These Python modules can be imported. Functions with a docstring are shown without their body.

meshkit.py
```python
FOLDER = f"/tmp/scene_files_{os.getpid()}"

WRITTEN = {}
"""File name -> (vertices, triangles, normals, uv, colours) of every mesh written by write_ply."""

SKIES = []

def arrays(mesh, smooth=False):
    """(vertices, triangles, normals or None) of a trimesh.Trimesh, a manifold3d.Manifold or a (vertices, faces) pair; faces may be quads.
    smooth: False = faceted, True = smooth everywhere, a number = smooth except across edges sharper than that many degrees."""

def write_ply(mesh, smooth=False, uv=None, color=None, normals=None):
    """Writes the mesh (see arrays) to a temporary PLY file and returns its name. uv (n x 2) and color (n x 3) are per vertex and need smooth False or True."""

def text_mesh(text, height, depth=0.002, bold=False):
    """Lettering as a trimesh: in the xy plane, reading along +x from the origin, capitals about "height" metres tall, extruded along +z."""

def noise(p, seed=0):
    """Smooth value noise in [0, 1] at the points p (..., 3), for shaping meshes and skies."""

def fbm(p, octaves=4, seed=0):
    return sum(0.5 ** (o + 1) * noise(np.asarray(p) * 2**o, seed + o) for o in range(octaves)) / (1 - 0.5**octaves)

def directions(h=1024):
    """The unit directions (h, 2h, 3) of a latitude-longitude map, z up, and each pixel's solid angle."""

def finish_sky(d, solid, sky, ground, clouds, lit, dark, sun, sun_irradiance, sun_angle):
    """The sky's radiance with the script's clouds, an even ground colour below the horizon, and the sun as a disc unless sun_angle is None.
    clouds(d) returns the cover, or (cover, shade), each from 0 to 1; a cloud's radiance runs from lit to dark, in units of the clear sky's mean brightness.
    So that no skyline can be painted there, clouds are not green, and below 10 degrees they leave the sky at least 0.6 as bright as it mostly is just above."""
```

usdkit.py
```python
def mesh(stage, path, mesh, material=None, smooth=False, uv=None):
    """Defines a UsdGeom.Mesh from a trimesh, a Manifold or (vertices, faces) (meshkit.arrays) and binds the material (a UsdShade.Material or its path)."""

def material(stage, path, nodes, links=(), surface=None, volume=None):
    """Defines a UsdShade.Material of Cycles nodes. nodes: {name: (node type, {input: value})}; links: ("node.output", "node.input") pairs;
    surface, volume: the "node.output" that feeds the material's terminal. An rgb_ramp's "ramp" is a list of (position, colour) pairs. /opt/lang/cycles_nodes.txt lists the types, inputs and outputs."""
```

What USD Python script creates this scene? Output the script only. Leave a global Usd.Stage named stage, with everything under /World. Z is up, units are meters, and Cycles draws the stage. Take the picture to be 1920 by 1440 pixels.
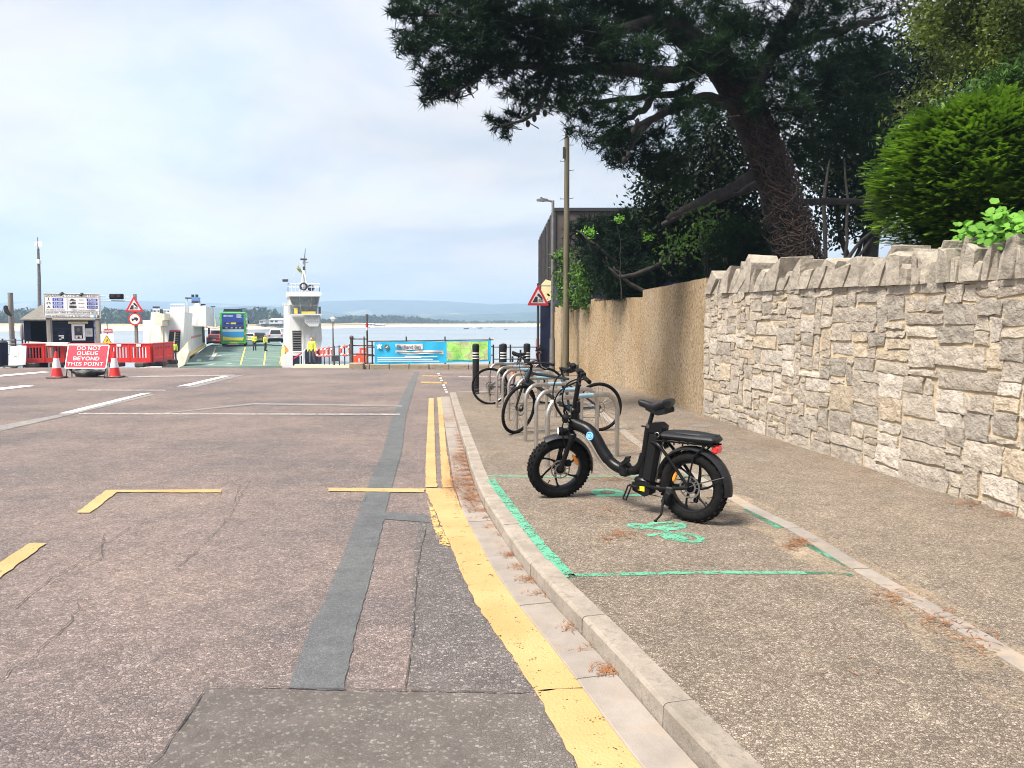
import math, random
import numpy as np, trimesh, manifold3d, usdkit, meshkit
from shapely.geometry import Polygon, LineString
from pxr import Usd, UsdGeom, UsdLux, UsdShade, Gf, Sdf, Vt

stage = Usd.Stage.CreateInMemory()
UsdGeom.SetStageUpAxis(stage, 'Z'); UsdGeom.SetStageMetersPerUnit(stage, 1.0)
UsdGeom.Xform.Define(stage, '/World')
UsdGeom.Scope.Define(stage, '/World/Looks')
# ------------------------------------------------------------------ camera, sky, sun
EYE, FPX, PITCH = 1.55, 1442.0, math.atan(114 / 1442.0)
cam = UsdGeom.Camera.Define(stage, '/World/camera')
cam.AddTranslateOp().Set((0, 0, EYE)); cam.AddRotateXOp().Set(90 - math.degrees(PITCH))
cam.CreateHorizontalApertureAttr(36.0); cam.CreateFocalLengthAttr(FPX / 1920 * 36)
cam.CreateExposureAttr(2.08)
SUN_EL, SUN_AZ = math.radians(57), math.radians(-125)          # azimuth = atan2(x, y): high, behind the camera's left shoulder
sky_mat = usdkit.material(stage, '/World/Looks/sky', {
    'sky': ('sky_texture', {'sky_type': 'single_scattering', 'sun_disc': False, 'sun_elevation': SUN_EL, 'sun_rotation': SUN_AZ, 'aerosol_density': 2.5}),
    'tc': ('texture_coordinate', {}),
    'sep': ('separate_xyz', {}), 'zz': ('math', {'math_type': 'add', 'value2': 0.22}), 'zc': ('math', {'math_type': 'maximum', 'value2': 0.06}),
    'dx': ('math', {'math_type': 'divide'}), 'dy': ('math', {'math_type': 'divide'}), 'cv': ('combine_xyz', {'z': 1.7}),
    'n1': ('noise_texture', {'scale': 1.0, 'detail': 6, 'roughness': 0.52, 'distortion': 0.25}),
    'n2': ('noise_texture', {'scale': 1.25, 'detail': 6, 'roughness': 0.55, 'distortion': 0.3}),
    'cover': ('map_range', {'range_type': 'smoothstep', 'from_min': 0.30, 'from_max': 0.66, 'to_min': 0.70, 'to_max': 1.0}),
    'lump': ('rgb_ramp', {'ramp': [(0.34, (1.50, 1.70, 1.91)), (0.46, (1.84, 1.91, 2.02)), (0.53, (2.12, 2.09, 2.10)), (.66, (2.36, 2.28, 2.21))]}),
    'mix': ('mix', {}), 'bg': ('background_shader', {'strength': 0.10})},
    [('tc.generated', 'sep.vector'), ('sep.z', 'zz.value1'), ('zz.value', 'zc.value1'), ('sep.x', 'dx.value1'), ('zc.value', 'dx.value2'), ('sep.y', 'dy.value1'), ('zc.value', 'dy.value2'),
     ('dx.value', 'cv.x'), ('dy.value', 'cv.y'), ('cv.vector', 'n1.vector'), ('cv.vector', 'n2.vector'), ('n1.fac', 'cover.value'), ('n2.fac', 'lump.fac'),
     ('cover.result', 'mix.fac'), ('sky.color', 'mix.color1'), ('lump.color', 'mix.color2'), ('mix.color', 'bg.color')], surface='bg.background')
dome = UsdLux.DomeLight.Define(stage, '/World/sky')
UsdShade.MaterialBindingAPI.Apply(dome.GetPrim()).Bind(sky_mat)
dome.GetPrim().SetCustomDataByKey('kind', 'structure')
sun = UsdLux.DistantLight.Define(stage, '/World/sun')
sun.CreateIntensityAttr(0.68); sun.CreateAngleAttr(20.0); sun.CreateColorAttr((1.0, 0.93, 0.83)); sun.GetPrim().CreateAttribute('inputs:normalize', Sdf.ValueTypeNames.Bool).Set(True)
sun.AddRotateZOp().Set(-math.degrees(SUN_AZ)); sun.AddRotateXOp().Set(-(90 - math.degrees(SUN_EL)))   # -z turned towards the ground, away from the sun's azimuth

# ------------------------------------------------------------------ pixels of the 1920 x 1440 photograph to points
_F, _U = np.array([0, math.cos(PITCH), -math.sin(PITCH)]), np.array([0, math.sin(PITCH), math.cos(PITCH)])
def _ray(x, y): return _F + np.array([(x - 960) / FPX, 0, 0]) - (y - 720) / FPX * _U
def G(x, y, z=0.0):
    d = _ray(x, y); return np.array([0, 0, EYE]) + d * (z - EYE) / d[2]
def D(x, y, Y):
    d = _ray(x, y); return np.array([0, 0, EYE]) + d * Y / d[1]
def px(n, Y): return n * Y / FPX                                   # n pixels in metres at depth Y

# ------------------------------------------------------------------ meshes as (vertices, triangles)
def cat(*ms):
    vs, fs, n = [], [], 0
    for v, f in ms:
        vs.append(np.asarray(v, float)); fs.append(np.asarray(f, int) + n); n += len(v)
    return np.vstack(vs), np.vstack(fs)
def quads(q): q = np.asarray(q, int).reshape(-1, 4); return np.vstack([q[:, [0, 1, 2]], q[:, [0, 2, 3]]])
def RZ(a): c, s = math.cos(a), math.sin(a); return np.array([[c, -s, 0], [s, c, 0], [0, 0, 1.]])
def RX(a): c, s = math.cos(a), math.sin(a); return np.array([[1., 0, 0], [0, c, -s], [0, s, c]])
def RY(a): c, s = math.cos(a), math.sin(a); return np.array([[c, 0, s], [0, 1., 0], [-s, 0, c]])
def xf(m, loc=(0, 0, 0), R=None):
    v = np.asarray(m[0], float)
    return (v if R is None else v @ np.asarray(R).T) + np.asarray(loc, float), m[1]
def tm(m): return np.array(m.vertices), np.array(m.faces)
BOXF = quads([[0, 3, 2, 1], [4, 5, 6, 7], [0, 1, 5, 4], [1, 2, 6, 5], [2, 3, 7, 6], [3, 0, 4, 7]])
def hexa(bottom, top): return np.vstack([bottom, top]).astype(float), BOXF      # two quads, anticlockwise from above
def box(c, s, R=None):
    x, y, z = np.asarray(s, float) / 2
    b = np.array([[-x, -y, -z], [x, -y, -z], [x, y, -z], [-x, y, -z]]); t = b.copy(); t[:, 2] = z
    return xf(hexa(b, t), c, R)
def hull(p):
    m = manifold3d.Manifold.hull_points(np.asarray(p, float)).to_mesh(); return np.array(m.vert_properties[:, :3]), np.array(m.tri_verts)
def rbox(c, s, r=0.01, R=None):                                     # box with chamfered edges
    x, y, z = np.asarray(s, float) / 2; r = min(r, x * .98, y * .98, z * .98); p = []
    for a in (-1, 1):
        for b in (-1, 1):
            for d in (-1, 1): p += [(a * x, b * (y - r), d * (z - r)), (a * (x - r), b * y, d * (z - r)), (a * (x - r), b * (y - r), d * z)]
    return xf(hull(p), c, R)
def tube(pts, r, n=8, caps=True, closed=False):
    p = np.asarray(pts, float); r = np.broadcast_to(np.asarray(r, float), (len(p),))
    if closed: t = np.roll(p, -1, 0) - np.roll(p, 1, 0)
    else: t = np.gradient(p, axis=0)
    t /= np.linalg.norm(t, axis=1, keepdims=True) + 1e-12
    a = np.cross(t[0], [0, 0, 1.] if abs(t[0][2]) < .9 else [1., 0, 0]); a /= np.linalg.norm(a)
    A = []
    for k in t:
        a = a - k * (a @ k); a /= np.linalg.norm(a) + 1e-12; A.append(a)
    A = np.array(A); B = np.cross(t, A); th = np.arange(n) * 2 * np.pi / n
    v = (p[:, None] + r[:, None, None] * (np.cos(th)[None, :, None] * A[:, None] + np.sin(th)[None, :, None] * B[:, None])).reshape(-1, 3)
    m = len(p) if closed else len(p) - 1
    i, j = np.meshgrid(np.arange(m), np.arange(n), indexing='ij'); i2 = (i + 1) % len(p); j2 = (j + 1) % n
    f = quads(np.stack([i * n + j, i * n + j2, i2 * n + j2, i2 * n + j], -1))
    if caps and not closed:
        k = len(v); v = np.vstack([v, p[:1], p[-1:]]); e = (len(p) - 1) * n; J = np.arange(n)
        f = np.vstack([f, np.stack([np.full(n, k), (J + 1) % n, J], 1), np.stack([np.full(n, k + 1), e + J, e + (J + 1) % n], 1)])
    return v, f
def bez(pts, n=16):                                                 # smooth line through points (Catmull-Rom)
    p = np.asarray(pts, float); p = np.vstack([2 * p[0] - p[1], p, 2 * p[-1] - p[-2]]); out = []
    for i in range(1, len(p) - 2):
        for t in np.linspace(0, 1, n, endpoint=False):
            out.append(.5 * (2 * p[i] + (p[i + 1] - p[i - 1]) * t + (2 * p[i - 1] - 5 * p[i] + 4 * p[i + 1] - p[i + 2]) * t * t + (3 * p[i] - p[i - 1] - 3 * p[i + 1] + p[i + 2]) * t ** 3))
    out.append(p[-2]); return np.array(out)
def lathe(prof, n=24, closed=False):                                # (r, z) round z
    p = np.asarray(prof, float); th = np.arange(n) * 2 * np.pi / n
    v = np.stack([p[:, None, 0] * np.cos(th), p[:, None, 0] * np.sin(th), np.repeat(p[:, 1:], n, 1)], -1).reshape(-1, 3)
    m = len(p) if closed else len(p) - 1
    i, j = np.meshgrid(np.arange(m), np.arange(n), indexing='ij'); i2 = (i + 1) % len(p); j2 = (j + 1) % n
    return v, quads(np.stack([i * n + j, i * n + j2, i2 * n + j2, i2 * n + j], -1))
def cyl(c, r, h, n=20, r2=None, R=None):                            # base at c, along z
    r2 = r if r2 is None else r2
    return xf(lathe([(1e-5, 0), (r, 0), (r2, h), (1e-5, h)], n), c, R)
def ring(c, R_, r, n=32, k=10, rot=None): return xf(lathe([(R_ + r * math.cos(a), r * math.sin(a)) for a in np.arange(k) * 2 * np.pi / k], n, True), c, rot)
def ball(c, r, sub=2, s=(1, 1, 1)):
    v, f = tm(trimesh.creation.icosphere(sub, 1.0)); return v * np.asarray(s) * r + np.asarray(c), f
def ext(poly, h, holes=()):                                         # polygon in xy, extruded along z from 0
    P = Polygon(poly, holes) if not hasattr(poly, 'geom_type') else poly
    return cat(*[tm(trimesh.creation.extrude_polygon(g, h, engine='earcut')) for g in getattr(P, 'geoms', [P]) if g.area > 1e-9])
def tri2d(poly):                                                    # flat triangles of a polygon (or multipolygon)
    out = []
    for g in getattr(poly, 'geoms', [poly]):
        if g.area > 1e-9:
            v, f = trimesh.creation.triangulate_polygon(g, engine='earcut'); out.append((np.c_[v, np.zeros(len(v))], f))
    v, f = cat(*out)
    a = np.cross(v[f[:, 1]] - v[f[:, 0]], v[f[:, 2]] - v[f[:, 0]])[:, 2]
    f[a < 0] = f[a < 0][:, ::-1]
    return v, f
UP = RX(math.pi / 2)                                                # xy drawings stood upright in the xz plane (their z comes out along -y)
def text(s, h, depth=.002, bold=True, center=True):
    v, f = tm(meshkit.text_mesh(s, h, depth, bold))
    if center: v[:, 0] -= (v[:, 0].min() + v[:, 0].max()) / 2
    return v, f
def fitx(m, w):                                                     # squeezes lettering to a width
    v = m[0].copy(); v[:, 0] *= w / max(1e-6, np.ptp(v[:, 0])); return v, m[1]

# ------------------------------------------------------------------ things and parts
_names, _WARP = {}, []
class H:
    def __init__(s, path, loc): s.path, s.loc = path, np.asarray(loc, float)
def _free(path):
    k = _names.get(path, -1) + 1; _names[path] = k
    return path if k == 0 else f'{path}_{k:03d}'
def tag(path, label=None, cat_=None, group=None, kind=None):
    p = stage.GetPrimAtPath(path)
    for k, v in (('label', label), ('category', cat_), ('group', group), ('kind', kind)):
        if v: p.SetCustomDataByKey(k, v)
def thing(name, label, cat_, loc=(0, 0, 0), rz=0.0, group=None, kind=None):
    path = _free('/World/' + name); x = UsdGeom.Xform.Define(stage, path)
    x.AddTranslateOp().Set(tuple(map(float, loc)))
    if rz: x.AddRotateZOp().Set(math.degrees(rz))
    tag(path, label, cat_, group, kind); return H(path, loc)
def setting(name, mesh=None, mat=None, smooth=False, uv=None, kind='structure', label=None):
    path = _free('/World/' + name)
    if mesh is None: UsdGeom.Xform.Define(stage, path)
    else: usdkit.mesh(stage, path, mesh, mat, smooth, uv)
    tag(path, label=label, kind=kind); return H(path, (0, 0, 0))
def part(par, name, mesh, mat, smooth=False, world=False, label=None, kind=None, uv=None):   # world: vertices are in world coordinates
    path = _free(par.path + '/' + name)
    if world and _WARP: mesh = (_WARP[0](np.asarray(mesh[0], float)), mesh[1])
    if world: mesh = (np.asarray(mesh[0]) - par.loc, mesh[1])
    usdkit.mesh(stage, path, mesh, mat, smooth, uv); tag(path, label=label, kind=kind); return H(path, par.loc)
def copy(src, label, loc, rz=0.0, group=None, scale=None):
    base = src.path.rsplit('/', 1)[1]; base = base[:-4] if base[-4:-3] == '_' and base[-3:].isdigit() else base
    path = _free('/World/' + base); x = UsdGeom.Xform.Define(stage, path)
    x.GetPrim().GetReferences().AddInternalReference(src.path); x.GetPrim().SetInstanceable(True)
    x.ClearXformOpOrder()
    x.AddTranslateOp().Set(tuple(map(float, loc))); x.AddRotateZOp().Set(math.degrees(rz))
    if scale: x.AddScaleOp().Set(Gf.Vec3f(*scale))
    tag(path, label, None, group); return H(path, loc)

# ------------------------------------------------------------------ materials
def mk(name, c1, c2=None, sc=8.0, rough=.6, metal=0.0, bump=0.0, bsc=60.0, det=4.0, coat=0.0, obj=False, var=0.0, stretch=None, lo=.35, hi=.65, spec=None, trans=0.0, dirt=None, dsc=3.0):
    n = {'p': ('principled_bsdf', {'base_color': c1, 'roughness': rough, 'metallic': metal, 'coat_weight': coat, 'coat_roughness': .08})}; l = []
    if spec is not None: n['p'][1]['specular_ior_level'] = spec
    n['tc'] = ('texture_coordinate', {}) if obj else ('geometry', {}); src = 'tc.object' if obj else 'tc.position'
    if stretch: n['mp'] = ('mapping', {'scale': stretch}); l.append((src, 'mp.vector')); src = 'mp.vector'
    out = None
    if c2 is not None:
        n['nz'] = ('noise_texture', {'scale': sc, 'detail': det, 'roughness': .6}); n['rp'] = ('rgb_ramp', {'ramp': [(lo, c1), (hi, c2)]})
        l += [(src, 'nz.vector'), ('nz.fac', 'rp.fac')]; out = 'rp.color'
    if dirt is not None:
        n['dn'] = ('noise_texture', {'scale': dsc, 'detail': 6, 'roughness': .7}); n['dr'] = ('map_range', {'from_min': .52, 'from_max': .75, 'to_min': 0., 'to_max': .8}); n['dm'] = ('mix', {'color1': c1, 'color2': dirt})
        l += [(src, 'dn.vector'), ('dn.fac', 'dr.value'), ('dr.result', 'dm.fac')] + ([(out, 'dm.color1')] if out else []); out = 'dm.color'
    if var:
        n['oi'] = ('object_info', {}); n['vr'] = ('map_range', {'to_min': 1 - var, 'to_max': 1 + var}); n['vm'] = ('vector_math', {'math_type': 'scale', 'vector1': c1})
        l += [('oi.random', 'vr.value'), ('vr.result', 'vm.scale')] + ([(out, 'vm.vector1')] if out else []); out = 'vm.vector'
    if out: l.append((out, 'p.base_color'))
    if bump:
        n['bn'] = ('noise_texture', {'scale': bsc, 'detail': 5, 'roughness': .65}); n['b'] = ('bump', {'strength': 1.0, 'distance': bump})
        l += [(src, 'bn.vector'), ('bn.fac', 'b.height'), ('b.normal', 'p.normal')]
    surf = 'p.BSDF'
    if trans:
        n['tl'] = ('translucent_bsdf', {'color': c2 or c1}); n['mx'] = ('mix_closure', {'fac': trans}); l += [('p.BSDF', 'mx.closure1'), ('tl.BSDF', 'mx.closure2')] + ([(out, 'tl.color')] if out else []); surf = 'mx.closure'
    return usdkit.material(stage, '/World/Looks/' + name, n, l, surface=surf)
def asphalt(name, chips, gap, scale, mott, bump=.0026, edge=(.0, .11), rough=.9, msc=.55, fine=6.0):
    n = {'g': ('geometry', {}), 'wn': ('noise_texture', {'scale': scale * .8, 'detail': 2}), 'ws': ('vector_math', {'math_type': 'scale', 'scale': .9 / scale}), 'w': ('vector_math', {'math_type': 'add'}), 'vd': ('voronoi_texture', {'feature': 'distance_to_edge', 'scale': scale}), 'vc': ('voronoi_texture', {'feature': 'f1', 'scale': scale}),
         's': ('separate_color', {}), 'cr': ('rgb_ramp', {'ramp': chips}), 'er': ('map_range', {'range_type': 'smoothstep', 'from_min': edge[0], 'from_max': edge[1]}),
         'mx': ('mix', {'color1': gap}), 'n1': ('noise_texture', {'scale': msc, 'detail': 5, 'roughness': .6}), 'n2': ('noise_texture', {'scale': fine, 'detail': 4, 'roughness': .7}),
         'r1': ('rgb_ramp', {'ramp': [(.33, mott[0]), (.67, mott[1])]}), 'r2': ('rgb_ramp', {'ramp': [(.3, (.8, .8, .8)), (.7, (1.15, 1.15, 1.15))]}),
         'm1': ('mix', {'mix_type': 'multiply', 'fac': 1.0}), 'm2': ('mix', {'mix_type': 'multiply', 'fac': 1.0}),
         'b': ('bump', {'strength': 1.0, 'distance': bump}), 'p': ('principled_bsdf', {'roughness': rough, 'specular_ior_level': .3})}
    l = [('g.position', 'wn.vector'), ('wn.color', 'ws.vector1'), ('ws.vector', 'w.vector1'), ('g.position', 'w.vector2'), ('w.vector', 'vd.vector'), ('w.vector', 'vc.vector'), ('g.position', 'n1.vector'), ('g.position', 'n2.vector')] + [('vc.color', 's.color'), ('s.r', 'cr.fac'), ('vd.distance', 'er.value'), ('er.result', 'mx.fac'), ('cr.color', 'mx.color2'),
         ('n1.fac', 'r1.fac'), ('n2.fac', 'r2.fac'), ('mx.color', 'm1.color1'), ('r1.color', 'm1.color2'), ('m1.color', 'm2.color1'), ('r2.color', 'm2.color2'), ('m2.color', 'p.base_color'), ('er.result', 'b.height'), ('b.normal', 'p.normal')]
    return usdkit.material(stage, '/World/Looks/' + name, n, l, surface='p.BSDF')
def worn(name, c1, c2, keep, soft=.12, sc=14.0, rough=.7, chipsc=75.0):         # thin worn layer: the ground shows through where it is gone
    n = {'g': ('geometry', {}), 'n1': ('noise_texture', {'scale': sc, 'detail': 7, 'roughness': .72}), 'n2': ('noise_texture', {'scale': 2.2, 'detail': 4}), 'v': ('voronoi_texture', {'scale': chipsc}),
         'a': ('math', {'math_type': 'multiply_add', 'value2': .3}), 'k': ('map_range', {'range_type': 'smoothstep', 'from_min': keep, 'from_max': keep + soft}),
         'cr': ('rgb_ramp', {'ramp': [(.35, c1), (.65, c2)]}), 'p': ('principled_bsdf', {'roughness': rough}), 't': ('transparent_bsdf', {}), 'mx': ('mix_closure', {}),
         'b': ('bump', {'strength': .6, 'distance': .003})}
    l = [('g.position', 'n1.vector'), ('g.position', 'n2.vector'), ('g.position', 'v.vector'), ('v.distance', 'a.value1'), ('n1.fac', 'a.value3'), ('a.value', 'k.value'), ('n2.fac', 'cr.fac'), ('cr.color', 'p.base_color'),
         ('v.distance', 'b.height'), ('b.normal', 'p.normal'), ('k.result', 'mx.fac'), ('t.BSDF', 'mx.closure1'), ('p.BSDF', 'mx.closure2')]
    return usdkit.material(stage, '/World/Looks/' + name, n, l, surface='mx.closure')
RND = random.Random(7); NPR = np.random.RandomState(7)

MAT = {}
MAT['road'] = asphalt('road_asphalt', [(0, (0.1070, 0.0937, 0.0910)), (.35, (0.1528, 0.1306, 0.1250)), (.75, (0.2024, 0.1690, 0.1581)), (.92, (0.2444, 0.2058, 0.1898)), (1, (0.3056, 0.2650, 0.2452))], (0.0955, 0.0814, 0.0767), 78, ((.70, .70, .74), (1.22, 1.11, 1.04)))
MAT['patch'] = asphalt('patch_asphalt', [(0, (.092, .082, .077)), (.76, (.112, .10, .094)), (.82, (.135, .126, .117)), (1, (.185, .174, .16))], (.093, .083, .078), 76, ((.85, .84, .85), (1.14, 1.1, 1.07)), edge=(.0, .10), bump=.002)
MAT['patch2'] = asphalt('side_asphalt', [(0, (0.0861, 0.0787, 0.0771)), (.6, (0.1230, 0.1107, 0.1066)), (.85, (0.1640, 0.1501, 0.1435)), (1, (0.2378, 0.2173, 0.2050))], (0.0697, 0.0631, 0.0615), 75, ((.85, .84, .86), (1.12, 1.08, 1.06)))
MAT['tar'] = asphalt('tar_strip', [(0, (0.0880, 0.0928, 0.0976)), (1, (0.1400, 0.1456, 0.1504))], (0.0800, 0.0840, 0.0880), 130, ((.88, .88, .9), (1.14, 1.12, 1.1)), bump=.002)
MAT['path'] = asphalt('footway_asphalt', [(0, (0.1042, 0.0846, 0.0676)), (.35, (0.1621, 0.1323, 0.1049)), (.7, (0.2201, 0.1823, 0.1447)), (.92, (0.2857, 0.2422, 0.1987)), (1, (0.3551, 0.3076, 0.2623))], (0.1042, 0.0846, 0.0676), 100, ((.84, .83, .83), (1.12, 1.1, 1.06)), bump=.0022)
MAT['kerb'] = mk('kerb_concrete', (.175, .15, .123), (.25, .215, .18), sc=6, rough=.9, bump=.004, bsc=90, det=9, var=.09, dirt=(.085, .075, .06), dsc=26)
MAT['channel'] = mk('channel_concrete', (.185, .160, .140), (.235, .205, .18), sc=5, rough=.9, bump=.002, bsc=110, det=8, var=.06, dirt=(.24, .185, .135), dsc=4)
MAT['edging'] = mk('edging_concrete', (.165, .145, .128), (.21, .186, .165), sc=5, rough=.9, bump=.002, bsc=110, det=8, var=.06, dirt=(.32, .24, .155), dsc=3)
MAT['yellow'] = worn('yellow_paint', (.325, .205, .078), (.38, .25, .108), .44, soft=.10)
MAT['yellow_worn'] = worn('yellow_paint_worn', (.40, .25, .08), (.44, .29, .11), .56)
MAT['white'] = worn('white_paint', (.52, .49, .48), (.60, .58, .57), .46)
MAT['white_faint'] = worn('white_paint_faint', (.27, .245, .235), (.33, .30, .29), .55)
MAT['ghost'] = worn('erased_line', (.165, .152, .147), (.195, .18, .172), .50)
MAT['mint'] = worn('mint_paint', (.065, .245, .15), (.095, .30, .20), .53)
MAT['sanddust'] = worn('sand_dust', (.34, .26, .17), (.39, .305, .215), .56, soft=.5, sc=3.0)
MAT['crack'] = mk('crack_dark', (.045, .04, .038), rough=.95)
# ------------------------------------------------------------------ ground
EDGE = 27.0
def road_z(y): return np.where(np.asarray(y) < EDGE, 0.0, -(np.asarray(y) - EDGE) * .062)
road = setting('road')
xs, ys = np.linspace(-60, -4.6, 12), np.r_[np.linspace(-8, 24, 9), np.linspace(25, 50, 12)]
def sheet(xs, ys, zf):
    X, Y = np.meshgrid(xs, ys); v = np.stack([X, Y, zf(Y) + 0 * X], -1).reshape(-1, 3); n = len(xs)
    i, j = np.meshgrid(np.arange(len(ys) - 1), np.arange(n - 1), indexing='ij')
    return v, quads(np.stack([i * n + j, i * n + j + 1, (i + 1) * n + j + 1, (i + 1) * n + j], -1))
part(road, 'carriageway', sheet(np.linspace(-60, 14, 12), np.linspace(-8, 25.9, 8), road_z), MAT['road'])
part(road, 'slipway', sheet(np.linspace(-60, -5.4, 12), np.linspace(25.9, 48.5, 24), road_z), MAT['road'], smooth=True)
def rough(P, seed, j, step=.06):                                     # polygon with uneven edges
    r = np.random.RandomState(seed); out = []
    for g in getattr(P, 'geoms', [P]):
        c = np.array(g.exterior.segmentize(step).coords)[:-1]; out.append(Polygon(c + r.normal(0, j, c.shape)).buffer(0))
    return out[0] if len(out) == 1 else out[0].union(out[1])
_lay = [0]
def flat(pxs, z, j=.004):
    _lay[0] += 1; P = Polygon([G(x, y, z)[:2] for x, y in pxs]).buffer(0); return tri2d(rough(P, _lay[0], min(j, P.area ** .5 * .02)))
def lay(name, pxs, z, mat, par=None, label=None, hz=0.0):
    v, f = flat(pxs, hz); v[:, 2] = z; return part(par or road, name, (v, f), mat, label=label)
def strip(pts, w, z):                                               # ribbon along world points
    p = np.asarray(pts, float)[:, :2]; t = np.gradient(p, axis=0); t /= np.linalg.norm(t, axis=1, keepdims=True); nn = np.c_[-t[:, 1], t[:, 0]]
    w = np.broadcast_to(np.asarray(w, float), (len(p),))[:, None]
    v = np.vstack([np.c_[p + nn * w / 2, np.full(len(p), z)], np.c_[p - nn * w / 2, np.full(len(p), z)]]); n = len(p); i = np.arange(n - 1)
    return v, quads(np.stack([i + n, i + n + 1, i + 1, i], -1))
# repairs
lay('dark_patch', [(388, 1292), (424, 1290), (640, 1298), (1006, 1303), (1100, 1480), (250, 1480), (330, 1375)], .003, MAT['patch'])
lay('side_patch', [(777, 1030), (790, 960), (816, 990), (845, 1030), (866, 1082), (892, 1134), (923, 1183), (954, 1226), (985, 1273), (1001, 1299), (765, 1297)], .0025, MAT['patch2'])
lay('tar_strip', [(777, 697), (786, 697), (773, 738), (761, 783), (753, 850), (737, 904), (722, 961), (800, 967), (806, 981), (720, 974), (705, 1038), (681, 1137), (670, 1170), (645, 1296), (540, 1293), (585, 1170), (605, 1137), (645, 1038), (672, 967), (692, 904), (717, 850), (735, 783), (757, 738)], .005, MAT['tar'])
# yellow lines
lay('yellow_line', [(804, 747), (813, 747), (816, 850), (819, 915), (797, 915), (799, 850)], .008, MAT['yellow'])
lay('yellow_line', [(820, 746), (828, 745), (837, 840), (849, 915), (829, 916), (825, 840)], .008, MAT['yellow'])
lay('yellow_line', [(613, 916), (796, 917.5), (796, 924.5), (617, 922)], .008, MAT['yellow'])
lay('yellow_band', [(797, 917), (850, 917), (867, 957), (903, 1019), (939, 1075), (986, 1142), (1027, 1201), (1068, 1255), (1098, 1293), (1000, 1297), (985, 1270), (954, 1223), (923, 1180), (892, 1131), (866, 1079), (846, 1028), (826, 985), (815, 955), (803, 935)], .008, MAT['yellow'])
lay('yellow_band', [(1003, 1299), (1100, 1295), (1155, 1373), (1199, 1430), (1250, 1500), (1118, 1500), (1083, 1440), (1037, 1363)], .008, MAT['yellow'])
lay('worn_yellow', [(800, 938), (813, 956), (825, 986), (846, 1026), (824, 1021), (812, 985)], .008, MAT['yellow_worn'])
lay('yellow_corner', [(143, 963), (169, 963), (219, 924), (414, 925), (416, 919), (199, 920)], .008, MAT['yellow'])
lay('yellow_dash', [(-60, 1122), (0, 1085), (87, 1020), (56, 1020), (0, 1056), (-60, 1090)], .008, MAT['yellow'])
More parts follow.
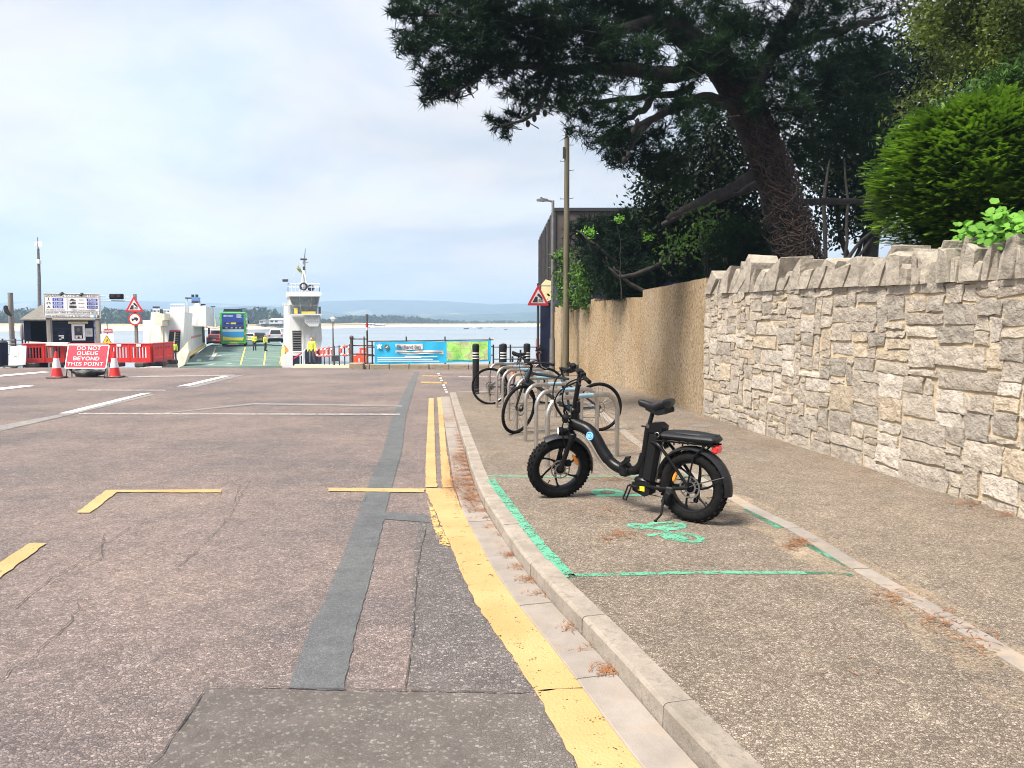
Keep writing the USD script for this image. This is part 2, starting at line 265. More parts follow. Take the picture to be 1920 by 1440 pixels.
for k, (p, m) in enumerate([([(110, 776), (134, 775), (284, 737), (266, 738)], 'white'), ([(331, 725), (354, 724), (436, 704), (420, 705)], 'white'), ([(-60, 739), (-60, 734), (45, 723), (65, 724)], 'white'), ([(-40, 710), (-40, 707), (80, 697), (95, 698)], 'white'),
                            ([(-40, 806), (-40, 818), (112, 783), (290, 741), (284, 739), (110, 778)], 'ghost'), ([(268, 779), (290, 778), (475, 759), (475, 756)], 'ghost'), ([(475, 756), (475, 759), (753, 763), (754, 760)], 'ghost'), ([(340, 728), (365, 727), (460, 703), (440, 704)], 'ghost'),
                            ([(148, 775), (148, 777.5), (750, 779), (750, 776.5)], 'white_faint'), ([(145, 731), (145, 733), (310, 733), (310, 731.3)], 'white_faint'), ([(240, 706), (240, 708), (440, 705), (440, 703)], 'white_faint'), ([(790, 716), (838, 717), (838, 720), (788, 719)], 'yellow_worn'), ([(792, 704), (828, 705), (828, 707), (791, 706)], 'yellow_worn'),
                            ([(860, 705.5), (930, 706), (930, 708), (860, 707.5)], 'white_faint'), ([(845, 736.2), (888, 736.2), (888, 738.2), (845, 738.2)], 'white_faint')]):
    lay({'white': 'white_line', 'ghost': 'erased_line', 'white_faint': 'faint_line', 'yellow_worn': 'worn_yellow'}[m], p, .008 if m != 'ghost' else .006, MAT[m])
for k in range(9):                                                   # small white studs in a row
    x, y = 820 + k * 1.9, 700 + k * 4.3; lay('white_dash', [(x, y), (x + 4, y), (x + 4.6, y + 2.2), (x + .4, y + 2.2)], .008, MAT['white'])
def crack(pxs, w=.010, z=.005, seed=0):
    r = np.random.RandomState(seed); p = np.array([G(x, y)[:2] for x, y in pxs]); q = []
    for a, b in zip(p[:-1], p[1:]):
        n = max(2, int(np.linalg.norm(b - a) / .05)); q += [a + (b - a) * t + r.normal(0, .008 if seed not in (4, 5, 8) else .003, 2) for t in np.linspace(0, 1, n, endpoint=False)]
    return strip(np.array(q), w * r.uniform(.3, 1.3, len(q)), z)
for k, p in enumerate([[(20, 1145), (90, 1090), (150, 1055), (245, 990), (330, 960)], [(90, 1100), (190, 1050), (195, 1000)], [(355, 970), (440, 945), (450, 905)], [(330, 1070), (420, 985), (470, 900)], [(760, 1297), (775, 1180), (783, 1060), (800, 985)], [(330, 1375), (388, 1292), (530, 1292), (765, 1298), (1000, 1303)],
                       [(0, 1280), (120, 1180), (160, 1120)], [(700, 1010), (560, 1020), (400, 1018), (90, 1020)], [(250, 1480), (300, 1420), (388, 1294)], [(600, 940), (680, 942), (690, 930)], [(0, 747), (160, 738), (420, 728), (760, 716)], [(560, 712), (800, 708), (1000, 712)]]):
    part(road, 'crack', crack(p, w=.005 if k not in (4, 5, 8) else .005, seed=k, z=.0095), MAT['crack'])

# kerb: stones along the road edge, channel blocks beside them
KB = [(843, 744), (857, 798), (873, 854), (885, 900), (914, 967), (950, 1021), (970, 1055), (1050, 1152), (1119, 1224), (1187, 1308), (1240, 1366), (1330, 1470), (1460, 1610)]
kl = bez([G(x, y)[:2].tolist() + [0] for x, y in KB], 24)[:, :2]
def resample(p, step):
    d = np.r_[0, np.cumsum(np.linalg.norm(np.diff(p, axis=0), axis=1))]; s = np.arange(0, d[-1], step); return np.c_[np.interp(s, d, p[:, 0]), np.interp(s, d, p[:, 1])]
def offset(p, w):
    t = np.gradient(p, axis=0); t /= np.linalg.norm(t, axis=1, keepdims=True); return p + np.c_[-t[:, 1], t[:, 0]] * w
kl = resample(kl, .05)
kl = np.c_[np.convolve(np.pad(kl[:, 0], 8, 'edge'), np.ones(17) / 17, 'valid'), np.convolve(np.pad(kl[:, 1], 8, 'edge'), np.ones(17) / 17, 'valid')]; kl = kl[8:-8] if False else kl
# road runs along the kerb towards the camera: left normal of that direction is the footway side
KW, KH = .125, .102
def profile_run(line, prof, jit=0.0):                                # prof: (offset, z) ring swept along line
    rows = [np.c_[offset(line, o), np.full(len(line), z)] for o, z in prof]; v = np.stack(rows, 1); n = len(prof); v = v.reshape(-1, 3); m = len(line)
    i, j = np.meshgrid(np.arange(m - 1), np.arange(n), indexing='ij'); f = quads(np.stack([i * n + j, (i + 1) * n + j, (i + 1) * n + (j + 1) % n, i * n + (j + 1) % n], -1))
    c0, c1 = np.arange(1, n - 1), (m - 1) * n
    return v, np.vstack([f, np.stack([0 * c0, c0, c0 + 1], 1), np.stack([0 * c0 + c1, c1 + c0 + 1, c1 + c0], 1)])
kerb = setting('kerb'); chan = setting('channel')
L18 = 18; k = 0; r = random.Random(3)
for a in range(0, len(kl) - 4, L18):
    seg = kl[a:min(a + L18, len(kl) - 1) + 1].copy()
    t0 = (seg[1] - seg[0]); seg[0] += t0 * .05; seg[-1] -= (seg[-1] - seg[-2]) * .05
    h = KH + r.uniform(-.003, .003); o = r.uniform(-.003, .003)
    part(kerb, 'kerb_stone', profile_run(seg, [(o, -.06), (KW + o, -.06), (KW + o, h), (.022 + o, h), (.011 + o, h - .004), (.004 + o, h - .013)]), MAT['kerb'])
cl = offset(kl, -.185)
for a in range(9, len(kl) - 4, L18):
    seg = kl[max(0, a - L18 if a == 9 else a):min(a + L18, len(kl) - 1) + 1].copy()
    seg[0] += (seg[1] - seg[0]) * .07; seg[-1] -= (seg[-1] - seg[-2]) * .07
    z = .016 + r.uniform(-.002, .003)
    part(chan, 'channel_block', profile_run(seg, [(-.185, -.05), (-.004, -.05), (-.004, z), (-.18, z), (-.185, z - .004)]), MAT['channel'])
part(kerb, 'kerb_joint', profile_run(kl, [(.012, -.07), (KW - .012, -.07), (KW - .012, .09), (.012, .09)]), MAT['crack'])
# footway: one sheet behind the kerb, reaching under the wall
back = offset(kl, KW)
fw = np.vstack([back, [[8.0, back[-1][1]], [8.0, 25.5], [0.2, 25.5], [0.1, 16.2], [back[0][0] + .02, back[0][1] + .12]]])
fp = Polygon(fw).buffer(0)
footway = setting('footway')
v, f = tri2d(fp); v[:, 2] = .1; part(footway, 'paving', (v, f), MAT['path'])
far_edge = np.array([[back[0][0] + .02, back[0][1] + .12], [.1, 16.2]])
part(footway, 'far_edge', hexa([(far_edge[0][0] - .02, far_edge[0][1], -.03), (.1, 16.2, -.03), (.1, 16.32, -.03), (far_edge[0][0], far_edge[0][1] + .12, -.03)], [(far_edge[0][0] - .02, far_edge[0][1], .104), (.1, 16.2, .104), (.1, 16.32, .104), (far_edge[0][0], far_edge[0][1] + .12, .104)]), MAT['kerb'])
part(footway, 'side_edge', box((.15, 20.9, .03), (.12, 9.3, .146)), MAT['kerb'])
# flush edging stones between the cycle bay and the walking side
EB = [(1100, 752), (1165, 806), (1200, 834), (1380, 938), (1488, 992), (1600, 1060), (1770, 1157), (1930, 1254), (2150, 1390)]
el = resample(bez([G(x, y, .1)[:2].tolist() + [0] for x, y in EB], 24)[:, :2], .05)
edging = setting('edging')
for a in range(0, len(el) - 4, L18):
    seg = el[a:min(a + L18, len(el) - 1) + 1].copy(); seg[0] += (seg[1] - seg[0]) * .06; seg[-1] -= (seg[-1] - seg[-2]) * .06
    z = .108 + r.uniform(-.002, .003)
    part(edging, 'edging_stone', profile_run(seg, [(-.052, .05), (.052, .05), (.052, z), (-.048, z), (-.052, z - .004)]), MAT['edging'])
part(edging, 'sand_drift', strip(offset(el, -.17), .26 + .07 * np.sin(np.arange(len(el)) * .23) + .05 * np.sin(np.arange(len(el)) * .61), .1035), MAT['sanddust'])
part(edging, 'sand_drift', strip(offset(el, .10), .10 + .03 * np.sin(np.arange(len(el)) * .31), .1035), MAT['sanddust'])
# mint green bay markings
bay = setting('bay_marking')
def stroke(paths, w):
    P = None
    for pa in paths:
        g = LineString([G(x, y, .1)[:2] for x, y in pa]).buffer(w / 2, cap_style=2); P = g if P is None else P.union(g)
    return P
def mint(name, P):
    parts_ = []
    for k, g in enumerate(getattr(P, 'geoms', [P])):
        ex = np.array(g.exterior.segmentize(.05).coords)[:-1]; r_ = np.random.RandomState(k + 3); parts_.append(Polygon(ex + r_.normal(0, .0025, ex.shape), [h.coords for h in g.interiors]).buffer(0))
    v, f = cat(*[tri2d(p) for p in parts_]); v[:, 2] = .1035; part(bay, name, (v, f), MAT['mint'])
for p, w in [([(920, 899), (960, 954), (1015, 1024), (1069, 1083)], .075), ([(913, 893), (1060, 894), (1240, 893), (1330, 893)], .05), ([(1066, 1080), (1300, 1074), (1560, 1075), (1598, 1079)], .05), ([(1398, 955), (1462, 990)], .06), ([(1512, 1021), (1592, 1062)], .06)]:
    mint('bay_line', stroke([p], w))
def oval(cx, cy, rx, ry, sl=0, n=30): return [(cx + rx * math.cos(t), cy + ry * math.sin(t) + sl * rx * math.cos(t)) for t in np.linspace(0, 2 * math.pi, n)]
mint('letter_p', stroke([[(1118, 930), (1160, 929.5), (1203, 929)], oval(1139, 924, 24, 5, .03)], .075))
mint('cycle_symbol', stroke([oval(1249, 986.5, 31, 6.5, .02), oval(1288, 1009, 27, 7, .10), oval(1196, 987, 14, 3.5, .1), [(1205, 989), (1232, 991), (1262, 989)], [(1225, 1003), (1258, 1001), (1290, 1012)], [(1214, 1004), (1240, 1003), (1262, 1014)], [(1232, 990), (1285, 982)], [(1240, 992), (1262, 1003)]], .055))
# ------------------------------------------------------------------ sea, far shore, hills
MAT['sea'] = usdkit.material(stage, '/World/Looks/sea', {
    'g': ('geometry', {}), 'mp': ('mapping', {'scale': (.5, 1.0, 1.0)}), 'n1': ('noise_texture', {'scale': 1.1, 'detail': 5, 'roughness': .6}), 'n2': ('noise_texture', {'scale': .012, 'detail': 3}),
    'rp': ('rgb_ramp', {'ramp': [(.35, (.17, .205, .225)), (.65, (.23, .26, .275))]}), 'b': ('bump', {'strength': .22, 'distance': .10}), 'p': ('principled_bsdf', {'roughness': .2, 'ior': 1.33})},
    [('g.position', 'mp.vector'), ('mp.vector', 'n1.vector'), ('g.position', 'n2.vector'), ('n2.fac', 'rp.fac'), ('rp.color', 'p.base_color'), ('n1.fac', 'b.height'), ('b.normal', 'p.normal')], surface='p.BSDF')
SEA = -2.0
setting('sea', hexa([(-900, 20, SEA - .8), (900, 20, SEA - .8), (900, 1500, SEA - .8), (-900, 1500, SEA - .8)], [(-900, 20, SEA), (900, 20, SEA), (900, 1500, SEA), (-900, 1500, SEA)]), MAT['sea'])
MAT['sand'] = mk('beach_sand', (.52, .40, .26), (.60, .47, .33), sc=.4, rough=.95, bump=.01, bsc=9)
MAT['dune'] = mk('dune_grass', (.26, .21, .11), (.40, .31, .18), sc=.25, rough=.95, lo=.4, hi=.6)
def shore(name, rows, mat, **k):                                     # rows of (x, y, z) lines joined into a surface
    a = np.array(rows, float); n = a.shape[1]; i, j = np.meshgrid(np.arange(len(a) - 1), np.arange(n - 1), indexing='ij')
    return setting(name, (a.reshape(-1, 3), quads(np.stack([i * n + j, i * n + j + 1, (i + 1) * n + j + 1, (i + 1) * n + j], -1))), mat, smooth=True)
def line(pxs, Y, z=None):                                            # pixels at depth Y, at height z when given
    out = []
    for x, y in pxs:
        p = D(x, y, Y) if z is None else G(x, y, z) if Y is None else D(x, y, Y)
        if z is not None: p[2] = z
        out.append(p)
    return out
# far beach: waterline at about 330 m on the left, 1 km on the right
XS = np.linspace(-700, 2400, 60)
def shoreY(x): return np.interp(x, [-700, 300, 620, 760, 1010, 2400], [330, 350, 520, 760, 900, 1000])
nz = lambda k, s: meshkit.fbm(np.c_[XS * s, np.full(len(XS), k), np.zeros(len(XS))], 3, k)
wl, bl_, db, dt = [], [], [], []
for i, x in enumerate(XS):
    Y = shoreY(x); X = (x - 960) / FPX; sandw = np.interp(x, [-700, 300, 620, 900, 1010], [30, 34, 34, 30, 14]) * (0.7 + .6 * nz(3, .01)[i])
    wl.append((X * Y, Y, SEA - .3)); bl_.append((X * (Y + sandw), Y + sandw, SEA + 1.4 + 1.1 * nz(5, .02)[i])); db.append((X * (Y + sandw + 5), Y + sandw + 5, SEA + 2.2 + 2.2 * nz(7, .03)[i])); dt.append((X * (Y + 200), Y + 200, SEA + 3.5))
shore('beach', [wl, bl_], MAT['sand'])
shore('dunes', [[(a, b - .01, c - .02) for a, b, c in bl_], db, dt, [(a * 1.45, b * 1.45, c + 1) for a, b, c in dt]], MAT['dune'])
# hills: two ridges with fields
MAT['hill'] = usdkit.material(stage, '/World/Looks/hill', {
    'g': ('geometry', {}), 'mp': ('mapping', {'scale': (1., .5, 2.)}), 'v': ('voronoi_texture', {'scale': .006}), 's': ('separate_color', {}), 'n': ('noise_texture', {'scale': .02, 'detail': 5}),
    'r1': ('rgb_ramp', {'ramp': [(0, (.04, .07, .03)), (.6, (.06, .09, .035)), (.8, (.13, .14, .06)), (1, (.2, .2, .1))]}), 'r2': ('rgb_ramp', {'ramp': [(.4, (.6, .6, .6)), (.6, (1.1, 1.1, 1.1))]}),
    'm': ('mix', {'mix_type': 'multiply', 'fac': 1.}), 'p': ('principled_bsdf', {'roughness': 1., 'specular_ior_level': 0.})},
    [('g.position', 'mp.vector'), ('mp.vector', 'v.vector'), ('v.color', 's.color'), ('g.position', 'n.vector'), ('s.r', 'r1.fac'), ('n.fac', 'r2.fac'), ('r1.color', 'm.color1'), ('r2.color', 'm.color2'), ('m.color', 'p.base_color')], surface='p.BSDF')
def ridge(name, Y, crest, depth, seed, foot):
    XS2 = np.linspace(-900, 2800, 150); cy = np.interp(XS2, [c[0] for c in crest], [c[1] for c in crest]) + (meshkit.fbm(np.c_[XS2 * .012, XS2 * 0, XS2 * 0 + seed], 4, seed) - .5) * 5
    rows = []
    for t in np.linspace(0, 1, 10):
        y = Y - depth * (1 - t); h = np.array([D(x, c, Y)[2] for x, c in zip(XS2, cy)]); X = (XS2 - 960) / FPX * y
        zz = SEA - 1 + (h - SEA + 1) * (t ** 1.2) * (1 + (0 if t > .99 else 1) * (meshkit.fbm(np.c_[X * .006, X * 0 + y * .006, X * 0], 3, seed + 1) - .5) * .5)
        rows.append(np.c_[X, np.full(len(X), y), zz])
    X = (XS2 - 960) / FPX * (Y + 400); rows.append(np.c_[X, np.full(len(X), Y + 400), np.full(len(X), SEA - 1)])
    shore(name, rows, MAT['hill'])
ridge('hills', 3000, [(-900, 573), (0, 568), (200, 560), (320, 566), (470, 572), (540, 571), (620, 565), (700, 562), (800, 564), (900, 569), (1010, 571), (1500, 575), (2800, 580)], 700, 5, 0)
ridge('hills', 2100, [(-900, 585), (0, 581), (150, 577), (300, 580), (430, 575), (480, 572), (560, 576), (660, 590), (800, 588), (900, 590), (1000, 586), (2800, 590)], 400, 9, 0)

# ------------------------------------------------------------------ quay wall and the rendered and stone walls
def run_wall(P0, P1, h0, h1, thick, side=1):                         # upright slab between two ground points
    P0, P1 = np.array(P0[:2]), np.array(P1[:2]); t = (P1 - P0) / np.linalg.norm(P1 - P0); nn = np.array([-t[1], t[0]]) * side * thick
    a, b, c, d = P0, P1, P1 + nn, P0 + nn
    return a, b, c, d
W0, W1, W2, W3 = np.array([4.12, 3.1]), np.array([3.03, 12.1]), np.array([2.62, 17.13]), np.array([1.33, 24.0])
NW = lambda a, b: np.array([-(b - a)[1], (b - a)[0]]) / np.linalg.norm(b - a)
MAT['render'] = usdkit.material(stage, '/World/Looks/render_coat', {
    'g': ('geometry', {}), 'mp': ('mapping', {'scale': (1., 1., .8)}), 'mp2': ('mapping', {'scale': (1., 1., .3)}), 'n1': ('noise_texture', {'scale': 24, 'detail': 7, 'roughness': .75}), 'n2': ('noise_texture', {'scale': 1.6, 'detail': 4, 'roughness': .6}), 'n3': ('noise_texture', {'scale': .7, 'detail': 3}),
    'r1': ('rgb_ramp', {'ramp': [(.35, (.08, .062, .042)), (.45, (.26, .20, .13)), (.58, (.36, .285, .192)), (.7, (.44, .365, .265))]}), 'r2': ('rgb_ramp', {'ramp': [(.3, (.86, .84, .81)), (.65, (1.08, 1.06, 1.04))]}), 'r3': ('rgb_ramp', {'ramp': [(.4, (.95, .9, .82)), (.68, (1.12, 1.14, 1.2))]}),
    'm1': ('mix', {'mix_type': 'multiply', 'fac': 1.}), 'm2': ('mix', {'mix_type': 'multiply', 'fac': 1.}), 'b': ('bump', {'strength': 1., 'distance': .05}), 'p': ('principled_bsdf', {'roughness': .95, 'specular_ior_level': .2})},
    [('g.position', 'mp.vector'), ('g.position', 'mp2.vector'), ('mp.vector', 'n1.vector'), ('mp2.vector', 'n2.vector'), ('g.position', 'n3.vector'), ('n1.fac', 'r1.fac'), ('n2.fac', 'r2.fac'), ('n3.fac', 'r3.fac'), ('r1.color', 'm1.color1'), ('r2.color', 'm1.color2'), ('m1.color', 'm2.color1'), ('r3.color', 'm2.color2'), ('m2.color', 'p.base_color'), ('n1.fac', 'b.height'), ('b.normal', 'p.normal')], surface='p.BSDF')
rw = thing('rendered_wall', 'tan roughcast wall stepping down from the stone wall to the dark building', 'wall', (*W2, .1))
def wall_panel(a, b, za, zb, t=.24, zb0=.05):
    n = NW(a, b) * t                                                # towards +x, away from the footway
    L = np.linalg.norm(b - a); m = max(2, int(L / .12)); k = 18
    u = np.linspace(0, 1, m); front, rear = [], []
    for x in u:
        p = a + (b - a) * x; zt = za + (zb - za) * x; z = np.linspace(zb0, zt, k)
        front.append(np.c_[np.repeat(p[None], k, 0), z]); rear.append(np.c_[np.repeat((p + n)[None], k, 0), z])
    F_ = np.array(front); B_ = np.array(rear); q = F_.reshape(-1, 3); d = (meshkit.fbm(q * [5, 5, 2.2], 4, 3) - .5) * .03 + (meshkit.fbm(q * [1.2, 1.2, .7], 2, 8) - .5) * .03
    F_ = (q - np.r_[n / t, 0] * d[:, None]).reshape(F_.shape); F_[:, -1, 2] += (meshkit.fbm(F_[:, -1] * 6, 3, 4) - .5) * .03
    rows = np.concatenate([F_, B_[:, ::-1]], 1); rows[:, k:, 2] += 0; v = rows.reshape(-1, 3); w = 2 * k
    i, j = np.meshgrid(np.arange(m - 1), np.arange(w - 1), indexing='ij'); f = quads(np.stack([i * w + j, (i + 1) * w + j, (i + 1) * w + j + 1, i * w + j + 1], -1))
    e = []
    for s, flip in ((0, False), ((m - 1) * w, True)):
        for j in range(k - 1): e.append([s + j, s + j + 1, s + w - 2 - j, s + w - 1 - j][::-1 if flip else 1])
    return v, np.vstack([f, quads(e)])[:, ::-1]
def top(x, y, P): return float(D(x, y, P[1])[2])
Wm = W1 + (W2 - W1) * .78
part(rw, 'wall_panel', wall_panel(Wm, W1 + (W2 - W1) * 0.0 + np.array([0, .0]), top(1190, 544, Wm), top(1312, 521, W1)), MAT['render'], 40, True)
Wa = W2 + (W3 - W2) * .05; Wb = W2 + (W3 - W2) * .42
part(rw, 'wall_panel', wall_panel(W2, Wm, top(1183, 558, W2), top(1190, 557, Wm)), MAT['render'], 40, True)
part(rw, 'wall_panel', wall_panel(Wb, W2, top(1092, 566, Wb), top(1183, 558, W2)), MAT['render'], 40, True)
part(rw, 'wall_pier', wall_panel(Wb + (W3 - Wb) * .04, Wb + (W2 - Wb) * .06, top(1090, 561, Wb), top(1106, 560, Wb), t=.36), MAT['render'], 40, True)
part(rw, 'wall_panel', wall_panel(W3, Wb, top(1042, 572, W3), top(1090, 570, Wb)), MAT['render'], 40, True)

# stone wall
MAT['mortar'] = mk('mortar', (.34, .265, .17), (.46, .375, .26), sc=9, rough=.95, bump=.012, bsc=40, det=6)
STONE = []
for i, (a, b, d) in enumerate([((0.302, 0.259, 0.210), (0.386, 0.336, 0.278), (0.168, 0.139, 0.107)), ((0.353, 0.309, 0.261), (0.437, 0.391, 0.338), (0.202, 0.172, 0.141)), ((0.269, 0.231, 0.188), (0.344, 0.302, 0.253), (0.143, 0.119, 0.094)), ((0.319, 0.259, 0.188), (0.395, 0.332, 0.253), (0.202, 0.160, 0.111)), ((0.218, 0.192, 0.159), (0.294, 0.260, 0.221), (0.118, 0.101, 0.082))]):
    STONE.append(mk(f'limestone_{i}', a, b, sc=7, rough=.92, bump=.05, bsc=13, det=8, var=.12, dirt=d, dsc=10))
COPE = [mk('coping_stone_a', (.19, .166, .133), (.29, .257, .212), sc=6, rough=.95, bump=.03, bsc=11, det=8, var=.1, dirt=(.10, .09, .075), dsc=7), mk('coping_stone_b', (.225, .196, .158), (.325, .289, .24), sc=6, rough=.95, bump=.03, bsc=11, det=8, var=.1, dirt=(.12, .108, .09), dsc=7)]
LW = np.linalg.norm(W1 - W0); tW = (W0 - W1) / LW; nW = np.array([tW[1], -tW[0]]); nW = nW if nW[0] < 0 else -nW      # nW faces the footway
def wp(u, z, d): p = W1 + tW * u + nW * d; return np.array([p[0], p[1], z])                                      # along the wall from its far end, height, proud of the face
def wtop(u): return np.interp(u, [0, 1.5, 3.4, 5.0, 6.6, LW], [2.02, 1.99, 1.96, 1.92, 1.90, 1.89])
def wbase(u): return .07
sw = thing('stone_wall', 'pale rubble limestone wall with upright coping stones beside the footway', 'wall', (*W1, .1))
cs = []
for a, b in zip(np.linspace(0, LW, 13)[:-1], np.linspace(0, LW, 13)[1:]):
    cs.append(hexa([wp(a, .0, -.42), wp(b, .0, -.42), wp(b, .0, -.004), wp(a, .0, -.004)][::-1], [wp(a, wtop(a) - .005, -.42), wp(b, wtop(b) - .005, -.42), wp(b, wtop(b) - .005, -.004), wp(a, wtop(a) - .005, -.004)][::-1]))
part(sw, 'mortar_core', cat(*cs), MAT['mortar'], world=True)
r = random.Random(11); CU, CV = .075, .040
nu, nv = int(LW / CU), 48; occ = np.zeros((nu, nv), bool)
sizes = [(9, 6), (8, 5), (7, 5), (6, 6), (10, 5), (5, 7), (6, 4), (7, 3), (5, 5), (4, 4), (5, 3), (4, 6), (3, 6), (3, 4), (6, 2), (4, 2), (3, 2), (2, 3)]
wts = [2.5, 3, 4, 3, 2, 2.5, 6, 5, 5, 5, 5, 2.5, 2, 3, 3, 2.5, 2, 1.5]
rects = []
for j in range(nv):
    i = 0
    while i < nu:
        if occ[i, j]: i += 1; continue
        run = 0
        while i + run < nu and not occ[i + run, j] and run < 12: run += 1
        for _ in range(30):
            a, b = r.choices(sizes, wts)[0]
            if i * CU < 3.0: a, b = max(2, int(a * .9)), max(2, int(b * .9))
            a = min(a, run); a = run if run - a == 1 and run <= 9 else a
            b = min(b, nv - j)
            if not occ[i:i + a, j:j + b].any(): break
        else: a, b = min(run, 3), 1
        occ[i:i + a, j:j + b] = True; rects.append((i, j, a, b)); i += a
VS = nv * CV
vis = []
def stone_mesh(u0, u1, z0, z1, depth, seed, rough):
    q = np.random.RandomState(seed); n, m = max(3, min(7, int((u1 - u0) / .085) + 2)), max(3, min(5, int((z1 - z0) / .06) + 2))
    U_, Z_ = np.meshgrid(np.linspace(0, 1, n), np.linspace(0, 1, m), indexing='ij')
    c = q.uniform(-.020, .020, (4, 2)) * [1.6, .8]; jit = lambda a: q.uniform(-.008, .008, a.shape)
    uu = u0 + (u1 - u0) * U_ + (c[0, 0] * (1 - U_) * (1 - Z_) + c[1, 0] * U_ * (1 - Z_) + c[2, 0] * U_ * Z_ + c[3, 0] * (1 - U_) * Z_) + jit(U_)
    zz = z0 + (z1 - z0) * Z_ + (c[0, 1] * (1 - U_) * (1 - Z_) + c[1, 1] * U_ * (1 - Z_) + c[2, 1] * U_ * Z_ + c[3, 1] * (1 - U_) * Z_) + jit(Z_)
    edge = np.minimum(np.minimum(U_, 1 - U_) * (n - 1), np.minimum(Z_, 1 - Z_) * (m - 1)); edge = np.clip(edge, 0, 1)
    tilt = q.uniform(-.012, .012, 2)
    dd = depth * (.8 + .2 * edge) + (.35 + .65 * edge) * q.uniform(-rough, rough, U_.shape) + tilt[0] * (U_ - .5) + tilt[1] * (Z_ - .5)
    fr = np.array([wp(a, b, d) for a, b, d in zip(uu.ravel(), zz.ravel(), dd.ravel())]).reshape(n, m, 3)
    idx = np.arange(n * m).reshape(n, m); f = [quads(np.stack([idx[:-1, :-1], idx[1:, :-1], idx[1:, 1:], idx[:-1, 1:]], -1))]
    rim = np.r_[idx[:-1, 0], idx[-1, :-1], idx[:0:-1, -1], idx[0, :0:-1]]; v = fr.reshape(-1, 3); bk = v[rim] - np.r_[nW, 0] * (np.array(dd).ravel()[rim] + .045)[:, None]
    k = len(v); R_ = np.arange(len(rim)); R2 = (R_ + 1) % len(rim)
    f.append(quads(np.stack([rim[R2], rim[R_], k + R_, k + R2], -1)))
    F_ = np.vstack(f); v = np.vstack([v, bk])
    nrm = np.cross(v[F_[0, 1]] - v[F_[0, 0]], v[F_[0, 2]] - v[F_[0, 0]])
    return (v, F_) if nrm[:2] @ nW > 0 else (v, F_[:, ::-1])
rects.sort(key=lambda t: -(t[2] * t[3]) * (1 + .15 * t[0] * CU))
extra = []
for k, (i, j, a, b) in enumerate(rects):
    u0, u1 = i * CU, (i + a) * CU; g = .010
    s = lambda u, z: wbase(u) + (wtop(u) - wbase(u)) * z / VS
    um = (u0 + u1) / 2
    ms = stone_mesh(u0 + g, u1 - g, s(um, j * CV) + g, s(um, (j + b) * CV) - g, r.uniform(.008, .022), k, .010)
    mi = r.choices(range(5), [4, 3, 3, 2, 2] if j < 30 else [2, 1, 4, 1, 5])[0]
    if len(extra) == 0 and k < 222: part(sw, 'stone', ms, STONE[mi], smooth=28, world=True)
    else: extra.append(ms)
if extra: part(sw, 'small_stones', cat(*extra), STONE[0], smooth=28, world=True, kind='stuff')
# coping: upright slabs, leaning at the far end
u = .02; k = 0
while u < LW - .1 and k < 84:
    near = u / LW; w = r.uniform(.13, .32) if u < 3.6 else r.uniform(.10, .30) if u < 4.8 else r.uniform(.055, .125)
    h = r.uniform(.22, .48) if u < 4.8 else r.uniform(.18, .38)
    lean = r.uniform(-.38, -.05) if u < 3.4 else r.uniform(-.3, .1) if u < 4.6 else r.uniform(-.08, .08)
    q = np.random.RandomState(500 + k); tops = [q.uniform(.55, 1.12), q.uniform(.6, 1.12)]; z0 = wtop(u) - .02; P = []
    for d0, d1 in ((-.40, .03),):
        for d in (d0 + q.uniform(0, .06), d1 + q.uniform(-.02, .035)):
            for zz, sh in ((0, 0), (.55, .5), (1., 1.)):
                for s in (0, 1):
                    for e in (0, .5):
                        P.append(wp(u + w * (s if zz < 1 else (.12 + .76 * s)) - lean * sh * h / .35 + q.uniform(-.012, .012), z0 + h * zz * (tops[s] if zz == 1 else 1) + (q.uniform(-.04, .02) if zz == 1 else 0), d + (e * (.04 if d < 0 else -.04)) * (1 if zz == 1 else .3)))
    v, f = hull(P); v, f = trimesh.remesh.subdivide(v, f) if w > .12 else (v, f)
    v = v + (meshkit.fbm(v * 9, 3, k) - .5)[:, None] * .035 * np.array([nW[0] + tW[0] * .3, nW[1] + tW[1] * .3, .3])
    part(sw, 'coping_stone', (v, f), COPE[k % 2], smooth=22, world=True); u += w * .92 + .016; k += 1

# ------------------------------------------------------------------ dark building at the water's edge
MAT['clad'] = mk('dark_cladding', (.035, .03, .03), (.06, .052, .05), sc=2, rough=.55, var=.1)
MAT['clad_flat'] = mk('dark_panel', (.045, .036, .034), (.065, .055, .05), sc=3, rough=.6)
MAT['steel_dark'] = mk('dark_steel', (.05, .05, .055), rough=.5, metal=.6)
MAT['navy'] = mk('navy_paint', (.008, .010, .026), (.015, .018, .038), sc=3, rough=.6, spec=.15)
MAT['cream'] = mk('cream_panel', (.62, .55, .30), (.68, .60, .36), sc=4, rough=.6)
MAT['pinkred'] = mk('faded_red_panel', (.45, .17, .15), rough=.6)
BY0, BY1 = 24.6, 33.0
bx0 = D(1041, 600, BY0)[0]; bx1 = D(1013, 600, BY1)[0]
bz = D(1041, 396, BY0)[2]; bld = thing('clad_building', 'dark metal clad building with vertical ribs and a pale sign panel by the water', 'building', (bx0, BY0, -.1))
zsoff = D(1041, 521, BY0)[2]
a, b, c, d = (bx0, BY0), (bx0 + 7.0, BY0), (bx0 + 7.0, BY1), (bx1, BY1)
part(bld, 'upper_wall', hexa([(*a, zsoff), (*b, zsoff), (*c, zsoff), (*d, zsoff)], [(*a, bz), (*b, bz), (*c, bz), (*d, bz)]), MAT['clad_flat'], world=True)
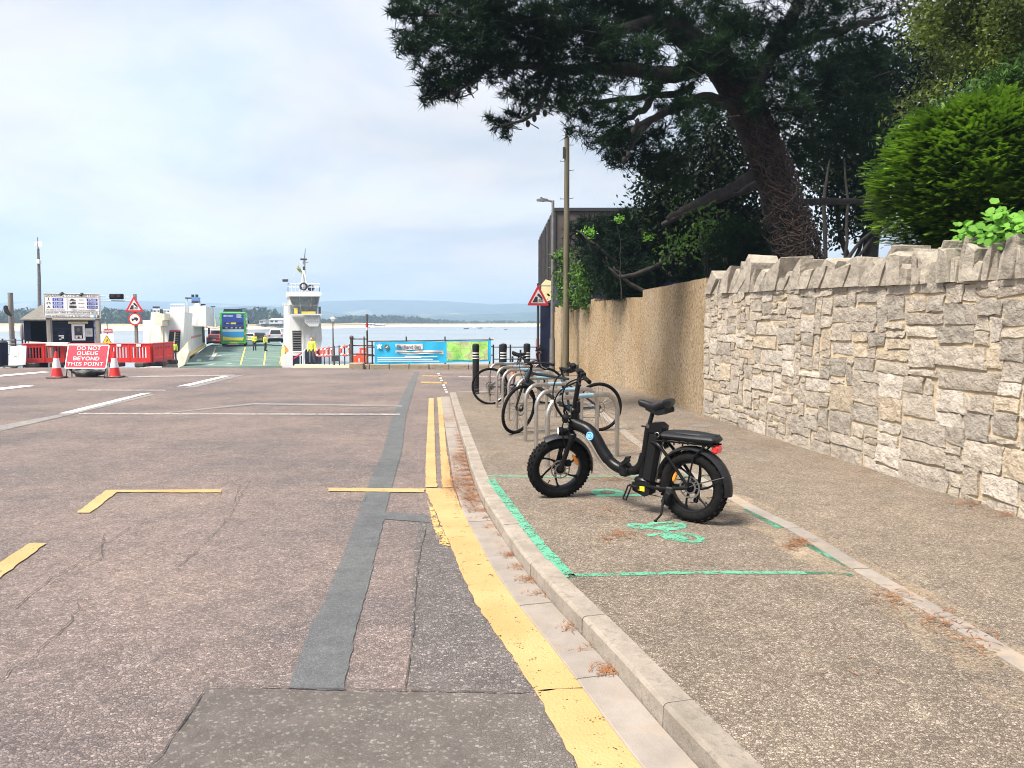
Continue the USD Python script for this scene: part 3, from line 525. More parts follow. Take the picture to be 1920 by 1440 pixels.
part(bld, 'roof_edge', hexa([(a[0] - .06, a[1] - .06, bz), (b[0], b[1] - .06, bz), (c[0], c[1], bz), (d[0] - .06, d[1], bz)], [(a[0] - .06, a[1] - .06, bz + .1), (b[0], b[1] - .06, bz + .1), (c[0], c[1], bz + .1), (d[0] - .06, d[1], bz + .1)]), MAT['steel_dark'], world=True)
for k, t in enumerate(np.linspace(.0, .97, 9)):
    p = np.array(a) + (np.array(d) - np.array(a)) * t; part(bld, 'cladding_rib', box((p[0] - .05, p[1], (zsoff + bz) / 2), (.11, .09, bz - zsoff - .02)), MAT['clad' if k % 2 else 'steel_dark'], world=True)
for k in range(8): part(bld, 'cladding_seam', box((a[0] + .4 + k * .85, a[1] - .012, (zsoff + bz) / 2), (.03, .03, bz - zsoff - .02)), MAT['clad'], world=True)
part(bld, 'lower_wall', hexa([(a[0] + .12, a[1] + .1, -.4), (*b, -.4), (*c, -.4), (d[0] + .12, d[1], -2.2)], [(a[0] + .12, a[1] + .1, zsoff), (*b, zsoff), (*c, zsoff), (d[0] + .12, d[1], zsoff)]), MAT['navy'], world=True)
sg = [D(x, y, 25.2) for x, y in [(1015, 533), (1023, 524), (1033, 527), (1033, 562), (1024, 566), (1015, 556)]]
part(bld, 'pale_sign_panel', xf(ext([(p[0], p[2]) for p in sg], .04), (0, 25.2, 0), UP), MAT['cream'], world=True)
part(bld, 'red_panel', box((D(1008, 640, 25.1)[0], 25.1, .55), (.12, .05, 1.0)), MAT['pinkred'], world=True)
part(bld, 'corner_post', box((D(1022, 640, 25.3)[0], 25.35, D(1020, 568, 25.3)[2] / 2 - .1), (px(18, 25.3), .2, D(1020, 568, 25.3)[2] + .2)), MAT['navy'], world=True)
for k in range(26): part(bld, 'ladder_rung', box((D(1034.5, 640, 24.45)[0], 24.45, .25 + k * .075), (.10, .03, .022)), MAT['steel_dark'], world=True)
MAT['ypaint'] = mk('yellow_gloss', (.55, .36, .03), rough=.4)
part(bld, 'yellow_downpipe', cyl((D(1038.5, 690, 24.4)[0], 24.4, 0), .02, 1.9, 8), MAT['ypaint'], world=True)
# ------------------------------------------------------------------ cycle stands
MAT['stainless'] = mk('stainless_tube', (.30, .275, .25), (.40, .375, .345), sc=30, rough=.36, metal=.85, stretch=(1, 1, .2), bump=.0005, bsc=200)
MAT['bluesticker'] = mk('pale_blue_band', (.15, .26, .33), (.20, .32, .39), sc=20, rough=.4)
def stand_line(w, h=.69, r=.19):
    p = [(0, 0, -.03), (0, 0, h - r)] + [(r - r * math.cos(a), 0, h - r + r * math.sin(a)) for a in np.linspace(.15, math.pi / 2, 8)] + [(w - r + r * math.sin(a), 0, h - r + r * math.cos(a)) for a in np.linspace(0, math.pi / 2 - .15, 8)] + [(w, 0, h - r), (w, 0, -.03)]
    return np.array(p)
SW = .98
st0 = thing('cycle_stand', 'x', 'cycle stand', (0, 0, .1), 0, 'row of steel cycle stands')
part(st0, 'hoop', tube(stand_line(SW), .0255, 14), MAT['stainless'], smooth=50)
part(st0, 'top_band', tube([(SW / 2 - .12, 0, .6912), (SW / 2 + .12, 0, .6912)], .0258, 14), MAT['bluesticker'], smooth=50)
for x in (0, SW): part(st0, 'base_collar', cyl((x, 0, -.004), .034, .008, 16), MAT['stainless'])
stl = [(.36, 7.72), (.27, 8.52), (.165, 9.38), (.06, 10.45), (-.05, 11.4), (-.15, 12.35), (-.26, 13.2), (-.42, 14.3)]
stn = ['nearest the camera, right behind the fat tyre bike', 'second from the camera', 'third from the camera, by the dark bike front wheel', 'fourth from the camera', 'fifth from the camera, halfway along the row', 'sixth from the camera', 'seventh from the camera, by the silver rimmed wheel', 'farthest from the camera, under the black saddle']
for k, ((x, y), n) in enumerate(zip(stl, stn)):
    a = math.atan2(.60, .80) if k == 0 else math.atan2(.5, .85)
    lab = 'steel hoop cycle stand, ' + n
    if k == 0:
        p = stage.GetPrimAtPath(st0.path); p.GetAttribute('xformOp:translate').Set((x, y, .1)); UsdGeom.Xformable(p).AddRotateZOp().Set(math.degrees(a)); tag(st0.path, lab)
    else: copy(st0, lab, (x, y, .1), a, scale=(.86, 1, 1))
# ------------------------------------------------------------------ bollards and posts
MAT['bblack'] = mk('bollard_black', (.008, .008, .010), (.015, .015, .017), sc=6, rough=.55, spec=.2)
MAT['bwhite'] = mk('reflective_white', (.62, .62, .62), rough=.4)
bo = thing('bollard', 'x', 'bollard', (0, 0, .0), 0, 'black bollards at the end of the footway')
part(bo, 'post', lathe([(1e-4, -.05), (.068, -.05), (.068, .90), (.072, .905), (.072, .99), (.064, 1.015), (.04, 1.03), (1e-4, 1.034)], 24), MAT['bblack'], smooth=40)
for z in (.72, .775, .83): part(bo, 'white_band', lathe([(.0695, z), (.0705, z + .002), (.0705, z + .018), (.0695, z + .02)], 24), MAT['bwhite'], smooth=True)
for k, ((x, y, Y), lab) in enumerate(zip([(892, 738, 15.82), (944, 738, 15.9), (988, 738, 16.0)], ['black bollard with white bands standing clear at the kerb end, leftmost of three', 'black bollard with white bands just behind the black saddle', 'black bollard with white bands behind the dark bike handlebar'])):
    X = (x - 960) / FPX * Y
    if k == 0: stage.GetPrimAtPath(bo.path).GetAttribute('xformOp:translate').Set((X, Y, .1)); tag(bo.path, lab)
    else: copy(bo, lab, (X, Y, .1))
MAT['orange'] = mk('marker_orange', (.70, .22, .03), rough=.5)
for x, yt, lab in ((976, 656, 'thin dark marker post with orange foot on the quay, right of two'), (961, 668, 'short dark marker post on the quay, left of two')):
    Y = 22.5; X = (x - 960) / FPX * Y; h = D(x, yt, Y)[2]
    t = thing('marker_post', lab, 'post', (X, Y, 0), 0, 'thin marker posts'); part(t, 'post', cyl((0, 0, .35), .028, h - .35, 10), MAT['bblack']); part(t, 'foot', cyl((0, 0, -.02), .034, .37, 10), MAT['orange'])
# ------------------------------------------------------------------ lamp post, telegraph pole
MAT['galv'] = mk('galvanised_steel', (.13, .125, .12), (.19, .185, .18), sc=7, rough=.5, metal=.5, bump=.001, bsc=60)
lpY = 22.9; lp = thing('lamp_post', 'slim grey steel lamp post with short arm beside the telegraph pole', 'street lamp', (D(1035.5, 695, lpY)[0], lpY, .1))
lh = D(1034, 376, lpY)[2] - .1
part(lp, 'base', cyl((0, 0, -.02), .085, 1.02, 16, .08), MAT['galv'], smooth=40)
part(lp, 'pole', cyl((0, 0, 1.0), .052, lh - 1.0, 14, .04), MAT['galv'], smooth=40)
part(lp, 'arm', tube([(0, 0, lh - .04), (-.08, 0, lh - .01), (-.2, 0, lh)], .03, 10), MAT['galv'], smooth=40)
hd = part(lp, 'lamp_head', hull([(x, y, z) for x, w, a, b in ((-.15, .05, -.02, .04), (-.3, .08, -.03, .06), (-.48, .06, -.01, .035)) for y in (-w, w) for z in (lh + a, lh + b)]), MAT['galv'])
part(hd, 'photocell', cyl((-.34, 0, lh + .05), .03, .05, 10), MAT['galv'])
part(lp, 'sign_bracket', box((-.2, 0, D(1030, 536, lpY)[2] - .1), (.42, .025, .025)), MAT['galv'])
MAT['polewood'] = mk('pole_timber', (.06, .052, .030), (.12, .104, .066), sc=14, rough=.9, stretch=(1, 1, .06), bump=.008, bsc=30, dirt=(.07, .075, .035), dsc=1.2)
tpY = 21.1; tp = thing('telegraph_pole', 'weathered timber telegraph pole with step irons rising past the lamp post', 'telegraph pole', (D(1061, 705, tpY)[0], tpY, .1))
th_ = D(1063, 258, tpY)[2] - .1; tx = D(1063, 258, tpY)[0] - tp.loc[0]
part(tp, 'pole', tube([(0, 0, -.1), (tx * .5, 0, th_ * .5), (tx, 0, th_)], [.088, .078, .066], 16), MAT['polewood'], smooth=40)
for y, s in [(272, 1), (303, -1), (320, 1), (372, 1), (373, -1)]:
    z = D(1063, y, tpY)[2] - .1; part(tp, 'step_iron', tube([(tx + s * .05, 0, z), (tx + s * .17, 0, z), (tx + s * .175, 0, z + .03)], .009, 6), MAT['steel_dark'])
part(tp, 'cable_box', rbox((tx - .08, -.03, D(1058, 287, tpY)[2] - .1), (.06, .09, .3), .01), MAT['steel_dark'])
wire = bez([D(1064, 259, tpY), D(1085, 195, 19), D(1105, 130, 16.5), D(1122, 60, 14.5)], 8)
part(tp, 'cable', tube(wire, .006, 5), MAT['galv'], world=True)
# ------------------------------------------------------------------ quayside warning signs
MAT['signred'] = mk('sign_red', (.42, .02, .03), (.5, .03, .04), sc=5, rough=.4); MAT['signwhite'] = mk('sign_white', (.66, .655, .65), (.72, .715, .71), sc=3, rough=.4); MAT['signblack'] = mk('sign_black', (.02, .02, .022), rough=.45)
MAT['pinkwhite'] = mk('sign_inner', (.66, .60, .58), rough=.45)
def rtri(s, r):                                                     # rounded triangle, apex up, base on y = 0
    h = s * math.sqrt(3) / 2; return Polygon([(-s / 2 + r * 1.732, r), (s / 2 - r * 1.732, r), (0, h - 2 * r)]).buffer(r, 8)
def quay_sign(t, s, z0, y0, R=None):                                # face towards -y
    h = s * .866; put = lambda m, d: xf((lambda q: q if R is None else xf(q, (0, 0, 0), R))(xf(m, (0, -d, 0), UP)), (0, y0, z0))
    pl = part(t, 'sign_plate', put(ext(rtri(s, .04 * s), .008), 0), MAT['signred'])
    part(pl, 'white_field', put(ext([(-s * .33, h * .115), (s * .33, h * .115), (0, h * .77)], .003), .0085), MAT['pinkwhite'])
    part(pl, 'quay_pictogram', put(cat(ext([(-s * .27, h * .15), (-s * .03, h * .15), (-s * .03, h * .42), (-s * .135, h * .42)], .002), ext(Polygon([(-s * .05, h * .50), (s * .15, h * .30), (s * .19, h * .35), (s * .09, h * .49), (s * .01, h * .57)]).buffer(.01 * s), .002)), .012), MAT['signblack'])
    part(pl, 'water_pictogram', put(cat(*[ext(LineString([(s * (.01 + .05 * i), h * (.17 + .05 * j) + (i % 2) * .02 * s) for i in range(5)]).buffer(.010 * s), .002) for j in range(3)]), .012), MAT['signblack'])
    return pl
sY = 24.2; p0 = D(1009, 573, sY); sg = thing('quay_warning_sign', 'red triangle quayside warning sign on a post beside the dark building', 'road sign', (p0[0], sY, .0))
part(sg, 'post', cyl((0, .04, -.1), .038, D(1008, 531, sY)[2] + .1, 12), MAT['steel_dark'], smooth=40)
quay_sign(sg, .76, p0[2], -.012, RZ(.38))
# ------------------------------------------------------------------ bicycles
MAT['rubber'] = mk('tyre_rubber', (.006, .006, .0065), (.011, .0105, .0105), sc=30, rough=.85, spec=.07, bump=.001, bsc=150)
MAT['blackpaint'] = mk('black_gloss', (.004, .004, .0045), rough=.35, spec=.2)
MAT['blackmatt'] = mk('black_matt', (.006, .006, .0065), (.009, .009, .010), sc=40, rough=.6, spec=.12)
MAT['vinyl'] = mk('black_vinyl', (.010, .0105, .0125), (.015, .0155, .018), sc=60, rough=.48, spec=.25, bump=.0008, bsc=300)
MAT['alloy'] = mk('bare_alloy', (.24, .24, .245), rough=.35, metal=.9); MAT['chain'] = mk('chain_steel', (.12, .11, .10), rough=.45, metal=.8)
MAT['reflorange'] = mk('orange_reflector', (.75, .22, .02), (.82, .33, .04), sc=60, rough=.2); MAT['redlens'] = mk('red_lens', (.45, .012, .02), (.6, .03, .03), sc=60, rough=.15, coat=.5)
MAT['clearlens'] = mk('lamp_lens', (.7, .72, .74), rough=.1, coat=.6); MAT['badgeblue'] = mk('badge_blue', (.03, .22, .52), rough=.35); MAT['badgepale'] = mk('badge_pale', (.35, .62, .8), rough=.35)
MAT['teal'] = mk('dark_teal_paint', (.010, .024, .032), rough=.3, coat=.4); MAT['plum'] = mk('dark_plum_paint', (.035, .03, .04), rough=.35, coat=.3)
MAT['yellowsticker'] = mk('yellow_sticker', (.75, .52, .02), rough=.4)
RYW = RX(math.pi / 2)                                               # z axis of a lathe to the wheel axle (y)
def arc(cx, cz, R_, a0, a1, n=24, y=0.0): return np.array([(cx + R_ * math.cos(a), y, cz + R_ * math.sin(a)) for a in np.linspace(a0, a1, n)])
FC, RC = G(1047, 931, .1), G(1310, 980, .1); eang = math.atan2(*(RC - FC)[[1, 0]])
eb = thing('electric_bike', 'black folding electric bike with fat tyres standing on its kickstand in the green marked bay', 'electric bike', (FC[0], FC[1], .1), eang)
def loc2(p): q = (np.asarray(p, float) - [FC[0], FC[1], .1]) @ RZ(eang); return q
HS, HZ, RS, RZ_ = .015, .262, 1.24, .262
AX = np.array([.21, 0, .98]); AX /= np.linalg.norm(AX); PV = np.array([.125, 0, .56]); ST = math.radians(52)
def Rax(u, a): K = np.array([[0, -u[2], u[1]], [u[2], 0, -u[0]], [-u[1], u[0], 0]]); return np.eye(3) + math.sin(a) * K + (1 - math.cos(a)) * K @ K
RS_ = Rax(AX, ST)
def steer(m): return xf(xf(m, -PV), PV, RS_)
def fat_wheel(c, fn, phase, label):
    w = part(eb, 'wheel', fn(xf(lathe([(.176, -.036), (.186, -.040), (.186, .040), (.176, .036), (.170, .02), (.170, -.02)], 56, True), c, RYW)), MAT['blackpaint'], smooth=40, label=label)
    prof = [(.217 + .047 * math.cos(a), .050 * math.sin(a)) for a in np.arange(16) * 2 * np.pi / 16]
    part(w, 'tyre', fn(xf(lathe(prof, 64, True), c, RYW)), MAT['rubber'], smooth=True)
    kn = []
    for k in range(54):
        a = 2 * math.pi * k / 54
        for off, rr, s in (((-.017, .262, .017), (.017, .262, .017)) if k % 2 else ((0, .264, .018), (-.036, .252, .014), (.036, .252, .014))):
            kn.append(xf(box((rr, off, 0), (.010, s, .017)), (0, 0, 0), RY(-a)))
    part(w, 'tread_blocks', fn(xf(cat(*kn), c)), MAT['rubber'])
    for k in range(6):
        a = 2 * math.pi * k / 6 + phase; p = [(c[0] + rr * math.cos(a + b), c[1] + y, c[2] + rr * math.sin(a + b)) for rr, b, y in ((.035, -.45, .018), (.075, -.22, .014), (.12, -.04, .006), (.172, .10, 0))]
        part(w, 'spoke', fn(tube(bez(p, 5), [.013] * 5 + [.009] * 5 + [.008] * 4 + [.013] * 2, 8)), MAT['blackpaint'], smooth=40)
    part(w, 'hub', fn(xf(lathe([(1e-4, -.06), (.02, -.06), (.022, -.04), (.045, -.035), (.045, .035), (.022, .04), (.02, .06), (1e-4, .06)], 24), c, RYW)), MAT['blackmatt'], smooth=40)
    part(w, 'brake_disc', fn(xf(cat(*[lathe([(q - .008, -.001), (q + .004, -.001), (q + .004, .001), (q - .008, .001)], 40, True) for q in (.078, .045)], *[xf(box((.06, 0, 0), (.034, .007, .002)), (0, 0, 0), RZ(2 * math.pi * i / 8)) for i in range(8)]), (c[0], c[1] - .052, c[2]), RYW)), MAT['alloy'])
    return w
fwh = fat_wheel((HS, 0, HZ), steer, .35, 'front cast wheel turned to the left'); rwh = fat_wheel((RS, 0, RZ_), lambda m: m, .1, 'rear cast wheel under the mudguard')
part(fwh, 'reflector', steer(tube(arc(HS, HZ, .150, .05, .75, 9, -.02), [.004, .012, .014, .015, .015, .015, .014, .012, .004], 8)), MAT['reflorange'])
part(rwh, 'reflector', tube(arc(RS, RZ_, .150, 2.35, 3.05, 9, -.02), [.004, .012, .014, .015, .015, .015, .014, .012, .004], 8), MAT['reflorange'])
part(fwh, 'valve', steer(tube([(HS - .1, 0, HZ - .13), (HS - .08, 0, HZ - .105)], .004, 6)), MAT['blackmatt']); part(rwh, 'valve', tube([(RS + .12, 0, RZ_ - .12), (RS + .10, 0, RZ_ - .10)], .004, 6), MAT['blackmatt'])
# fork and steering column
fk = part(eb, 'fork', steer(cat(*[tube([(HS, s, HZ), (HS + .055, s, HZ + .17), (.115, s, .535)], [.017, .022, .021], 12) for s in (-.075, .075)], rbox((.122, 0, .55), (.06, .19, .045), .012), tube([(.125, 0, .55), (.15, 0, .70)], .022, 12))), MAT['blackpaint'], smooth=40)
for s in (-.075, .075): part(fk, 'fork_spring', steer(tube([(.10, s, .49), (.116, s, .545)], .025, 12)), MAT['blackmatt'], smooth=40)
part(fk, 'brake_caliper', steer(rbox((HS + .065, -.06, HZ + .05), (.05, .035, .055), .01)), MAT['blackmatt'])
hb = bez([(.205, -.31, 1.055), (.20, -.2, 1.06), (.215, -.1, 1.06), (.225, 0, 1.055), (.215, .1, 1.06), (.20, .2, 1.06), (.205, .31, 1.055)], 6)
bar = part(eb, 'handlebar', steer(tube(hb, .012, 10)), MAT['blackmatt'], smooth=40)
for s in (-1, 1):
    part(bar, 'grip', steer(tube([(.2, s * .2, 1.06), (.203, s * .25, 1.058), (.205, s * .325, 1.055)], [.018, .017, .0175], 12)), MAT['rubber'], smooth=40)
    part(bar, 'brake_lever', steer(tube(bez([(.19, s * .15, 1.055), (.15, s * .19, 1.04), (.145, s * .28, 1.02)], 6), .007, 8)), MAT['blackmatt'], smooth=40)
part(bar, 'display', steer(rbox((.195, -.07, 1.085), (.06, .07, .03), .01)), MAT['blackmatt']); part(bar, 'bell', steer(ball((.2, .12, 1.085), .022, 2, (1, 1, .8))), MAT['blackmatt'], smooth=True)
part(bar, 'throttle', steer(rbox((.2, .165, 1.07), (.05, .04, .05), .01)), MAT['blackmatt']); part(bar, 'mirror_knob', steer(rbox((.2, -.16, 1.075), (.045, .03, .04), .008)), MAT['blackmatt'])
part(eb, 'stem', steer(cat(tube([(.155, 0, .70), (.18, 0, .86), (.215, 0, 1.03)], [.026, .021, .02], 12), rbox((.222, 0, 1.05), (.05, .06, .045), .012), rbox((.165, 0, .735), (.075, .065, .06), .014))), MAT['blackpaint'], smooth=40)
part(eb, 'folding_latch', steer(rbox((.185, -.045, .78), (.03, .02, .10), .008)), MAT['blackmatt'])
li = part(eb, 'headlamp', steer(xf(lathe([(1e-4, -.07), (.018, -.065), (.034, -.02), (.036, .01), (1e-4, .012)], 20), (.03, 0, .575), RY(-math.pi / 2 + .1))), MAT['blackmatt'], smooth=40)
part(li, 'lens', steer(xf(lathe([(1e-4, .018), (.02, .016), (.031, .0122), (.031, .011), (1e-4, .011)], 20), (.03, 0, .575), RY(-math.pi / 2 + .1))), MAT['clearlens'], smooth=40)
part(li, 'bracket', steer(tube([(.05, 0, .57), (.115, 0, .57)], .009, 8)), MAT['blackmatt']); part(eb, 'horn', steer(xf(lathe([(1e-4, 0), (.035, .002), (.038, .02), (.03, .04), (1e-4, .045)], 18), (.09, -.05, .69), RY(-1.3))), MAT['blackmatt'], smooth=40)
def fender(cx, cz, R_, a0, a1, w, fn, n=26):
    v = []; 
    for a in np.linspace(a0, a1, n):
        for q in np.linspace(-1, 1, 7): v.append((cx + (R_ - .022 * q * q) * math.cos(a), q * w, cz + (R_ - .022 * q * q) * math.sin(a)))
    v = np.array(v); i, j = np.meshgrid(np.arange(n - 1), np.arange(6), indexing='ij'); f = quads(np.stack([i * 7 + j, i * 7 + j + 1, (i + 1) * 7 + j + 1, (i + 1) * 7 + j], -1))
    inner = v.copy(); ctr = np.array([cx, 0, cz]); d = v - ctr; d[:, 1] = 0; inner = v - d / np.linalg.norm(d, axis=1, keepdims=True) * .004
    return fn((np.vstack([v, inner]), np.vstack([f, f[:, ::-1] + len(v)])))
part(eb, 'front_mudguard', fender(HS, HZ, .292, -.25, 2.0, .058, steer), MAT['vinyl'], smooth=40)
rf = part(eb, 'rear_mudguard', fender(RS, RZ_, .300, -.12, 3.1, .062, lambda m: m), MAT['vinyl'], smooth=40)
part(rf, 'mudguard_stay', cat(*[tube([(RS + .01, s, RZ_ + .01), (RS + .27, s * .9, RZ_ + .11)], .003, 6) for s in (-.075, .075)]), MAT['chain'])
# frame
fr = part(eb, 'frame', cat(tube(bez([(.15, 0, .635), (.22, 0, .618), (.30, 0, .592), (.375, 0, .53), (.44, 0, .44), (.51, 0, .365), (.58, 0, .325), (.65, 0, .312), (.70, 0, .312)], 5), [.050] * 15 + [.048] * 10 + [.043] * 16, 18), tube([(.135, 0, .585), (.168, 0, .725)], .034, 16),
     tube(bez([(.70, 0, .312), (.755, 0, .322), (.80, 0, .37), (.825, 0, .45)], 5), .036, 14), tube([(.80, 0, .20), (.825, 0, .42), (.858, 0, .66)], [.030, .028, .027], 14), rbox((.815, 0, .225), (.13, .085, .10), .02)), MAT['blackpaint'], smooth=40)
part(fr, 'frame_hinge', cat(rbox((.655, 0, .315), (.075, .09, .105), .015), tube([(.665, -.05, .36), (.70, -.055, .42), (.735, -.05, .425)], .010, 8), rbox((.69, -.05, .385), (.09, .02, .035), .006, RY(-.6))), MAT['blackmatt'])
part(fr, 'under_cable', tube(bez([(.20, -.03, .57), (.29, -.035, .53), (.37, -.035, .44), (.45, -.035, .345), (.55, -.035, .27), (.66, -.035, .245), (.77, -.035, .24)], 6), .006, 6), MAT['chain'])
bd = part(fr, 'round_badge', xf(cyl((0, 0, 0), .036, .004, 28), (.352, -.048, .552), RX(math.pi / 2) @ RZ(0)), MAT['badgeblue'])
part(bd, 'badge_ring', xf(xf(ring((0, 0, 0), .030, .0025, 28, 6), (0, 0, 0), UP), (.352, -.053, .552)), MAT['badgepale']); part(bd, 'badge_letters', xf(text('SD', .024, .002), (.352, -.0525, .541), UP), MAT['badgepale'])
stays = cat(*[tube(bez([(.85, s * .5, .225), (.98, s, .225), (1.12, s, .24), (RS, s, RZ_)], 5), .013, 10) for s in (-.075, .075)], *[tube(bez([(.90, s * .4, .56), (.99, s, .545), (1.10, s, .43), (RS, s, RZ_)], 5), [.016] * 6 + [.012] * 10, 10) for s in (-.07, .07)])
part(fr, 'rear_stays', stays, MAT['blackpaint'], smooth=40)
bt = part(eb, 'battery', xf(rbox((0, 0, 0), (.105, .088, .40), .024, RY(.17)), (.902, 0, .44)), MAT['blackmatt'])
part(bt, 'battery_cover', xf(hull([(x, y, z) for x, z in ((-.06, -.02), (.055, -.03), (.06, .03), (.02, .055), (-.04, .05)) for y in (-.05, .05)]), (.945, 0, .655)), MAT['blackpaint'])
part(bt, 'lock_ring', tube(arc(.965, .62, .018, -1.2, 2.9, 14, -.055), .0035, 6), MAT['alloy']); part(bt, 'rail', tube([(.945, -.03, .26), (1.01, -.03, .60)], .006, 6), MAT['alloy'])
part(eb, 'motor_controller', hull([(x, y, z) for x, z in ((.755, .17), (.745, .23), (.86, .135), (.90, .16), (.905, .25)) for y in (-.05, .05)]), MAT['blackmatt']); part(eb, 'warning_sticker', box((.832, -.0515, .195), (.058, .002, .036)), MAT['yellowsticker'])
sp = part(eb, 'seat_post', tube([(.855, 0, .63), (.87, 0, .70), (.898, 0, .79)], [.020, .0165, .0165], 12), MAT['blackmatt'], smooth=40)
part(sp, 'seat_clamp', cat(tube([(.858, 0, .648), (.866, 0, .685)], .025, 12), tube([(.85, -.02, .67), (.83, -.055, .675)], .007, 8)), MAT['chain'])
def saddle_mesh(x0, x1, z, hw, nose):
    v = []; n, m = 18, 12
    for t in np.linspace(0, 1, n):
        w = nose + (hw - nose) * (1 / (1 + math.exp(-(t - .58) * 11))); w *= min(1, (t / .06) ** .5 + .02) * min(1, ((1 - t) / .07) ** .5 + .02); zt = z + .012 * math.cos(t * 6.28) + (.016 * max(0, t - .6) / .4); thick = (.03 + .022 * t) * min(1, (t / .06) ** .5 + .02) * min(1, ((1 - t) / .07) ** .5 + .02)
        for a in np.arange(m) * 2 * np.pi / m: ca, sa = math.cos(a), math.sin(a); v.append((x0 + (x1 - x0) * t, w * np.sign(ca) * abs(ca) ** .8, zt + (thick * .5 * sa if sa > 0 else thick * 1.25 * sa * (1 - .3 * abs(ca)))))
    v = np.array(v); i, j = np.meshgrid(np.arange(n - 1), np.arange(m), indexing='ij'); f = quads(np.stack([i * m + j, (i + 1) * m + j, (i + 1) * m + (j + 1) % m, i * m + (j + 1) % m], -1))
    c = np.arange(1, m - 1); return v, np.vstack([f, np.stack([0 * c, c, c + 1], 1), np.stack([0 * c, c + 1, c], 1) + (n - 1) * m])
sd = part(eb, 'saddle', saddle_mesh(.765, 1.05, .845, .098, .030), MAT['vinyl'], smooth=True)
part(sd, 'saddle_base', hull([(x, y, z) for x, w, z in ((.84, .025, .80), (.90, .03, .775), (.97, .06, .765), (1.035, .075, .79), (1.035, .07, .825), (.86, .03, .83)) for y in (-w, w)]), MAT['blackmatt'])
pk = part(eb, 'rear_seat', rbox((1.215, 0, .622), (.44, .17, .062), .026), MAT['vinyl'], smooth=60)
part(pk, 'seat_top', xf(ball((0, 0, 0), 1, 3, (.205, .07, .022)), (1.215, 0, .648)), MAT['vinyl'], smooth=True)
part(eb, 'rack', cat(*[tube(bez([(.95, s, .575), (1.1, s, .58), (1.35, s, .583), (1.43, s, .585)], 4), .007, 8) for s in (-.05, .05)], *[tube([(x, s, .582), (x, s, .555)], .006, 6) for x in (1.1, 1.17, 1.33) for s in (-.04, .04)], *[tube([(1.36, s, .58), (1.27, s, .49), (RS, s * 1.4, RZ_ + .03)], .007, 8) for s in (-.06, .06)], tube([(.93, 0, .58), (1.0, 0, .55), (1.02, 0, .52)], .02, 10)), MAT['blackpaint'], smooth=40)
tl = part(eb, 'tail_lamp', rbox((1.425, -.01, .555), (.05, .075, .055), .010, RY(.25)), MAT['redlens']); part(tl, 'lamp_bracket', box((1.405, 0, .575), (.03, .05, .02)), MAT['blackmatt'])
cr = part(eb, 'crankset', cat(xf(lathe([(.055, -.003), (.075, -.003), (.075, .003), (.055, .003)], 36, True), (.80, .05, .205), RYW), tube([(.80, -.065, .205), (.74, -.075, .205 + .01)], .010, 8), tube([(.80, .065, .205), (.94, .08, .17)], .010, 8), tube([(.80, -.07, .205), (.80, .07, .205)], .02, 12)), MAT['blackmatt'])
part(cr, 'pedal', cat(*[tube([(.742 + a, -.09, .215), (.702 + a, -.10, .105)], .006, 6) for a in (0, .03)], tube([(.70, -.10, .105), (.735, -.10, .10)], .006, 6)), MAT['blackmatt']); part(cr, 'pedal', rbox((.94, .13, .165), (.08, .085, .022), .006), MAT['blackmatt'])
part(eb, 'chain', tube([(.80, .05, .275), (RS, .05, RZ_ + .03), (RS + .03, .05, RZ_), (RS - .005, .05, RZ_ - .13), (RS - .05, .05, RZ_ - .135), (.80, .05, .135), (.735, .05, .205), (.80, .05, .275)], .004, 6), MAT['chain'])
part(eb, 'derailleur', cat(rbox((RS + .005, .065, RZ_ - .06), (.03, .02, .08), .006), xf(cyl((0, 0, 0), .02, .008, 16), (RS - .005, .06, RZ_ - .115), RYW), tube(arc(RS + .08, RZ_ + .0, .085, -1.6, 2.4, 16, .06), .003, 6)), MAT['blackmatt'])
part(eb, 'sprocket', xf(lathe([(.02, -.006), (.045, -.004), (.045, .004), (.02, .006)], 28, True), (RS, .05, RZ_), RYW), MAT['chain'])
kf = loc2(G(1229, 979, .1)); ks = part(eb, 'kickstand', cat(tube([(1.055, -.10, .165), (kf[0] + .035, kf[1] + .02, .06), (kf[0], kf[1], .008)], [.011, .009, .007], 8), rbox((1.07, -.092, .165), (.05, .025, .10), .008, RY(.45))), MAT['blackmatt'])
part(ks, 'mount', rbox((1.095, -.088, .225), (.06, .02, .05), .008), MAT['vinyl'])
part(ks, 'foot', ball((kf[0], kf[1], .008), .013, 1), MAT['rubber'])
cb = [[(.19, -.20, 1.05), (.02, -.19, .98), (-.03, -.13, .86), (.03, -.09, .73), (.10, -.05, .66), (.16, -.03, .60)], [(.19, .18, 1.05), (.06, .16, .98), (.01, .10, .85), (.05, .02, .72), (.13, -.03, .62)], [(.19, -.15, 1.05), (.08, -.12, 1.0), (.05, -.06, .86), (.10, -.05, .70), (.15, -.035, .6)], [(.06, -.06, .70), (.03, -.09, .60), (.06, -.08, .45), (.04, -.085, .31)]]
part(eb, 'cables', steer(cat(*[tube(bez(c, 8), .006, 6) for c in cb])), MAT['rubber'], smooth=True)
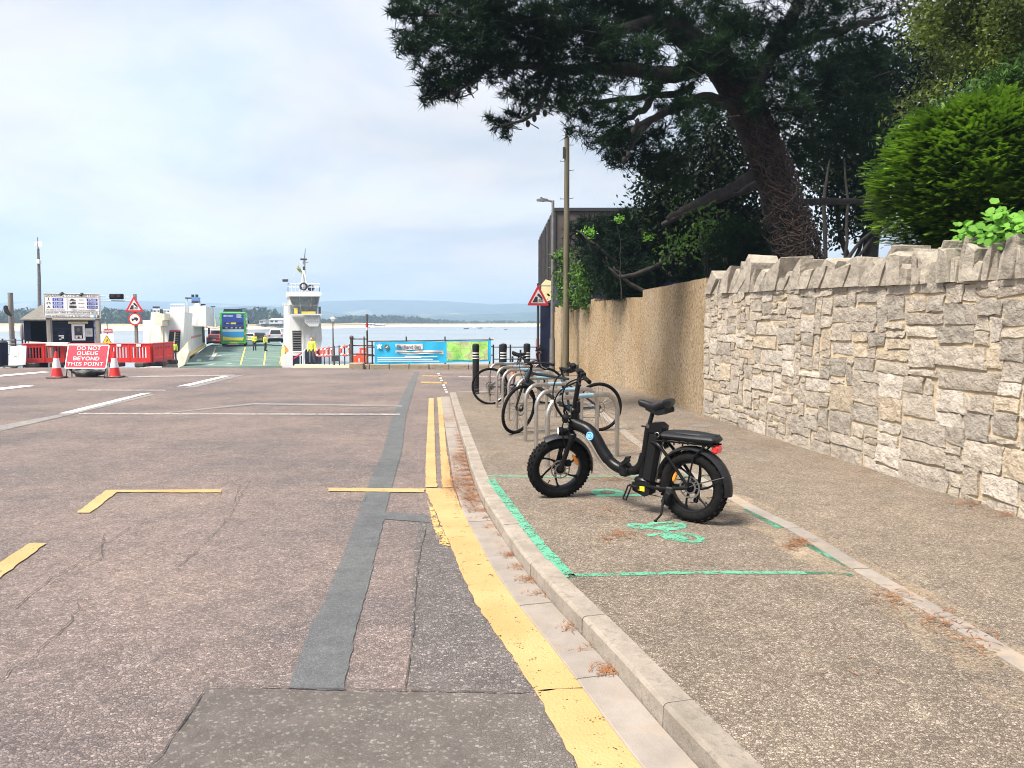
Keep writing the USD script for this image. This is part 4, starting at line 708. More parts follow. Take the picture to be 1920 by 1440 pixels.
# the two parked bicycles
def bicycle(label, fc, rc, framem, rimm, st, z=.1, kind=0):
    a = math.atan2(rc[1] - fc[1], rc[0] - fc[0]); W = math.hypot(rc[0] - fc[0], rc[1] - fc[1]); t = thing('bicycle', label, 'bicycle', (fc[0], fc[1], z), a); R0 = .325
    ax = np.array([.31, 0, .95]); pv = np.array([.14, 0, .62]); Q = Rax(ax, st); S = lambda m: xf(xf(m, -pv), pv, Q); I = lambda m: m
    def wheel(c, fn, lab):
        w = part(t, 'wheel', fn(xf(lathe([(.298, -.011), (.308, -.013), (.308, .013), (.298, .011), (.287, 0)], 48, True), c, RYW)), rimm, smooth=40, label=lab)
        part(w, 'tyre', fn(xf(lathe([(.312 + .021 * math.cos(b), .022 * math.sin(b)) for b in np.arange(10) * 2 * np.pi / 10], 48, True), c, RYW)), MAT['rubber'], smooth=True)
        sp = []
        for k in range(28):
            b = 2 * math.pi * k / 28; e = b + (.35 if k % 2 else -.35); s = .028 if (k // 2) % 2 else -.028; sp.append(fn(tube([(c[0] + .02 * math.cos(e), c[1] + s, c[2] + .02 * math.sin(e)), (c[0] + .296 * math.cos(b), c[1], c[2] + .296 * math.sin(b))], .0018, 4, False)))
        part(w, 'spokes', cat(*sp), MAT['chain']); part(w, 'hub', fn(xf(lathe([(1e-4, -.05), (.012, -.05), (.014, -.035), (.024, -.03), (.018, 0), (.024, .03), (.014, .035), (.012, .05), (1e-4, .05)], 16), c, RYW)), MAT['blackmatt'], smooth=40)
        part(w, 'brake_disc', fn(xf(lathe([(.062, -.001), (.078, -.001), (.078, .001), (.062, .001)], 32, True), (c[0], c[1] - .04, c[2]), RYW)), MAT['alloy'])
    wheel((0, 0, R0), S, 'front wheel'); wheel((W, 0, R0), I, 'rear wheel')
    part(t, 'fork', S(cat(*[tube([(0, s, R0), (.055, s, .52), (.085, s * .9, .63)], [.012, .017, .017], 8) for s in (-.055, .055)], rbox((.092, 0, .655), (.05, .14, .04), .01), tube([(.095, 0, .65), (.15, 0, .83)], .018, 10))), MAT['blackmatt'], smooth=40)
    hx, hz = .155, .82
    part(t, 'frame', cat(tube([(.105, 0, .69), (.148, 0, .82)], .024, 12), tube([(hx - .005, 0, .80), (W - .42, 0, .71 if kind == 0 else .63)], [.022, .018], 10), tube([(.12, 0, .72), (W - .40, 0, .29)], .026, 12), tube([(W - .40, 0, .27), (W - .50, 0, .76)], .018, 10),
         *[tube([(W - .40, s * .6, .29), (W - .2, s, .31), (W, s, R0)], .010, 8) for s in (-.05, .05)], *[tube([(W - .475, s * .5, .67), (W - .2, s, .47), (W, s, R0)], .009, 8) for s in (-.05, .05)], tube([(W - .40, -.04, .28), (W - .40, .04, .28)], .024, 12)), framem, smooth=40)
    part(t, 'seat_post', tube([(W - .49, 0, .72), (W - .525, 0, .89 if kind else .82)], .014, 10), MAT['blackmatt']); part(t, 'saddle', saddle_mesh(W - .66 + (0 if kind else .1), W - .39 + (0 if kind else .1), .91 if kind else .85, .075, .024), MAT['vinyl'], smooth=True)
    b = part(t, 'handlebar', S(tube(bez([(.17, -.34, .99), (.155, -.2, .985), (.10, -.06, .955), (.09, 0, .95), (.10, .06, .955), (.155, .2, .985), (.17, .34, .99)], 5), .013, 8)), MAT['blackmatt'], smooth=40)
    for s in (-1, 1): part(b, 'grip', S(tube([(.163, s * .22, .986), (.17, s * .35, .99)], .018, 10)), MAT['rubber'], smooth=40); part(b, 'brake_lever', S(tube([(.13, s * .17, .97), (.085, s * .22, .95), (.09, s * .31, .935)], .006, 6)), MAT['chain'])
    part(b, 'bell', S(ball((.12, .1, 1.0), .024, 2, (1, 1, .8))), MAT['blackmatt'], smooth=True); part(t, 'stem', S(tube([(.15, 0, .83), (.165, 0, .90), (.09, 0, .95)], .018, 10)), MAT['blackmatt'], smooth=40)
    c = part(t, 'crankset', cat(xf(lathe([(.06, -.003), (.085, -.003), (.085, .003), (.06, .003)], 32, True), (W - .40, .045, .28), RYW), tube([(W - .40, .06, .28), (W - .40 + .14, .075, .19)], .010, 8), tube([(W - .40, -.06, .28), (W - .54, -.075, .37)], .010, 8)), MAT['blackmatt'])
    for x, y, zz in ((W - .26, .115, .19), (W - .54, -.115, .37)): part(c, 'pedal', rbox((x, y, zz), (.09, .08, .022), .006), MAT['blackmatt'])
    part(t, 'chain', tube([(W - .40, .045, .365), (W, .045, R0 + .04), (W + .02, .05, R0 - .03), (W + .03, .05, R0 - .13), (W - .03, .05, R0 - .15), (W - .40, .045, .195)], .004, 5), MAT['chain'])
    part(t, 'derailleur', cat(rbox((W + .02, .06, R0 - .07), (.03, .025, .11), .006), xf(cyl((0, 0, 0), .022, .008, 14), (W + .0, .055, R0 - .15), RYW), xf(lathe([(.015, -.012), (.05, -.006), (.03, .012)], 20), (W, .04, R0), RYW)), MAT['chain'])
    part(t, 'cables', S(cat(*[tube(bez(q, 6), .004, 5) for q in ([(.13, -.16, .975), (.0, -.14, .96), (-.03, -.06, .82), (.06, -.03, .7)], [(.13, .16, .975), (.02, .1, .97), (-.01, .04, .84), (.07, .03, .7)])])), MAT['rubber'])
    return t
bicycle('dark teal mountain bike leaning among the cycle stands behind the fat tyre bike', G(971, 813, .1), G(1122, 808, .1), MAT['teal'], MAT['blackmatt'], math.radians(38))
bicycle('black bike with silver rims parked at the far end of the stands by the bollard', G(1023, 757, .1), G(919, 758, .1), MAT['plum'], MAT['alloy'], math.radians(-8), kind=1)
# ------------------------------------------------------------------ trees and plants
def mkleaf(name, dark, mid, light, trans=.25, rough=.6, nsc=1.6, spec=.25):
    n = {'g': ('geometry', {}), 'nz': ('noise_texture', {'scale': nsc, 'detail': 3}), 'a': ('math', {'math_type': 'multiply_add', 'value2': .35}), 's': ('math', {'math_type': 'subtract', 'value2': .17}), 'r': ('rgb_ramp', {'ramp': [(.25, dark), (.5, mid), (.8, light)]}),
         'p': ('principled_bsdf', {'roughness': rough, 'specular_ior_level': spec}), 't': ('translucent_bsdf', {}), 'm': ('mix_closure', {'fac': trans})}
    l = [('g.position', 'nz.vector'), ('g.random_per_island', 'a.value1'), ('nz.fac', 'a.value3'), ('a.value', 's.value1'), ('s.value', 'r.fac'), ('r.color', 'p.base_color'), ('r.color', 't.color'), ('p.BSDF', 'm.closure1'), ('t.BSDF', 'm.closure2')]
    return usdkit.material(stage, '/World/Looks/' + name, n, l, surface='m.closure')
MAT['needle'] = mkleaf('pine_needles', (.007, .018, .008), (.018, .041, .015), (.060, .115, .035), .15, spec=.06)
MAT['needle_dark'] = mkleaf('dark_conifer_needles', (.005, .013, .007), (.010, .024, .011), (.03, .06, .018), .10, spec=.06)
MAT['leaf_dark'] = mkleaf('dark_leaves', (.007, .014, .006), (.014, .028, .009), (.055, .09, .022), .2, spec=.1)
MAT['leaf_olive'] = mkleaf('olive_leaves', (.035, .05, .010), (.14, .19, .03), (.30, .40, .07), .4)
MAT['leaf_green'] = mkleaf('green_leaves', (.03, .07, .012), (.10, .21, .03), (.23, .40, .065), .35)
MAT['hedge'] = mkleaf('yew_sprays', (.055, .115, .008), (.15, .28, .018), (.28, .45, .04), .3, nsc=3.5)
MAT['vine'] = mkleaf('vine_leaves', (.10, .26, .03), (.19, .42, .05), (.30, .55, .09), .4)
MAT['bark'] = mk('pine_bark', (.006, .005, .0045), (.018, .014, .012), sc=9, rough=.95, stretch=(1, 1, .3), bump=.03, bsc=14)
MAT['bark_grey'] = mk('grey_bark', (.010, .009, .008), (.022, .020, .018), sc=9, rough=.95, stretch=(1, 1, .4), bump=.02, bsc=14)
MAT['ivybrown'] = mk('dead_ivy_stems', (.014, .0085, .0068), (.045, .028, .021), sc=6, rough=.9)
def tris_to_mesh(P): P = np.asarray(P, float); return P.reshape(-1, 3), np.arange(len(P) * 3).reshape(-1, 3)
def unit(a): return a / (np.linalg.norm(a, axis=-1, keepdims=True) + 1e-12)
def needle_tufts(C, R, q, n=26, L=.16, w=.011, up=.35, sway=None):       # C: tuft centres; each tuft a brush of needles round a short twig
    m = len(C); ax = unit(q.normal(0, 1, (m, 3)) * [1, 1, .55] + [0, 0, up] + (0 if sway is None else sway))
    d = unit(q.normal(0, 1, (m, n, 3)) + ax[:, None] * 1.1); base = C[:, None] + ax[:, None] * q.uniform(-.6, .5, (m, n, 1)) * L
    ln = L * q.uniform(.65, 1.15, (m, n, 1)); tip = base + d * ln; s = unit(np.cross(d, q.normal(0, 1, (m, n, 3)))) * w * .5
    return tris_to_mesh(np.stack([base - s, base + s, tip], 2).reshape(-1, 3, 3))
def leaves(C, q, n=14, spread=.22, L=.09, w=.5, droop=.25):                # C: cluster centres; rhombic leaves
    m = len(C); c = C[:, None] + q.normal(0, spread, (m, n, 3)) * [1, 1, .75]; d = unit(q.normal(0, 1, (m, n, 3)) - [0, 0, droop]); s = unit(np.cross(d, q.normal(0, 1, (m, n, 3)) + [0, 0, .8])); ln = L * q.uniform(.6, 1.25, (m, n, 1))
    a, b = c - d * ln * .5, c + d * ln * .5; e = c + s * ln * w * .5; g = c - s * ln * w * .5
    P = np.stack([a, g, b, e], 2).reshape(-1, 4, 3); return P.reshape(-1, 3), quads(np.arange(len(P) * 4).reshape(-1, 4))
def pads_points(pads, per, q, depth=1.0, shell=.0):                        # pads: (px, py, rx, ry, Y) in the photograph -> points in solid ellipsoids
    out = []
    for x, y, rx, ry, Y in pads:
        n = max(4, int(per * rx * ry * (Y / 13.) ** 0 / 1000)); d = unit(q.normal(0, 1, (n, 3))); r = q.uniform(shell, 1, (n, 1)) ** (1 / 2.4); c = D(x, y, Y)
        out.append(c + d * r * [px(rx, Y), px((rx + ry) / 2, Y) * depth, px(ry, Y)])
    return np.vstack(out)
def limb(pts, r, n=9, k=5, wob=.0, q=None):                                 # pts: (px, py, Y)
    p = bez([D(*a) for a in pts], k); rr = np.interp(np.linspace(0, 1, len(p)), np.linspace(0, 1, len(r)), r)
    if wob: p = p + q.normal(0, wob, p.shape)
    return tube(p, rr, n)
q = np.random.RandomState(21)
pine = thing('pine_tree', 'large dark pine behind the stone wall, its trunk wrapped in dead ivy stems', 'tree', D(1495, 560, 13.5) * [1, 1, 0])
TP = [(1500, 640, 13.5), (1492, 500, 13.5), (1470, 400, 13.5), (1432, 290, 13.5), (1390, 190, 13.4), (1335, 110, 13.3), (1270, 60, 13.2), (1200, 30, 13.1)]
tp_ = bez([D(*a) for a in TP], 6); TR = np.interp(np.linspace(0, 1, len(tp_)), np.linspace(0, 1, 8), [.42, .36, .31, .28, .26, .24, .19, .13])
tm_ = tube(tp_, TR, 20); tm_[0][:] += (meshkit.fbm(tm_[0] * [3, 3, 1.2], 4, 2) - .5)[:, None] * .16 * unit(q.normal(0, .2, tm_[0].shape) + [1, -1, 0])
part(pine, 'trunk', tm_, MAT['bark'], smooth=True, world=True)
limbs = [([(1340, 115, 13.3), (1250, 140, 13.0), (1150, 128, 12.6), (1040, 130, 12.3), (930, 110, 12.0), (830, 95, 11.8)], [.17, .13, .10, .075, .045, .015]),
         ([(1405, 215, 13.4), (1330, 185, 13.1), (1260, 205, 12.8), (1200, 235, 12.5), (1150, 255, 12.3)], [.12, .10, .075, .05, .015]),
         ([(1335, 120, 13.3), (1240, 150, 13.1), (1205, 205, 12.9), (1140, 245, 12.7)], [.12, .09, .06, .02]), ([(1215, 230, 12.6), (1190, 262, 12.4), (1172, 300, 12.3)], [.06, .045, .02]),
         ([(1420, 320, 13.5), (1370, 355, 13.2), (1310, 380, 12.9), (1250, 410, 12.6)], [.10, .085, .07, .04]), ([(1040, 130, 12.3), (1020, 180, 12.0), (1000, 215, 11.8), (940, 235, 11.6)], [.06, .045, .03, .012]),
         ([(930, 110, 12.0), (890, 150, 11.8), (850, 175, 11.7)], [.045, .03, .012]), ([(1270, 60, 13.2), (1180, 10, 13.4), (1080, -60, 13.6), (980, -120, 13.8)], [.15, .11, .08, .03]), ([(1400, 190, 13.4), (1450, 90, 13.8), (1500, 0, 14.2), (1540, -120, 14.6)], [.16, .13, .11, .05]),
         ([(1450, 95, 13.8), (1560, 60, 14), (1660, 30, 14.3)], [.12, .09, .03]), ([(1480, 380, 13.6), (1600, 378, 14), (1700, 380, 14.3)], [.07, .055, .02]), ([(1240, 30, 13.1), (1140, 60, 12.6), (1000, 40, 12.2), (860, 30, 11.9), (760, 25, 11.8)], [.10, .08, .06, .04, .012]), ([(1300, 160, 13.2), (1265, 175, 13.3), (1130, 190, 13.2), (1060, 195, 13.0)], [.07, .06, .04, .015])]
for p, r_ in limbs: part(pine, 'limb', limb(p, r_, 9, 6, .012, q), MAT['bark'], smooth=True, world=True)
PP = [(765, 15, 38, 24), (745, 5, 22, 14), (765, 82, 34, 32), (800, 55, 32, 38), (815, 118, 36, 40), (812, 165, 26, 26), (835, 175, 28, 22), (800, 185, 12, 18), (860, 150, 32, 24), (850, 60, 46, 48), (900, 80, 48, 52), (885, 130, 36, 30), (945, 60, 55, 55), (940, 125, 45, 34), (948, 175, 18, 10), (985, 165, 30, 28),
      (1000, 95, 60, 60), (1010, 190, 34, 22), (935, 228, 26, 18), (965, 215, 26, 10), (945, 252, 12, 14), (1050, 60, 60, 60), (1060, 150, 45, 36), (1050, 195, 30, 18), (1110, 85, 60, 60), (1110, 170, 36, 30), (1072, 248, 16, 12), (1160, 60, 60, 60), (1165, 130, 42, 34), (1125, 215, 34, 26), (1175, 205, 26, 22), (1130, 262, 38, 24), (1180, 285, 40, 32), (1150, 300, 26, 18),
      (1215, 100, 40, 36), (1235, 45, 52, 45), (1220, 165, 24, 22), (1245, 200, 16, 18), (1210, 310, 34, 26), (1240, 330, 26, 20), (1280, 180, 20, 26), (1280, 30, 30, 40), (1190, 20, 80, 36), (1080, 0, 90, 36), (960, 5, 90, 36), (860, 5, 70, 28), (790, -20, 60, 28), (1330, 25, 60, 40), (1390, 60, 36, 42), (1400, 130, 22, 24), (1440, 150, 40, 46), (1440, 60, 36, 60), (1480, 200, 46, 46), (1500, 110, 50, 70), (1540, 30, 70, 46), (1560, 170, 56, 70), (1600, 90, 56, 66), (1500, 280, 46, 30), (1560, 270, 46, 40), (1620, 230, 46, 60), (1640, 140, 50, 60),
      (1255, 300, 34, 26), (1270, 340, 30, 18), (1230, 250, 30, 22), (1195, 250, 30, 20), (1160, 250, 34, 20), (1085, 215, 26, 18), (1290, 240, 26, 26), (1120, -60, 150, 46), (1300, -70, 160, 50), (1480, -70, 150, 60), (940, -60, 130, 40), (1640, -20, 90, 50)]
qd = np.random.RandomState(5)
PD = [(x, y, rx, ry, np.interp(x, [730, 1000, 1300, 1650], [11.9, 12.3, 13.1, 14.4]) + qd.uniform(-.7, .7)) for x, y, rx, ry in PP]
C = np.vstack([pads_points(PD, 43, q, 1.0), pads_points([(1395, 120, 40, 34, 12.7), (1345, 90, 40, 40, 12.7), (1420, 190, 26, 30, 12.7), (1300, 120, 40, 34, 12.6), (1370, 50, 50, 40, 12.8), (1330, 210, 30, 20, 12.6), (1290, 200, 30, 24, 12.5)], 46, q, 1.0)]); part(pine, 'needles', needle_tufts(C, None, q, 26, .165, .014), MAT['needle'], world=True, kind='stuff')
tw = []
for c in C[::9]:
    b = C[q.randint(len(C))]; d = unit(q.normal(0, .45, 3) + [1, .15, -.1]); ln = q.uniform(.2, .5); tw.append(tube([c, c + d * ln * .5 + q.normal(0, .03, 3), c + d * ln], [.004, .007, .010], 3, False))
part(pine, 'twigs', cat(*tw), MAT['bark'], world=True, kind='stuff')
co = []
for x, y in [(848, 170), (880, 168), (990, 232), (1002, 222), (1022, 212), (1195, 228), (1170, 300), (1178, 290), (1187, 245)]: co.append(ball(D(x, y, 11.9), .045, 1, (.8, .8, 1.25)))
for c in co: part(pine, 'cone', c, MAT['bark'], smooth=True, world=True)
iv = []
for k in range(620):
    t = q.uniform(.06, .72); i = int(t * (len(tp_) - 1)); ph = q.uniform(-2.6, .6); up = q.choice([-1, 1]); P = []
    for s in range(7):
        i2 = np.clip(t * (len(tp_) - 1) + up * s * .45, 0, len(tp_) - 1.01); j = int(i2); c = tp_[j] + (tp_[j + 1] - tp_[j]) * (i2 - j); ph += q.normal(0, .28); rr = TR[j] * (1.08 + .10 * q.rand()) + .04
        P.append(c + rr * np.array([math.cos(ph), math.sin(ph), 0]) + q.normal(0, .03, 3))
    iv.append(tube(bez(P, 2), q.uniform(.004, .010), 3, False))
part(pine, 'ivy_stems', cat(*iv), MAT['ivybrown'], world=True, kind='stuff')
def leafy(name, label, cat_, pads, per, mat, seed, base, kind='leaf', stems=(), bark='bark_grey', depth=1.0, group=None, **kw):
    q = np.random.RandomState(seed); t = thing(name, label, cat_, np.array(base) * [1, 1, 0] , group=group); C = pads_points(pads, per, q, depth)
    for p, r_ in stems: part(t, 'trunk' if p is stems[0][0] else 'limb', limb(p, r_, 7, 5, .015, q), MAT[bark], smooth=True, world=True)
    part(t, 'crown', leaves(C, q, **kw) if kind == 'leaf' else needle_tufts(C, None, q, **kw), MAT[mat], world=True, kind='stuff')
    return t
# trees behind the pine
leafy('evergreen_tree', 'dark leafy evergreen filling the gap behind the pine trunk, left of the hedge', 'tree', [(1560, 330, 46, 50, 18), (1610, 300, 50, 60, 18), (1660, 330, 46, 60, 18.5), (1560, 230, 60, 50, 18), (1640, 210, 60, 60, 18), (1700, 240, 46, 70, 18), (1620, 420, 40, 26, 18), (1560, 430, 30, 26, 18), (1680, 140, 70, 60, 18), (1590, 130, 60, 60, 18), (1740, 150, 50, 70, 18), (1640, 380, 40, 30, 18), (1760, 60, 70, 60, 18), (1840, 120, 60, 90, 18), (1520, 300, 30, 60, 18), (1600, 360, 60, 60, 18), (1680, 300, 50, 60, 18), (1520, 200, 40, 50, 18)], 42, 'leaf_dark', 31, D(1640, 560, 18), n=12, spread=.26, L=.13,
      stems=[([(1600, 640, 18), (1640, 420, 18), (1645, 250, 18), (1660, 90, 18)], [.2, .17, .12, .05]), ([(1610, 560, 18), (1570, 400, 18), (1590, 280, 18)], [.08, .05, .02]), ([(1580, 560, 18), (1620, 440, 18), (1700, 300, 18)], [.06, .04, .02]), ([(1560, 540, 17), (1600, 470, 17), (1690, 370, 17)], [.05, .04, .015]), ([(1550, 520, 17), (1545, 380, 17), (1560, 280, 17)], [.05, .04, .015]), ([(1590, 520, 17), (1640, 440, 17), (1700, 400, 17)], [.035, .03, .012]), ([(1585, 500, 17), (1590, 380, 17), (1580, 260, 17)], [.035, .03, .012])])
leafy('holm_oak', 'dark small leaved tree with lighter tips left of the ivy covered trunk', 'tree', [(1260, 350, 60, 46, 17), (1330, 340, 60, 50, 17), (1300, 290, 50, 40, 17), (1390, 330, 50, 60, 17), (1340, 250, 36, 36, 17), (1290, 430, 60, 40, 17), (1370, 420, 50, 46, 17), (1240, 420, 40, 30, 17), (1430, 420, 36, 46, 17), (1250, 300, 30, 26, 17), (1410, 480, 40, 26, 17), (1330, 480, 60, 30, 17), (1230, 350, 30, 30, 17), (1210, 385, 26, 20, 17), (1380, 250, 40, 50, 17), (1270, 395, 60, 40, 17), (1350, 380, 60, 40, 17)], 44, 'leaf_dark', 32, D(1330, 560, 17), n=12, spread=.22, L=.12,
      stems=[([(1400, 640, 17), (1375, 420, 17), (1330, 260, 17)], [.26, .22, .12]), ([(1400, 560, 17), (1300, 470, 17), (1230, 500, 17), (1170, 520, 17), (1140, 500, 17)], [.08, .07, .06, .05, .02]), ([(1462, 325, 14.2), (1400, 350, 15.2), (1340, 375, 16), (1240, 420, 16)], [.11, .10, .09, .05])])
leafy('green_shrub', 'mid green leafy growth in front of the ivy covered trunk above the rendered wall', 'shrub', [(1340, 420, 40, 26, 14.6), (1300, 400, 30, 22, 14.6), (1270, 450, 34, 22, 14.8), (1330, 455, 40, 22, 14.8), (1250, 475, 20, 18, 14.8)], 15, 'leaf_green', 33, D(1310, 520, 14.8), n=10, spread=.16, L=.10, stems=[([(1330, 540, 14.8), (1320, 470, 14.8), (1310, 410, 14.8)], [.04, .03, .012])])
leafy('dwarf_pine', 'low tufted pine with dark brushes just left of the ivy covered trunk', 'tree', [(1380, 430, 34, 26, 13.9), (1360, 460, 40, 26, 13.9), (1420, 450, 40, 30, 13.7), (1440, 480, 36, 24, 13.6), (1380, 495, 50, 20, 13.8)], 45, 'needle', 34, D(1400, 540, 13.8), kind='needle', n=26, L=.2, w=.012, stems=[([(1400, 580, 13.8), (1395, 500, 13.8), (1385, 440, 13.8)], [.06, .05, .02])])
leafy('dark_conifer', 'broad dark conifer spilling over the wall in front of the clad building', 'tree', [(1085, 440, 26, 34, 21.6), (1108, 470, 30, 30, 21), (1150, 420, 44, 26, 18.2), (1150, 465, 50, 40, 18), (1200, 415, 46, 26, 18), (1205, 460, 50, 44, 17.8), (1250, 410, 40, 26, 17.6), (1160, 515, 50, 34, 17.8), (1220, 510, 50, 34, 17.4), (1270, 460, 40, 40, 17.4), (1135, 525, 30, 30, 19.6), (1180, 545, 60, 20, 17.6), (1290, 510, 50, 30, 17), (1230, 395, 36, 10, 17.8), (1340, 520, 40, 20, 16.6), (1140, 440, 40, 40, 19), (1112, 500, 26, 30, 20.6), (1150, 545, 34, 20, 19), (1115, 535, 16, 20, 20.4), (1180, 500, 50, 40, 18.5), (1100, 430, 24, 24, 21.4)], 75, 'needle_dark', 35, D(1200, 590, 17.8), kind='needle', n=24, L=.19, w=.016,
      stems=[([(1210, 640, 17.8), (1200, 540, 17.8), (1190, 440, 17.8)], [.14, .11, .04]), ([(1240, 560, 17), (1180, 530, 17), (1150, 500, 17)], [.05, .04, .02]), ([(1200, 520, 17.5), (1130, 470, 18), (1080, 430, 18.5)], [.05, .04, .015])])
for x, y, h in [(1102, 402, .28), (1133, 400, .26), (1180, 396, .34)]: pass
leafy('bright_sapling', 'small bright green sprig poking out of the dark conifer', 'plant', [(1160, 408, 9, 5, 16.8), (1105, 432, 9, 12, 17.6), (1215, 445, 8, 6, 16.6)], 90, 'vine', 36, D(1160, 560, 16.8), n=10, spread=.05, L=.08, stems=[([(1165, 560, 16.8), (1163, 480, 16.8), (1160, 412, 16.8)], [.015, .01, .005])])
leafy('climbing_shrub', 'bright green climbing shrub hanging over the rendered wall by the telegraph pole', 'shrub', [(1052, 500, 12, 28, 22.2), (1056, 545, 16, 34, 22), (1085, 515, 18, 26, 21.4), (1092, 540, 22, 30, 20.6), (1100, 500, 14, 20, 20.8), (1070, 480, 14, 20, 22), (1070, 565, 26, 14, 21.4), (1052, 480, 8, 14, 22.4), (1094, 575, 8, 20, 20.3), (1105, 530, 12, 20, 20.6)], 60, 'leaf_green', 37, D(1080, 600, 21.6), n=10, spread=.11, L=.13, stems=[([(1080, 640, 21.8), (1075, 560, 21.8), (1060, 500, 22)], [.04, .03, .012])])
# right-hand broadleaf tree, shrub and yew hedge behind the stone wall
leafy('broadleaf_tree', 'olive leaved tree reaching in from the right above the yew bush', 'tree', [(1880, 30, 50, 40, 9.2), (1820, 40, 50, 36, 9.6), (1900, 100, 40, 36, 9.0), (1840, 100, 40, 30, 9.4), (1760, 60, 40, 30, 9.8), (1780, 120, 30, 20, 9.6), (1740, 20, 36, 24, 9.9), (1720, 190, 26, 14, 9.6), (1760, 170, 26, 14, 9.4), (1700, 215, 20, 10, 9.6), (1910, 20, 40, 50, 8.6), (1850, -30, 110, 40, 9.4), (1960, 60, 60, 120, 9)], 42, 'leaf_olive', 38, D(1990, 600, 9.4), n=17, spread=.13, L=.062,
      stems=[([(1990, 640, 9.4), (1975, 300, 9.4), (1950, 100, 9.4), (1900, -60, 9.4)], [.14, .12, .09, .04]), ([(1970, 200, 9.4), (1860, 150, 9.5), (1740, 190, 9.6), (1690, 215, 9.6)], [.05, .035, .02, .006]), ([(1960, 120, 9.4), (1840, 80, 9.5), (1740, 40, 9.8)], [.05, .035, .012])], bark='bark')
leafy('garden_shrub', 'pale green garden shrub rising behind the yew bush at the right edge', 'shrub', [(1850, 180, 44, 34, 8.9), (1900, 170, 40, 40, 8.7), (1800, 205, 34, 22, 9), (1910, 130, 30, 24, 8.6), (1760, 235, 26, 18, 9.0), (1690, 262, 18, 14, 8.6), (1655, 330, 12, 26, 8.6), (1730, 225, 26, 16, 8.8), (1880, 215, 50, 20, 8.3), (1800, 225, 34, 14, 8.3)], 55, 'leaf_green', 39, D(1860, 620, 8.9), n=12, spread=.10, L=.075, w=.32, stems=[([(1870, 640, 8.9), (1865, 400, 8.9), (1850, 200, 8.9)], [.05, .04, .015])])
def yew():
    q = np.random.RandomState(40); t = thing('yew_bush', 'dense bright green clipped yew bush above the stone wall at the right', 'bush', D(1850, 560, 8.0) * [1, 1, 0])
    c = D(1850, 350, 8.0); S = np.array([px(192, 8), .95, px(150, 8)]); P = []; n = 15000
    d = unit(q.normal(0, 1, (n, 3))); d[:, 1] = -np.abs(d[:, 1]) * np.where(q.rand(n) < .8, 1, -1)
    lump = 1 + .30 * (meshkit.fbm(d * 4.2 + 5, 4, 2) - .5); rad = np.where(q.rand(n) < .75, q.uniform(.9, 1.06, n), q.uniform(.78, .9, n)) * lump
    base = c + d * rad[:, None] * S; base[:, 2] = np.maximum(base[:, 2], c[2] - S[2] * .92 + q.uniform(0, .2, n))
    for b, o in zip(base, d):
        ax = unit(o * [1, 1, .15] + q.normal(0, .3, 3) * [1, 1, .5]); side = unit(np.cross(ax, [0, 0, 1]) + q.normal(0, .25, 3)); L = q.uniform(.07, .145)
        for s in np.linspace(.05, .95, 7):
            o0 = b + ax * L * s; ll = L * .36 * (1 - .55 * s)
            for sg in (-1, 1): tip = o0 + (side * sg * .85 + ax * .6) * ll; w_ = ax * .010; P.append((o0 - w_, o0 + w_, tip))
        P.append((b - side * .005, b + side * .005, b + ax * L * 1.1))
    b = ball((0, 0, 0), 1, 4); b = (c + b[0] * S * .80 * (1 + .25 * (meshkit.fbm(b[0] * 5, 3, 3) - .5))[:, None], b[1]); b[0][:, 2] = np.maximum(b[0][:, 2], c[2] - S[2] * .85); part(t, 'inner_foliage', b, MAT['hedge'], True, True, kind='stuff')
    part(t, 'sprays', tris_to_mesh(P), MAT['hedge'], world=True, kind='stuff')
    for k in range(6): e = D(1850 + (k - 2.5) * 40, 420, 8.1); part(t, 'stem', tube([D(1850, 560, 8.1) * [1, 1, 0], (e + D(1850, 500, 8.1)) / 2, e, e + [(k - 2.5) * .1, 0, .5]], [.05, .04, .03, .01], 7), MAT['bark'], world=True)
yew()
vn = thing('wall_vine', 'bright green vine with broad leaves sprawling over the coping stones', 'vine', wp(7.4, 2.2, 0), group=None)
q = np.random.RandomState(44)
def vleaf(c, d, up, L):
    s = unit(np.cross(d, up)); o = np.array([(0, 0, 0), (.22, .42, .05), (.6, .5, .03), (1, 0, -.08), (.6, -.5, .03), (.22, -.42, .05), (.45, 0, -.04)])
    v = c + L * (o[:, :1] * d + o[:, 1:2] * s + o[:, 2:] * up); return v, np.array([[6, 0, 1], [6, 1, 2], [6, 2, 3], [6, 3, 4], [6, 4, 5], [6, 5, 0]])
vpts = [(1815, 440, 6.6), (1830, 425, 6.5), (1860, 415, 6.35), (1890, 410, 6.2), (1910, 430, 6.05), (1870, 450, 6.2), (1915, 445, 5.95), (1800, 450, 6.7), (1840, 445, 6.4), (1900, 420, 6.0), (1935, 420, 5.9), (1885, 400, 6.2), (1860, 435, 6.25)]
for k in range(255):
    x, y, Y = vpts[q.randint(len(vpts))]; c = D(x + q.normal(0, 13), y + q.normal(0, 9), Y + q.uniform(-.25, .15)); up = unit(np.array([-.35, -.5, .9]) + q.normal(0, .35, 3)); d = unit(np.cross(up, q.normal(0, 1, 3)) + [0, 0, -.25])
    part(vn, 'leaf', vleaf(c, d, up, q.uniform(.042, .08)), MAT['vine'], world=True)
part(vn, 'vine_stem', tube(bez([wp(9.0, 1.6, -.5)] + [D(*vpts[i]) for i in (6, 4, 2, 1, 7)], 5), .008, 5), MAT['bark'], world=True)
